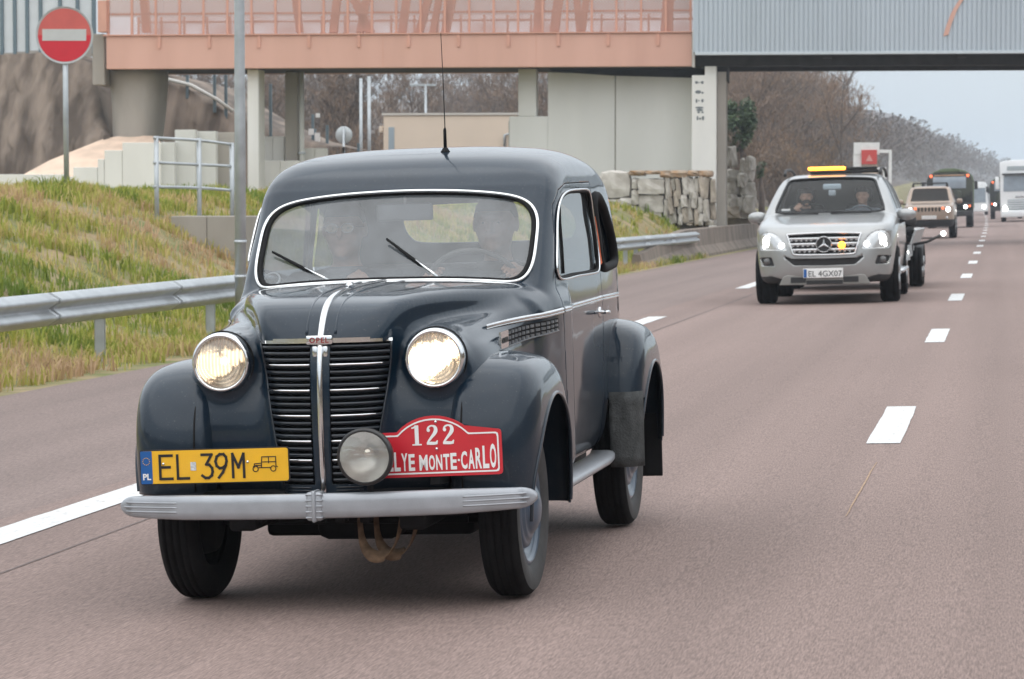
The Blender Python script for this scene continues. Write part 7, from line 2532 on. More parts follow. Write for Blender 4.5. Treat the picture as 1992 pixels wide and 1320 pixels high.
# driver of the saloon: both hands on the wheel
ho = np.array([0.295, 1.40, 0.640])
hc = (0.0, -0.05, 0.705)
hp, cuts, Tq = head_prims(hc, 0, -0.06, 1.12)
swc = np.array([0.255, 1.10, 1.085]) - ho
def rim(a): 
    q = np.array([0.195 * math.cos(a), 0, 0.195 * math.sin(a)]); c_, s_2 = math.cos(math.radians(32)), math.sin(math.radians(32))
    return swc + np.array([q[0], q[1] * c_ - q[2] * s_2, q[1] * s_2 + q[2] * c_])
ra, rb = rim(2.75), rim(0.45)
pr = torso_prims(0.205, 1, -0.02) + arm_prims(-1, (-0.21, -0.01, 0.47), (-0.29, -0.10, 0.25), tuple(ra + np.array([-0.02, 0.10, -0.02]))) + arm_prims(1, (0.21, -0.01, 0.47), (0.29, -0.10, 0.25), tuple(rb + np.array([0.02, 0.10, -0.02]))) \
    + hand_prims(tuple(ra + np.array([-0.02, 0.095, -0.015])), tuple(ra + np.array([0.0, -0.01, 0.02])), (0.6, 0, -0.6), 0, 0.75, 1) + hand_prims(tuple(rb + np.array([0.02, 0.095, -0.015])), tuple(rb + np.array([0.0, -0.01, 0.02])), (-0.6, 0, -0.6), 0, 0.75, -1) + hp + cuts
e = person("person", "dark-clothed driver holding the steering wheel of the vintage saloon", None, pr, [M_skin, M_jacket2, M_shirt], 0.0075, (-0.40, -0.52, -0.08), (0.40, 0.18, 0.87), car_pt(*ho), CAR_E)
hair_cap(e, Tq, M_hairb, full=1.12); eyes(e, Tq)
obj("collar", tube([Tq(0.078 * math.cos(a), 0.03 + 0.07 * math.sin(a), -0.165) for a in np.linspace(0, 2 * math.pi, 20, endpoint=False)], 0.022, True, 8), M_jacket2, e)
# =================================================================== following traffic
YAW = (0, 0, -TH)
ROLL = math.atan(CROSS)


def on_road(name, s, t, label, cat, scale=1.0, yaw=0.0):
    p = road_point(s, t)
    ex = RN * math.cos(ROLL) + np.array([0, 0, 1]) * math.sin(ROLL); ez = np.cross(ex, RD)
    e = empty(name, tuple(p))
    e.rotation_euler = (Matrix((ex, RD, ez)).transposed() @ Matrix.Rotation(-yaw, 3, 'Z')).to_euler()
    e.scale = (scale,) * 3
    tag(e, label, cat)
    return e


def place_in(e, loc):
    """world place of a point in a vehicle's own frame"""
    M = Matrix.LocRotScale(e.location, e.rotation_euler, e.scale)
    return tuple(M @ Vector(loc))


M_silver = mat("silver_paint", (0.35, 0.358, 0.358), rough=0.30, metal=0.5, var=0.04, vscale=4, coat=0.8, coat_rough=0.08)
M_dglass = glass_mat("dark_car_glass", tint=(0.80, 0.85, 0.87), film=0.010, film_col=(0.4, 0.43, 0.45), ior=1.28)
M_blackplast = mat("black_plastic", (0.018, 0.018, 0.019), rough=0.6, var=0.15)
M_chrome2 = mat("dull_chrome", (0.60, 0.61, 0.62), rough=0.25, metal=0.9, var=0.05)
M_beam = mat("headlight_beam", (1, 1, 1), emit=(1.0, 0.98, 0.93), estr=6.0)
M_amber = mat("amber_beacon", (1.0, 0.35, 0.02), emit=(1.0, 0.33, 0.03), estr=4.5)
M_clear = mat("lamp_cover", (0.62, 0.64, 0.65), rough=0.12, metal=0.4, coat=1.0, var=0.1, vscale=12)
M_redlamp = mat("red_marker", (0.6, 0.05, 0.02), emit=(1.0, 0.16, 0.05), estr=2.2)
M_alloy = mat("alloy_wheel", (0.42, 0.43, 0.44), rough=0.35, metal=0.7, var=0.1)


def sdf_body(side, frontv, plan, h, lo, hi, k1, k2, wells=(), wr=0.4, xin=0.55):
    g_ = Grid(lo, hi, h)
    Fd = smax(smax(g_.yz(side), g_.xz(frontv), k1), g_.xy(plan), k2)
    for (wy, wz) in wells:
        w_ = np.maximum(np.sqrt((g_.Y - wy) ** 2 + (g_.Z - wz) ** 2) - wr, xin - np.abs(g_.X))
        Fd = smax(Fd, -w_, 0.03)
    Fd = Fd.astype(np.float32)
    V, Q = surface_nets(g_, Fd, 3)
    return g_, Fd, V, tris(Q)


def modern_wheel(parent, x, y, sgn, R, W, rimr, name="wheel"):
    w = empty(name, (x, y, R)); w.parent = parent
    hw = W / 2
    prof = [(rimr, -hw * 0.85), (rimr + 0.02, -hw * 0.97), (R - 0.03, -hw), (R - 0.008, -hw * 0.86), (R, -hw * 0.7), (R, -hw * 0.45), (R - 0.008, -hw * 0.42), (R - 0.008, -hw * 0.36), (R, -hw * 0.33), (R, 0)]
    prof = prof + [(r, -h_) for r, h_ in prof[-2::-1]]
    obj("tyre", lathe(prof, 40, 'x'), M_tyre, w)
    o_ = sgn * hw
    rm = obj("rim", lathe([(rimr, o_ * 0.85), (rimr - 0.015, o_ * 0.90), (rimr - 0.03, o_ * 0.7), (rimr - 0.05, o_ * 0.35), (0.0001, o_ * 0.3)], 32, 'x'), M_blackplast, w)
    for k in range(5):
        a = 2 * math.pi * k / 5
        obj("spoke", tube([(o_ * 0.75, 0.02 * math.cos(a), 0.02 * math.sin(a)), (o_ * 0.78, (rimr - 0.02) * math.cos(a), (rimr - 0.02) * math.sin(a))], [0.035, 0.045], sides=6), M_alloy, rm)
    return w


# ---- silver off-roader
SUV_S, SUV_T = 41.6, -2.50
suv = on_road("silver_suv", SUV_S, SUV_T, "silver off-road car with amber roof beacon and star on its grille", "car", 1.07, math.radians(0.0))
s_side = np.vstack([catmull([(-0.78, 0.27), (-0.86, 0.40), (-0.885, 0.55), (-0.875, 0.70), (-0.835, 0.86), (-0.76, 0.975), (-0.60, 1.045), (-0.2, 1.105), (0.2, 1.155), (0.50, 1.19)], 6),
                    catmull([(0.50, 1.19), (0.85, 1.44), (1.20, 1.655)], 4)[1:], catmull([(1.20, 1.655), (1.40, 1.725), (1.75, 1.765), (2.3, 1.77), (3.0, 1.735), (3.5, 1.65), (3.66, 1.45), (3.76, 1.1), (3.80, 0.8), (3.76, 0.42)], 5)[1:], [(3.6, 0.27)]])
s_front = np.vstack([[(-0.3, 0.22), (0.80, 0.22)], catmull([(0.86, 0.30), (0.925, 0.48), (0.962, 0.72), (0.965, 0.92), (0.945, 1.06), (0.905, 1.17), (0.845, 1.33), (0.765, 1.53), (0.68, 1.68), (0.55, 1.765), (0.3, 1.79), (0.0, 1.795)], 5), [(-0.3, 1.795)]])
s_plan = np.vstack([[(-0.3, -0.93), (0, -0.925)], catmull([(0.0, -0.925), (0.35, -0.905), (0.62, -0.835), (0.80, -0.69), (0.90, -0.48), (0.95, -0.15), (0.965, 0.4), (0.965, 2.3), (0.95, 3.2), (0.86, 3.72), (0.6, 3.84), (0.0, 3.88)], 5), [(-0.3, 3.88)]])
gS, FS, sV, sT = sdf_body(s_side, s_front, s_plan, 0.026, (-1.02, -1.0, 0.16), (1.02, 3.95, 1.84), 0.14, 0.10, ((0.0, 0.36), (2.915, 0.36)), 0.42, 0.62)
def s_front_y(x, z, off=0.0):
    x = np.atleast_1d(x).astype(float); z = np.atleast_1d(z) * np.ones(len(x))
    return gS.march(FS, np.stack([x, 0 * x, z], 1), 1, 1) - off
wsp = catmull([(0.0, 1.215), (0.5, 1.205), (0.725, 1.215), (0.735, 1.26), (0.665, 1.46), (0.60, 1.625), (0.55, 1.665), (0.0, 1.685), (-0.55, 1.665), (-0.60, 1.625), (-0.665, 1.46), (-0.735, 1.26), (-0.725, 1.215), (-0.5, 1.205)], 4, True)
g = np.where((sV[:, 1] > 0.2) & (sV[:, 1] < 1.6), poly_sdf(sV[:, 0], sV[:, 2], wsp), 1.0)
(sV, sT), (wV2, wT2), lp = clip(sV, sT, g)
swn = [[(0.86, 1.235), (1.30, 1.62), (1.48, 1.665), (1.88, 1.68), (1.90, 1.235)], [(1.98, 1.235), (1.97, 1.68), (2.7, 1.655), (2.74, 1.235)], [(2.82, 1.24), (2.80, 1.65), (3.25, 1.585), (3.50, 1.26)]]
sglass = []
for poly in swn:
    for sgn in (1, -1):
        g = np.where(sV[:, 0] * sgn > 0.3, poly_sdf(sV[:, 1], sV[:, 2], catmull(poly, 4, True) if len(poly) > 5 else poly), 1.0)
        (sV, sT), (gv, gt), _l = clip(sV, sT, g)
        sglass.append((gv, gt))
# openings: grille, lower intake, lamp recesses, fog recesses
gr = [(0.0, 0.655), (0.37, 0.660), (0.415, 0.70), (0.475, 0.905), (0.455, 0.930), (0.0, 0.945)]
g = np.where(sV[:, 1] < 0, poly_sdf(np.abs(sV[:, 0]), sV[:, 2], [(-0.1, 0.655)] + gr + [(-0.1, 0.945)]), 1.0)
(sV, sT), (grV, grT), _l = clip(sV, sT, g)
lo_in = [(-0.1, 0.512), (0.40, 0.520), (0.535, 0.632), (0.515, 0.648), (0.43, 0.612), (-0.1, 0.602)]
g = np.where(sV[:, 1] < 0, poly_sdf(np.abs(sV[:, 0]), sV[:, 2], lo_in), 1.0)
(sV, sT), (liV, liT), _l = clip(sV, sT, g)
hl = catmull([(0.505, 0.725), (0.66, 0.735), (0.84, 0.740), (0.865, 0.80), (0.855, 0.90), (0.80, 0.955), (0.70, 0.960), (0.60, 0.905), (0.53, 0.81)], 4, True)
lamps = []
for sgn in (1, -1):
    g = np.where((sV[:, 1] < -0.40) & (sV[:, 0] * sgn > 0), poly_sdf(sV[:, 0] * sgn, sV[:, 2], hl), 1.0)
    (sV, sT), (lv, lt), _l = clip(sV, sT, g)
    lamps.append((lv, lt))
fg = [(0.655, 0.515), (0.845, 0.52), (0.87, 0.63), (0.70, 0.635)]
fogs = []
for sgn in (1, -1):
    g = np.where((sV[:, 1] < -0.45) & (sV[:, 0] * sgn > 0), poly_sdf(sV[:, 0] * sgn, sV[:, 2], fg), 1.0)
    (sV, sT), (lv, lt), _l = clip(sV, sT, g)
    fogs.append((lv, lt))
# lower cladding
(sV, sT), (clV, clT), _l = clip(sV, sT, sV[:, 2] - np.interp(np.abs(sV[:, 0]) + 0 * sV[:, 1], [0, 0.55, 0.7, 1.0], [0.30, 0.34, 0.385, 0.36]))
sb = obj("body", (sV, sT), M_silver, suv); solidify(sb, 0.012)
obj("lower_cladding", (clV, clT), M_blackplast, suv)
n = vertex_normals(wV2, wT2); obj("windscreen", (wV2 - n * 0.012, wT2), M_dglass, suv)
P = smooth_loop(resample(max(lp, key=len), 90, True), 3)
obj("windscreen_seal", tube(P, 0.016, True, 6), M_blackplast, suv)
for gv, gt in sglass:
    n = vertex_normals(gv, gt); obj("side_window", (gv - n * 0.01, gt), M_dglass, suv)
n = vertex_normals(grV, grT)
obj("grille_backing", (grV - n * 0.05, grT), M_blackplast, suv)
obj("lower_intake", (liV - vertex_normals(liV, liT) * 0.035, liT), M_blackplast, suv)
# grille: chrome surround, three bars with square teeth, star in a ring
gl_pts = [(x, z) for x, z in gr[1:-1]]
loop = [(-x, z) for x, z in gl_pts[::-1]] + gl_pts
loop = catmull(np.array([(-0.0, 0.655)] + gl_pts + [(0, 0.945)] + [(-x, z) for x, z in gl_pts[::-1]]), 4, True)
P = np.stack([loop[:, 0], s_front_y(np.abs(loop[:, 0]), loop[:, 1]) - 0.004, loop[:, 1]], 1)
obj("grille_surround", tube(smooth_loop(P, 2), 0.014, True, 8), M_chrome2, suv)
for j, z in enumerate((0.725, 0.80, 0.872)):
    xw = float(np.interp(z, [0.66, 0.70, 0.905], [0.37, 0.41, 0.47]))
    x = np.linspace(-xw, xw, 17)
    yf = s_front_y(np.abs(x), z)
    V_, F_ = [], []
    for k in range(17):
        for (dy, dz) in ((0.03, -0.018), (0.0, -0.020), (-0.004, 0.0), (0.0, 0.014), (0.03, 0.012)): V_.append((x[k], yf[k] + dy + 0.012, z + dz))
    for k in range(16):
        for q in range(5): F_.append((k * 5 + q, (k + 1) * 5 + q, (k + 1) * 5 + (q + 1) % 5, k * 5 + (q + 1) % 5))
    bar = obj("grille_bar", (V_, F_), M_chrome2, suv)
    for x_ in np.arange(-xw + 0.03, xw - 0.02, 0.066):
        if abs(x_) < 0.12: continue
        y_ = float(s_front_y([abs(x_)], z)[0])
        obj("grille_tooth", box(x_ - 0.015, x_ + 0.015, y_ + 0.006, y_ + 0.03, z - 0.036, z - 0.021), M_chrome2, bar, False)
star = empty("star_emblem", (0, float(s_front_y([0.0], 0.79)[0]) - 0.016, 0.792)); star.parent = suv
obj("ring", lathe([(0.092, 0.0), (0.100, -0.012), (0.108, 0.0), (0.100, 0.012)], 40, 'y', True), M_chrome2, star)
obj("star_backing", lathe([(0.0001, 0.006), (0.095, 0.006)], 32, 'y'), M_blackplast, star)
for k in range(3):
    a = math.radians(90 + 120 * k)
    tip = np.array([math.cos(a), math.sin(a)]) * 0.096
    sd_ = np.array([-math.sin(a), math.cos(a)]) * 0.019
    bk = -np.array([math.cos(a), math.sin(a)]) * 0.010
    V_ = [(tip[0], -0.002, tip[1]), (sd_[0] + bk[0], -0.002, sd_[1] + bk[1]), (-sd_[0] + bk[0], -0.002, -sd_[1] + bk[1]), (0, -0.016, 0), (0, 0.004, 0)]
    obj("star_point", (V_, [(0, 1, 3), (0, 3, 2), (0, 4, 1), (0, 2, 4)]), M_chrome2, star, False)
# beacon in the grille
yb_ = float(s_front_y([0.24], 0.775)[0])
obj("grille_beacon", moved(lathe([(0.0001, -0.02), (0.03, -0.018), (0.045, -0.008), (0.048, 0.01)], 16, 'y'), (0.235, yb_ - 0.012, 0.780)), M_amber, suv)
for (lv, lt), sgn in zip(lamps, (1, -1)):
    n = vertex_normals(lv, lt)
    hd = obj("headlight", (lv - n * 0.004, lt), M_clear, suv)
    for (x_, z_, r_) in ((0.735, 0.845, 0.078), (0.560, 0.785, 0.036), (0.79, 0.775, 0.030)):
        y_ = float(s_front_y([x_], z_)[0])
        obj("lamp_beam", moved(lathe([(0.0001, -0.012), (r_ * 0.7, -0.009), (r_, 0.004), (r_, 0.03)], 24, 'y'), (sgn * x_, y_ + (0.03 if x_ > 0.7 else 0.012) - 0.02, z_)), M_beam, hd)
for (lv, lt), sgn in zip(fogs, (1, -1)):
    n = vertex_normals(lv, lt)
    f_ = obj("fog_recess", (lv - n * 0.03, lt), M_blackplast, suv)
    y_ = float(s_front_y([0.755], 0.575)[0])
    obj("fog_lamp", moved(lathe([(0.0001, -0.008), (0.035, -0.005), (0.048, 0.006), (0.052, 0.02)], 20, 'y'), (sgn * 0.755, y_ + 0.012, 0.575)), mat("fog_lens", (0.10, 0.10, 0.10), rough=0.2, coat=0.6), f_)
# skid plate
y_ = float(s_front_y([0.0], 0.36)[0])
obj("skid_plate", prism([(-0.60, 0.262), (0.60, 0.262), (0.545, 0.375), (0.50, 0.395), (-0.50, 0.395), (-0.545, 0.375)], y_ - 0.008, y_ + 0.06, 'xz', 0.01), mat("skid_grey", (0.27, 0.265, 0.25), rough=0.4, metal=0.5, var=0.1), suv, False)
for sgn in (1, -1):
    obj("skid_slot", box(sgn * 0.345 - 0.10, sgn * 0.345 + 0.10, y_ - 0.016, y_ - 0.0085, 0.29, 0.365, 0.003), M_blackplast, suv, False)
obj("skid_slot", box(-0.24, 0.24, y_ - 0.016, y_ - 0.0085, 0.27, 0.32, 0.003), M_blackplast, suv, False)
# plate
np_ = empty("number_plate", (-0.015, y_ - 0.050, 0.415)); np_.parent = suv
obj("plate_face", box(-0.262, 0.262, 0.0, 0.02, -0.062, 0.062, 0.006), M_white, np_, False)
obj("euro_band", box(-0.255, -0.215, -0.004, -0.001, -0.055, 0.055), M_euro, np_, False)
obj("plate_lettering", moved(text_mesh("EL 4GX07", 0.106, 0.0, 0.001, spacing=1.0), (0.024, -0.004, -0.042)), mat("plate_dark_text", (0.03, 0.035, 0.035), rough=0.5), np_, False)
# mirrors
for sgn in (1, -1):
    mi = empty("door_mirror", (sgn * 1.02, 0.98, 1.155)); mi.parent = suv
    g_m = Grid((-0.16, -0.12, -0.11), (0.16, 0.12, 0.11), 0.02)
    Fm = np.sqrt((g_m.X / 0.135) ** 2 + (g_m.Y / 0.085) ** 2 + (np.abs(g_m.Z) / 0.082) ** 2.6) - 1.0
    Fm = np.maximum(Fm, (g_m.Y - 0.05) / 0.08)
    Vm, Qm = surface_nets(g_m, Fm.astype(np.float32), 1)
    obj("mirror_shell", (Vm, Qm), M_silver, mi)
    obj("mirror_foot", tube([(0, 0, -0.06), (-sgn * 0.10, 0.01, -0.10), (-sgn * 0.18, 0.02, -0.11)], 0.028, sides=8), M_blackplast, mi)
for sgn in (1, -1):
    for y_ in (0.0, 2.915): modern_wheel(suv, sgn * 0.825, y_, sgn, 0.375, 0.255, 0.24)
    x = [(sgn * 0.66, yy, zz) for yy, zz in ((1.35, 1.735), (1.6, 1.80), (2.4, 1.815), (3.1, 1.775), (3.3, 1.71))]
    obj("roof_rail", tube(catmull(np.array(x), 4), 0.022, sides=8), M_blackplast, suv)
    obj("side_step", box(min(sgn * 0.86, sgn * 0.99), max(sgn * 0.86, sgn * 0.99), 0.55, 2.4, 0.36, 0.42, 0.02), M_chrome2, suv)
obj("wiper", tube([(0.02, 0.44, 1.195), (0.30, 0.47, 1.205), (0.56, 0.50, 1.205)], 0.012, sides=6), M_blackplast, suv)
obj("wiper", tube([(-0.62, 0.50, 1.205), (-0.35, 0.46, 1.205), (-0.15, 0.44, 1.195)], 0.012, sides=6), M_blackplast, suv)
lbz = 1.795
lb_ = empty("light_bar", (0.0, 1.75, lbz)); lb_.parent = suv
obj("bar_base", box(-0.33, 0.62, -0.13, 0.13, -0.045, 0.0, 0.015), M_blackplast, lb_)
obj("beacon", box(-0.36, 0.16, -0.14, 0.14, 0.004, 0.050, 0.02), M_amber, lb_)
obj("beacon_dark", box(0.165, 0.60, -0.14, 0.14, 0.004, 0.040, 0.015), M_blackplast, lb_)
# cabin
obj("dashboard", box(-0.70, 0.70, 0.72, 1.05, 0.90, 1.18, 0.06), M_blackplast, suv)
for sgn in (1, -1):
    st_o = obj("seat", box(sgn * 0.40 - 0.25, sgn * 0.40 + 0.25, 1.72, 1.90, 0.60, 1.32, 0.06), M_trim_in, suv)
    obj("headrest", box(sgn * 0.40 - 0.13, sgn * 0.40 + 0.13, 1.78, 1.88, 1.34, 1.54, 0.04), M_trim_in, st_o)
obj("steering_wheel", tube([(0.40 + 0.19 * math.cos(a), 1.20 - 0.10 * math.sin(a), 1.13 + 0.16 * math.sin(a)) for a in np.linspace(0, 2 * math.pi, 30, endpoint=False)], 0.016, True, 6), mat("wheel_grey", (0.12, 0.14, 0.16), rough=0.5), suv)
mr_ = obj("rear_view_mirror", box(-0.125, 0.125, -0.02, 0.02, -0.04, 0.04, 0.015), mat("mirror_pale", (0.45, 0.50, 0.54), rough=0.3), suv, loc=(0.0, 1.20, 1.56))
obj("dash_camera", box(-0.05, 0.05, -0.03, 0.03, -0.13, -0.045, 0.015), mat("camera_grey", (0.4, 0.42, 0.45), rough=0.4), mr_)
obj("toll_sticker", box(-0.66, -0.54, 0.60, 0.605, 1.24, 1.27), M_white, suv, False)

def suv_person(x, label, beard, armup):
    hp, cuts, Tq = head_prims((0, -0.03, 0.70), 0, 0.10 if x < 0 else -0.02, 1.05)
    pr = torso_prims(0.20, 1, -0.02)
    if armup:
        pr += arm_prims(-1, (-0.21, -0.01, 0.46), (-0.32, -0.16, 0.36), (-0.16, -0.22, 0.52)) + hand_prims((-0.16, -0.22, 0.52), (-0.08, -0.19, 0.60), (0.3, 0.7, 0), 0, 0.4, -1)
    else:
        pr += arm_prims(-1, (-0.21, -0.01, 0.46), (-0.27, -0.16, 0.24), (-0.17, -0.42, 0.36)) + hand_prims((-0.17, -0.42, 0.36), (-0.16, -0.50, 0.42), (0.5, 0, -0.5), 0, 0.6, 1)
    pr += arm_prims(1, (0.21, -0.01, 0.46), (0.27, -0.16, 0.24), (0.17, -0.42, 0.34)) + hand_prims((0.17, -0.42, 0.34), (0.16, -0.50, 0.40), (-0.5, 0, -0.5), 0, 0.6, -1)
    pr += hp + cuts
    e = person("person", label, None, pr, [M_skin, M_jacket2 if armup else M_shirt], 0.013, (-0.42, -0.58, -0.08), (0.42, 0.18, 0.87), place_in(suv, (x, 1.55, 0.72)), tuple(suv.rotation_euler), None, 1.07)
    hair_cap(e, Tq, M_hairb, full=1.05); eyes(e, Tq)
    if beard:
        V, F = [], []
        for i in range(6):
            for k in range(12):
                th = math.pi + math.pi * k / 11; zz = -0.03 - 0.085 * i / 5; rr = 1.0 - 0.35 * (i / 5) ** 2
                V.append(Tq(0.066 * math.cos(th) * rr * 1.08, -0.022 + 0.076 * math.sin(th) * rr, zz))
        for i in range(5):
            for k in range(11): F.append((i * 12 + k, (i + 1) * 12 + k, (i + 1) * 12 + k + 1, i * 12 + k + 1))
        obj("beard", (V, F), M_hairb, e)
    return e
suv_person(-0.38, "bearded passenger in black with one hand raised inside the silver off-road car", True, True)
suv_person(0.40, "driver in grey behind the wheel of the silver off-road car", False, False)

# ---- trailer with tyres, drawn by the silver car
tr_s = SUV_S + 7.4
trl = on_road("car_trailer", tr_s, SUV_T + 0.02, "flat car trailer with side frames behind the silver off-road car", "trailer", 1.0)
M_tgalv = mat("trailer_zinc", (0.42, 0.44, 0.45), rough=0.45, metal=0.5, var=0.12, vscale=5)
obj("bed", box(-0.98, 0.98, -1.9, 2.1, 0.52, 0.60, 0.01), M_tgalv, trl, False)
for sgn in (1, -1):
    obj("side_frame", box(min(sgn * 0.94, sgn * 1.0), max(sgn * 0.94, sgn * 1.0), -1.9, 2.1, 0.605, 0.72, 0.01), M_tgalv, trl, False)
    V_ = [(sgn * 0.99, -1.9, 0.73), (sgn * 1.02, 2.1, 0.73), (sgn * 1.10, 2.1, 0.96), (sgn * 1.07, -1.9, 0.96)]
    sp_ = obj("side_panel", (V_, [(0, 1, 2, 3)]), M_tgalv, trl, False); solidify(sp_, 0.03, 0)
    for y_ in (-0.35, 0.45): modern_wheel(trl, sgn * 1.02, y_, sgn, 0.33, 0.22, 0.19)
    V_, F_ = lathe([(0.36, -0.13), (0.38, -0.13), (0.38, 0.13), (0.36, 0.13)], 28, 'x', True)
    obj("mudguard", ([(v[0] + sgn * 1.02, v[1] * 1.9 + 0.05, max(v[2], 0.02) + 0.33) for v in V_], F_), M_blackplast, trl)
obj("front_board", box(-0.98, 0.98, -1.95, -1.91, 0.47, 0.66, 0.01), M_tgalv, trl, False)
obj("drawbar", box(-0.06, 0.06, -3.2, -1.9, 0.48, 0.56, 0.01), M_tgalv, trl, False)
obj("marker_lamp", lathe([(0.0001, -0.02), (0.03, -0.015), (0.036, 0.01)], 14, 'y'), M_beam, trl, loc=(0.92, -1.97, 0.60))
obj("marker_arm", tube([(1.02, -1.5, 0.72), (1.25, -1.5, 0.76), (1.50, -1.5, 0.88)], 0.022, sides=8), M_blackplast, trl)
obj("marker_lamp", lathe([(0.0001, -0.03), (0.035, -0.02), (0.042, 0.01), (0.03, 0.04)], 14, 'y'), M_beam, trl, loc=(1.51, -1.52, 0.89))
# spare tyres lying in a stack on the trailer
tprof = [(r, h * 0.68) for r, h in [(0.20, -0.085), (0.26, -0.105), (0.31, -0.098), (0.335, -0.07), (0.34, 0.0), (0.335, 0.07), (0.31, 0.098), (0.26, 0.105), (0.20, 0.085), (0.19, 0.0)]]
tmesh = mesh_data("tyre", *lathe(tprof, 40, 'z', True)); tmesh.materials.append(mat("spare_tyre_rubber", (0.022, 0.022, 0.023), rough=0.75, var=0.3, vscale=14))
words_ = ["bottom tyre of the stack on the trailer", "second tyre from the bottom of the trailer stack", "third tyre from the bottom of the trailer stack", "top tyre of the stack on the trailer"]
for i in range(4):
    o = share("spare_tyre", tmesh, None, place_in(trl, (0.66 + (0.02, 0.0, 0.04, 0.08)[i], -1.45, 0.675 + 0.144 * i)), tuple(trl.rotation_euler))
    tag(o, "black " + words_[i], "tyre", "spare tyres stacked on the trailer")


# ---- beige off-roader with slotted grille
JS = 113.0; JT = float(solve_t(1809, JS))
jeep = on_road("beige_suv", JS, JT, "beige off-road car with a seven-slot grille and round lit headlights", "car", 1.10)
jeep.scale = (1.10, 1.10, 1.25)
M_beige = mat("beige_paint", (0.36, 0.27, 0.21), rough=0.4, coat=0.6, metal=0.2, var=0.05)
j_side = np.vstack([catmull([(-0.75, 0.35), (-0.80, 0.55), (-0.80, 0.80), (-0.76, 0.98), (-0.62, 1.04), (0.0, 1.09), (0.55, 1.13)], 5), catmull([(0.55, 1.13), (0.90, 1.45), (1.02, 1.58)], 4)[1:], catmull([(1.02, 1.58), (1.3, 1.64), (2.2, 1.66), (3.2, 1.62), (3.5, 1.5), (3.6, 0.9), (3.55, 0.35)], 4)[1:]])
j_front = np.vstack([[(-0.3, 0.3), (0.80, 0.3)], catmull([(0.86, 0.36), (0.90, 0.6), (0.91, 0.9), (0.87, 1.08), (0.80, 1.3), (0.70, 1.56), (0.55, 1.655), (0.0, 1.68)], 4), [(-0.3, 1.68)]])
j_plan = np.vstack([[(-0.3, -0.84), (0.0, -0.84)], catmull([(0.3, -0.83), (0.65, -0.77), (0.84, -0.60), (0.90, -0.2), (0.91, 1.0), (0.91, 3.0), (0.85, 3.6)], 4), [(-0.3, 3.65)]])
gJ, FJ, jV, jT = sdf_body(j_side, j_front, j_plan, 0.04, (-1.0, -0.95, 0.25), (1.0, 3.75, 1.76), 0.12, 0.08, ((0.0, 0.37), (2.64, 0.37)), 0.43, 0.6)
jw = [(-0.68, 1.16), (0.68, 1.16), (0.60, 1.52), (0.55, 1.56), (-0.55, 1.56), (-0.60, 1.52)]
g = np.where((jV[:, 1] > 0.3) & (jV[:, 1] < 1.4), poly_sdf(jV[:, 0], jV[:, 2], jw), 1.0)
(jV, jT), (wv_, wt_), _l = clip(jV, jT, g)
jsg = []
for sgn in (1, -1):
    g = np.where(jV[:, 0] * sgn > 0.3, poly_sdf(jV[:, 1], jV[:, 2], [(0.95, 1.18), (1.2, 1.55), (3.2, 1.53), (3.3, 1.18)]), 1.0)
    (jV, jT), (gv, gt), _l = clip(jV, jT, g); jsg.append((gv, gt))
(jV, jT), (lv, lt), _l = clip(jV, jT, jV[:, 2] - np.where(jV[:, 1] < 0.2, 0.585, 0.47))
jb = obj("body", (jV, jT), M_beige, jeep); solidify(jb, 0.02)
obj("lower_bumper", (lv, lt), M_blackplast, jeep)
obj("windscreen", (wv_ - vertex_normals(wv_, wt_) * 0.01, wt_), M_dglass, jeep)
for gv, gt in jsg: obj("side_window", (gv - vertex_normals(gv, gt) * 0.01, gt), M_dglass, jeep)
def jy(x, z): return float(gJ.march(FJ, [(abs(x), 0, z)], 1, 1)[0])
for k in range(7):
    x = -0.36 + 0.12 * k
    obj("grille_slot", box(x - 0.036, x + 0.036, jy(x, 0.9) - 0.006, jy(x, 0.9) + 0.03, 0.82, 0.965, 0.01), mat("slot_dark", (0.035, 0.03, 0.022), rough=0.7), jeep, False)
for sgn in (1, -1):
    x = sgn * 0.66
    lp_ = obj("headlight", moved(lathe([(0.0001, -0.03), (0.055, -0.025), (0.078, 0.0), (0.08, 0.08)], 24, 'y'), (x, jy(x, 0.89) - 0.004, 0.89)), M_beam, jeep)
    obj("lamp_ring", moved(lathe([(0.079, -0.01), (0.100, -0.01), (0.104, 0.06)], 24, 'y'), (x, jy(x, 0.89) - 0.006, 0.89)), M_chrome2, lp_)
    obj("turn_lamp", moved(lathe([(0.0001, -0.01), (0.035, -0.006), (0.04, 0.02)], 12, 'y'), (sgn * 0.48, jy(0.48, 0.93) - 0.004, 0.935)), M_redlamp, jeep)
    obj("fog_lamp", moved(lathe([(0.0001, -0.01), (0.04, -0.006), (0.05, 0.03)], 14, 'y'), (sgn * 0.62, jy(0.62, 0.62) - 0.004, 0.635)), M_clear, jeep)
    mi = obj("door_mirror", box(min(sgn * 0.93, sgn * 1.14), max(sgn * 0.93, sgn * 1.14), 0.78, 0.92, 1.07, 1.22, 0.05), M_beige, jeep)
    obj("mirror_foot", box(min(sgn * 0.85, sgn * 0.98), max(sgn * 0.85, sgn * 0.98), 0.83, 0.88, 1.06, 1.10), M_blackplast, mi)
    for y_ in (0.0, 2.64): modern_wheel(jeep, sgn * 0.78, y_, sgn, 0.37, 0.24, 0.22)
obj("number_plate", box(-0.26, 0.26, jy(0, 0.66) - 0.05, jy(0, 0.66) - 0.02, 0.60, 0.715, 0.01), M_white, jeep, False)
obj("roof_bar", box(-0.62, 0.62, 1.35, 1.42, 1.70, 1.74, 0.012), M_blackplast, jeep)
for sgn in (1, -1): obj("roof_bar_foot", box(sgn * 0.60 - 0.04, sgn * 0.60 + 0.04, 1.33, 1.44, 1.60, 1.70, 0.01), M_blackplast, jeep)
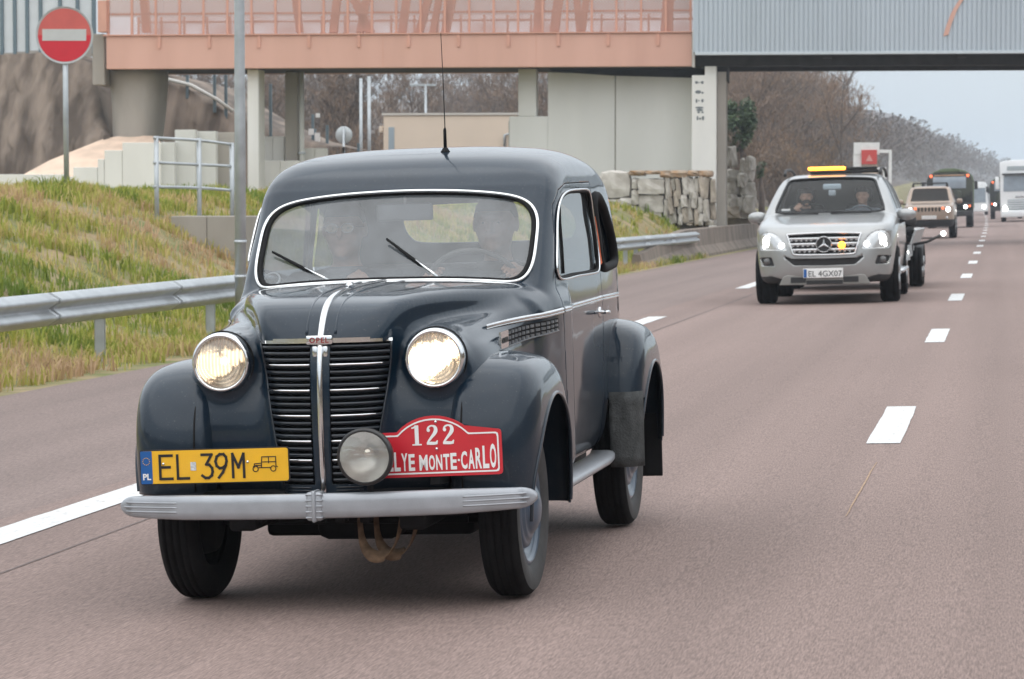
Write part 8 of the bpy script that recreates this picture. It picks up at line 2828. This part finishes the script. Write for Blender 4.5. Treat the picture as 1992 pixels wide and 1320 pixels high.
obj("dashboard", box(-0.66, 0.66, 0.85, 1.1, 0.85, 1.13, 0.05), M_blackplast, jeep)


# ---- military lorries
M_olive = mat("camouflage_olive", (0.085, 0.115, 0.055), rough=0.7, var=0.15, vscale=1.5)
M_camo = mat("camouflage_black", (0.022, 0.024, 0.022), rough=0.8, col2=(0.055, 0.060, 0.045), vscale=1.2, sharp=(0.48, 0.53), detail=2)
M_lorryglass = mat("sky_painted_glass", (0.27, 0.32, 0.37), rough=0.10, spec=0.9, coat=1.0, var=0.15, vscale=1.5)  # sky reflection painted into the opaque pane colour
def army_lorry(s, t, label):
    L = on_road("army_lorry", s, t, label, "lorry")
    arch = [(-1.22, 1.0), (-1.25, 2.55), (-1.16, 2.85), (-0.85, 3.08), (-0.4, 3.20), (0.4, 3.20), (0.85, 3.08), (1.16, 2.85), (1.25, 2.55), (1.22, 1.0)]
    cabp = [(-1.20, 0.85), (-1.22, 1.5), (-1.20, 2.6), (-1.08, 2.88), (-0.75, 3.02), (0.75, 3.02), (1.08, 2.88), (1.20, 2.6), (1.22, 1.5), (1.20, 0.85)]
    obj("cab", prism(cabp, 0.0, 1.9, 'xz', 0.05), M_camo, L)
    obj("cab_roof", prism([(-0.62, 3.0), (0.62, 3.0), (0.55, 3.14), (0.3, 3.20), (-0.3, 3.20), (-0.55, 3.14)], -0.05, 1.8, 'xz', 0.03), M_olive, L)
    obj("roof_edge", box(-0.8, 0.8, -0.09, -0.02, 2.80, 2.86, 0.01), mat("edge_ochre", (0.45, 0.27, 0.16), rough=0.6), L)
    obj("windscreen", box(-0.88, 0.88, -0.022, -0.004, 2.12, 2.76, 0.008), M_lorryglass, L)
    obj("bonnet", box(-0.62, 0.62, -0.55, -0.004, 1.15, 2.02, 0.12, 3), M_camo, L)
    obj("grille", box(-0.42, 0.42, -0.585, -0.553, 1.2, 1.75, 0.01), M_blackplast, L)
    obj("bumper", box(-1.18, 1.18, -0.72, -0.56, 0.62, 0.92, 0.04), M_blackplast, L)
    obj("canvas", prism(arch, 2.05, 6.2, 'xz', 0.05), M_olive, L)
    for sgn in (1, -1):
        obj("wing", box(min(sgn * 0.64, sgn * 1.20), max(sgn * 0.64, sgn * 1.20), -0.50, 0.45, 1.05, 1.32, 0.08, 3), M_camo, L)
        hl_ = obj("headlight", lathe([(0.0001, -0.05), (0.07, -0.04), (0.095, 0.0), (0.10, 0.08)], 20, 'y'), M_beam, L, loc=(sgn * 0.84, -0.55, 1.12))
        obj("turn_lamp", lathe([(0.0001, -0.03), (0.05, -0.02), (0.06, 0.05)], 12, 'y'), M_redlamp, L, loc=(sgn * 1.06, -0.54, 1.16))
        obj("roof_marker", lathe([(0.0001, -0.05), (0.06, -0.035), (0.075, 0.03)], 12, 'y'), M_redlamp, L, loc=(sgn * 0.98, -0.03, 2.80))
        mi = obj("door_mirror", box(min(sgn * 1.32, sgn * 1.50), max(sgn * 1.32, sgn * 1.50), 0.1, 0.16, 2.05, 2.50, 0.02), M_blackplast, L)
        obj("mirror_stay", tube([(sgn * 1.21, 0.13, 2.5), (sgn * 1.40, 0.13, 2.46)], 0.02, sides=6), M_blackplast, mi)
        for y_ in (0.15, 3.6, 4.9): modern_wheel(L, sgn * 1.02, y_, sgn, 0.56, 0.34, 0.30)
    obj("chassis", box(-0.5, 0.5, -0.5, 6.1, 0.6, 0.95, 0.03), M_blackplast, L)
    return L
army_lorry(157.0, float(solve_t(1848, 157.0)), "dark army lorry with green canvas roof behind the beige car")
army_lorry(222.0, float(solve_t(1957, 222.0)), "dark army lorry half hidden behind the white lorry")

# ---- white articulated lorry in the next lane
M_wlorry = mat("white_lorry_paint", (0.78, 0.80, 0.81), rough=0.3, coat=0.7, var=0.03)
wl_s = 190.0
W = on_road("white_lorry", wl_s, float(solve_t(1984, wl_s)), "tall white articulated lorry at the right edge with headlights on", "lorry")
cabw = catmull([(-1.24, 0.45), (-1.26, 1.4), (-1.25, 2.6), (-1.20, 3.5), (-1.12, 3.86), (-0.9, 3.98), (0.0, 4.02), (0.9, 3.98), (1.12, 3.86), (1.20, 3.5), (1.25, 2.6), (1.26, 1.4), (1.24, 0.45)], 3)
obj("cab", prism([tuple(p) for p in cabw], 0.0, 2.2, 'xz', 0.08), M_wlorry, W)
obj("windscreen", prism([(-1.05, 1.98), (1.05, 1.98), (1.02, 2.95), (0.92, 3.02), (-0.92, 3.02), (-1.02, 2.95)], -0.03, -0.004), M_lorryglass, W, False)
obj("sun_visor", box(-1.12, 1.12, -0.26, -0.02, 3.05, 3.16, 0.04), M_blackplast, W)
obj("roof_sign", box(-0.8, 0.8, -0.03, -0.004, 3.35, 3.62, 0.02), mat("roof_sign_grey", (0.35, 0.40, 0.42), rough=0.4), W, False)
obj("grille", box(-0.78, 0.78, -0.06, -0.004, 0.78, 1.45, 0.03), mat("grille_grey", (0.32, 0.36, 0.38), rough=0.4, metal=0.4), W, False)
for z in (0.90, 1.05, 1.20, 1.35):
    obj("grille_bar", box(-0.74, 0.74, -0.09, -0.063, z - 0.03, z + 0.02, 0.008), M_wlorry, W, False)
obj("badge_strip", box(-0.30, 0.30, -0.03, -0.004, 1.56, 1.68, 0.01), M_chrome2, W, False)
obj("bumper", box(-1.24, 1.24, -0.20, -0.064, 0.30, 0.76, 0.06), M_wlorry, W)
for sgn in (1, -1):
    hl_ = obj("headlight", lathe([(0.0001, -0.05), (0.13, -0.04), (0.17, 0.0), (0.17, 0.06)], 20, 'y'), M_beam, W, loc=(sgn * 0.96, -0.17, 0.86))
    obj("lamp_bezel", box(min(sgn * 0.78, sgn * 1.18), max(sgn * 0.78, sgn * 1.18), -0.14, -0.064, 0.76, 1.0, 0.02), M_blackplast, hl_ and W)
    mi = obj("door_mirror", box(min(sgn * 1.32, sgn * 1.56), max(sgn * 1.32, sgn * 1.56), 0.0, 0.12, 2.15, 2.95, 0.04), M_wlorry, W)
    obj("mirror_stay", tube([(sgn * 1.22, 0.1, 2.9), (sgn * 1.42, 0.08, 2.94)], 0.025, sides=6), M_blackplast, mi)
    obj("cab_step", box(min(sgn * 1.0, sgn * 1.26), max(sgn * 1.0, sgn * 1.26), 0.1, 0.7, 0.34, 0.44, 0.02), M_blackplast, W)
    for y_ in (1.35, 5.0): modern_wheel(W, sgn * 1.06, y_, sgn, 0.52, 0.32, 0.29)
obj("trailer_box", box(-1.27, 1.27, 2.8, 14.0, 1.1, 3.95, 0.04), M_wlorry, W)
obj("chassis", box(-0.45, 0.45, 0.3, 13.8, 0.6, 1.05, 0.03), M_blackplast, W)

# ---- white coach far behind the army lorry
cs = 290.0
Cc = on_road("white_coach", cs, float(solve_t(1896, cs)) , "white coach with two lit headlights far behind the army lorry", "coach")
obj("shell", prism([tuple(p) for p in catmull([(-1.24, 0.35), (-1.26, 1.2), (-1.24, 2.6), (-1.12, 3.15), (-0.8, 3.3), (0.8, 3.3), (1.12, 3.15), (1.24, 2.6), (1.26, 1.2), (1.24, 0.35)], 3)], 0, 11.5, 'xz', 0.06), M_wlorry, Cc)
obj("windscreen", prism([(-1.08, 1.25), (1.08, 1.25), (1.05, 2.7), (-1.05, 2.7)], -0.03, -0.004), M_lorryglass, Cc, False)
for sgn in (1, -1):
    obj("headlight", lathe([(0.0001, -0.05), (0.13, -0.04), (0.18, 0.0)], 16, 'y'), M_beam, Cc, loc=(sgn * 0.9, -0.03, 0.82))
    obj("door_mirror", box(min(sgn * 1.3, sgn * 1.5), max(sgn * 1.3, sgn * 1.5), -0.2, -0.1, 2.1, 2.7, 0.03), M_blackplast, Cc)
    obj("side_window", box(min(sgn * 1.255, sgn * 1.28), max(sgn * 1.255, sgn * 1.28), 0.8, 11.0, 1.5, 2.6), M_lorryglass, Cc, False)
    for y_ in (2.2, 8.2): modern_wheel(Cc, sgn * 1.08, y_, sgn, 0.5, 0.3, 0.28)
# =================================================================== damp winter air
hz = obj("haze", box(-1500, 1900, -720, 3100, -2.6, 60), None, None, False)
tag(hz, kind="stuff")
mh = bpy.data.materials.new("damp_air"); mh.use_nodes = True
nt = mh.node_tree
nt.nodes.remove(nt.nodes["Principled BSDF"])
pv = nt.nodes.new("ShaderNodeVolumePrincipled")
pv.inputs["Color"].default_value = (0.74, 0.84, 0.95, 1)
pv.inputs["Density"].default_value = 0.00042
nt.links.new(pv.outputs[0], nt.nodes["Material Output"].inputs["Volume"])
hz.data.materials.append(mh)
scene.cycles.volume_bounces = 1
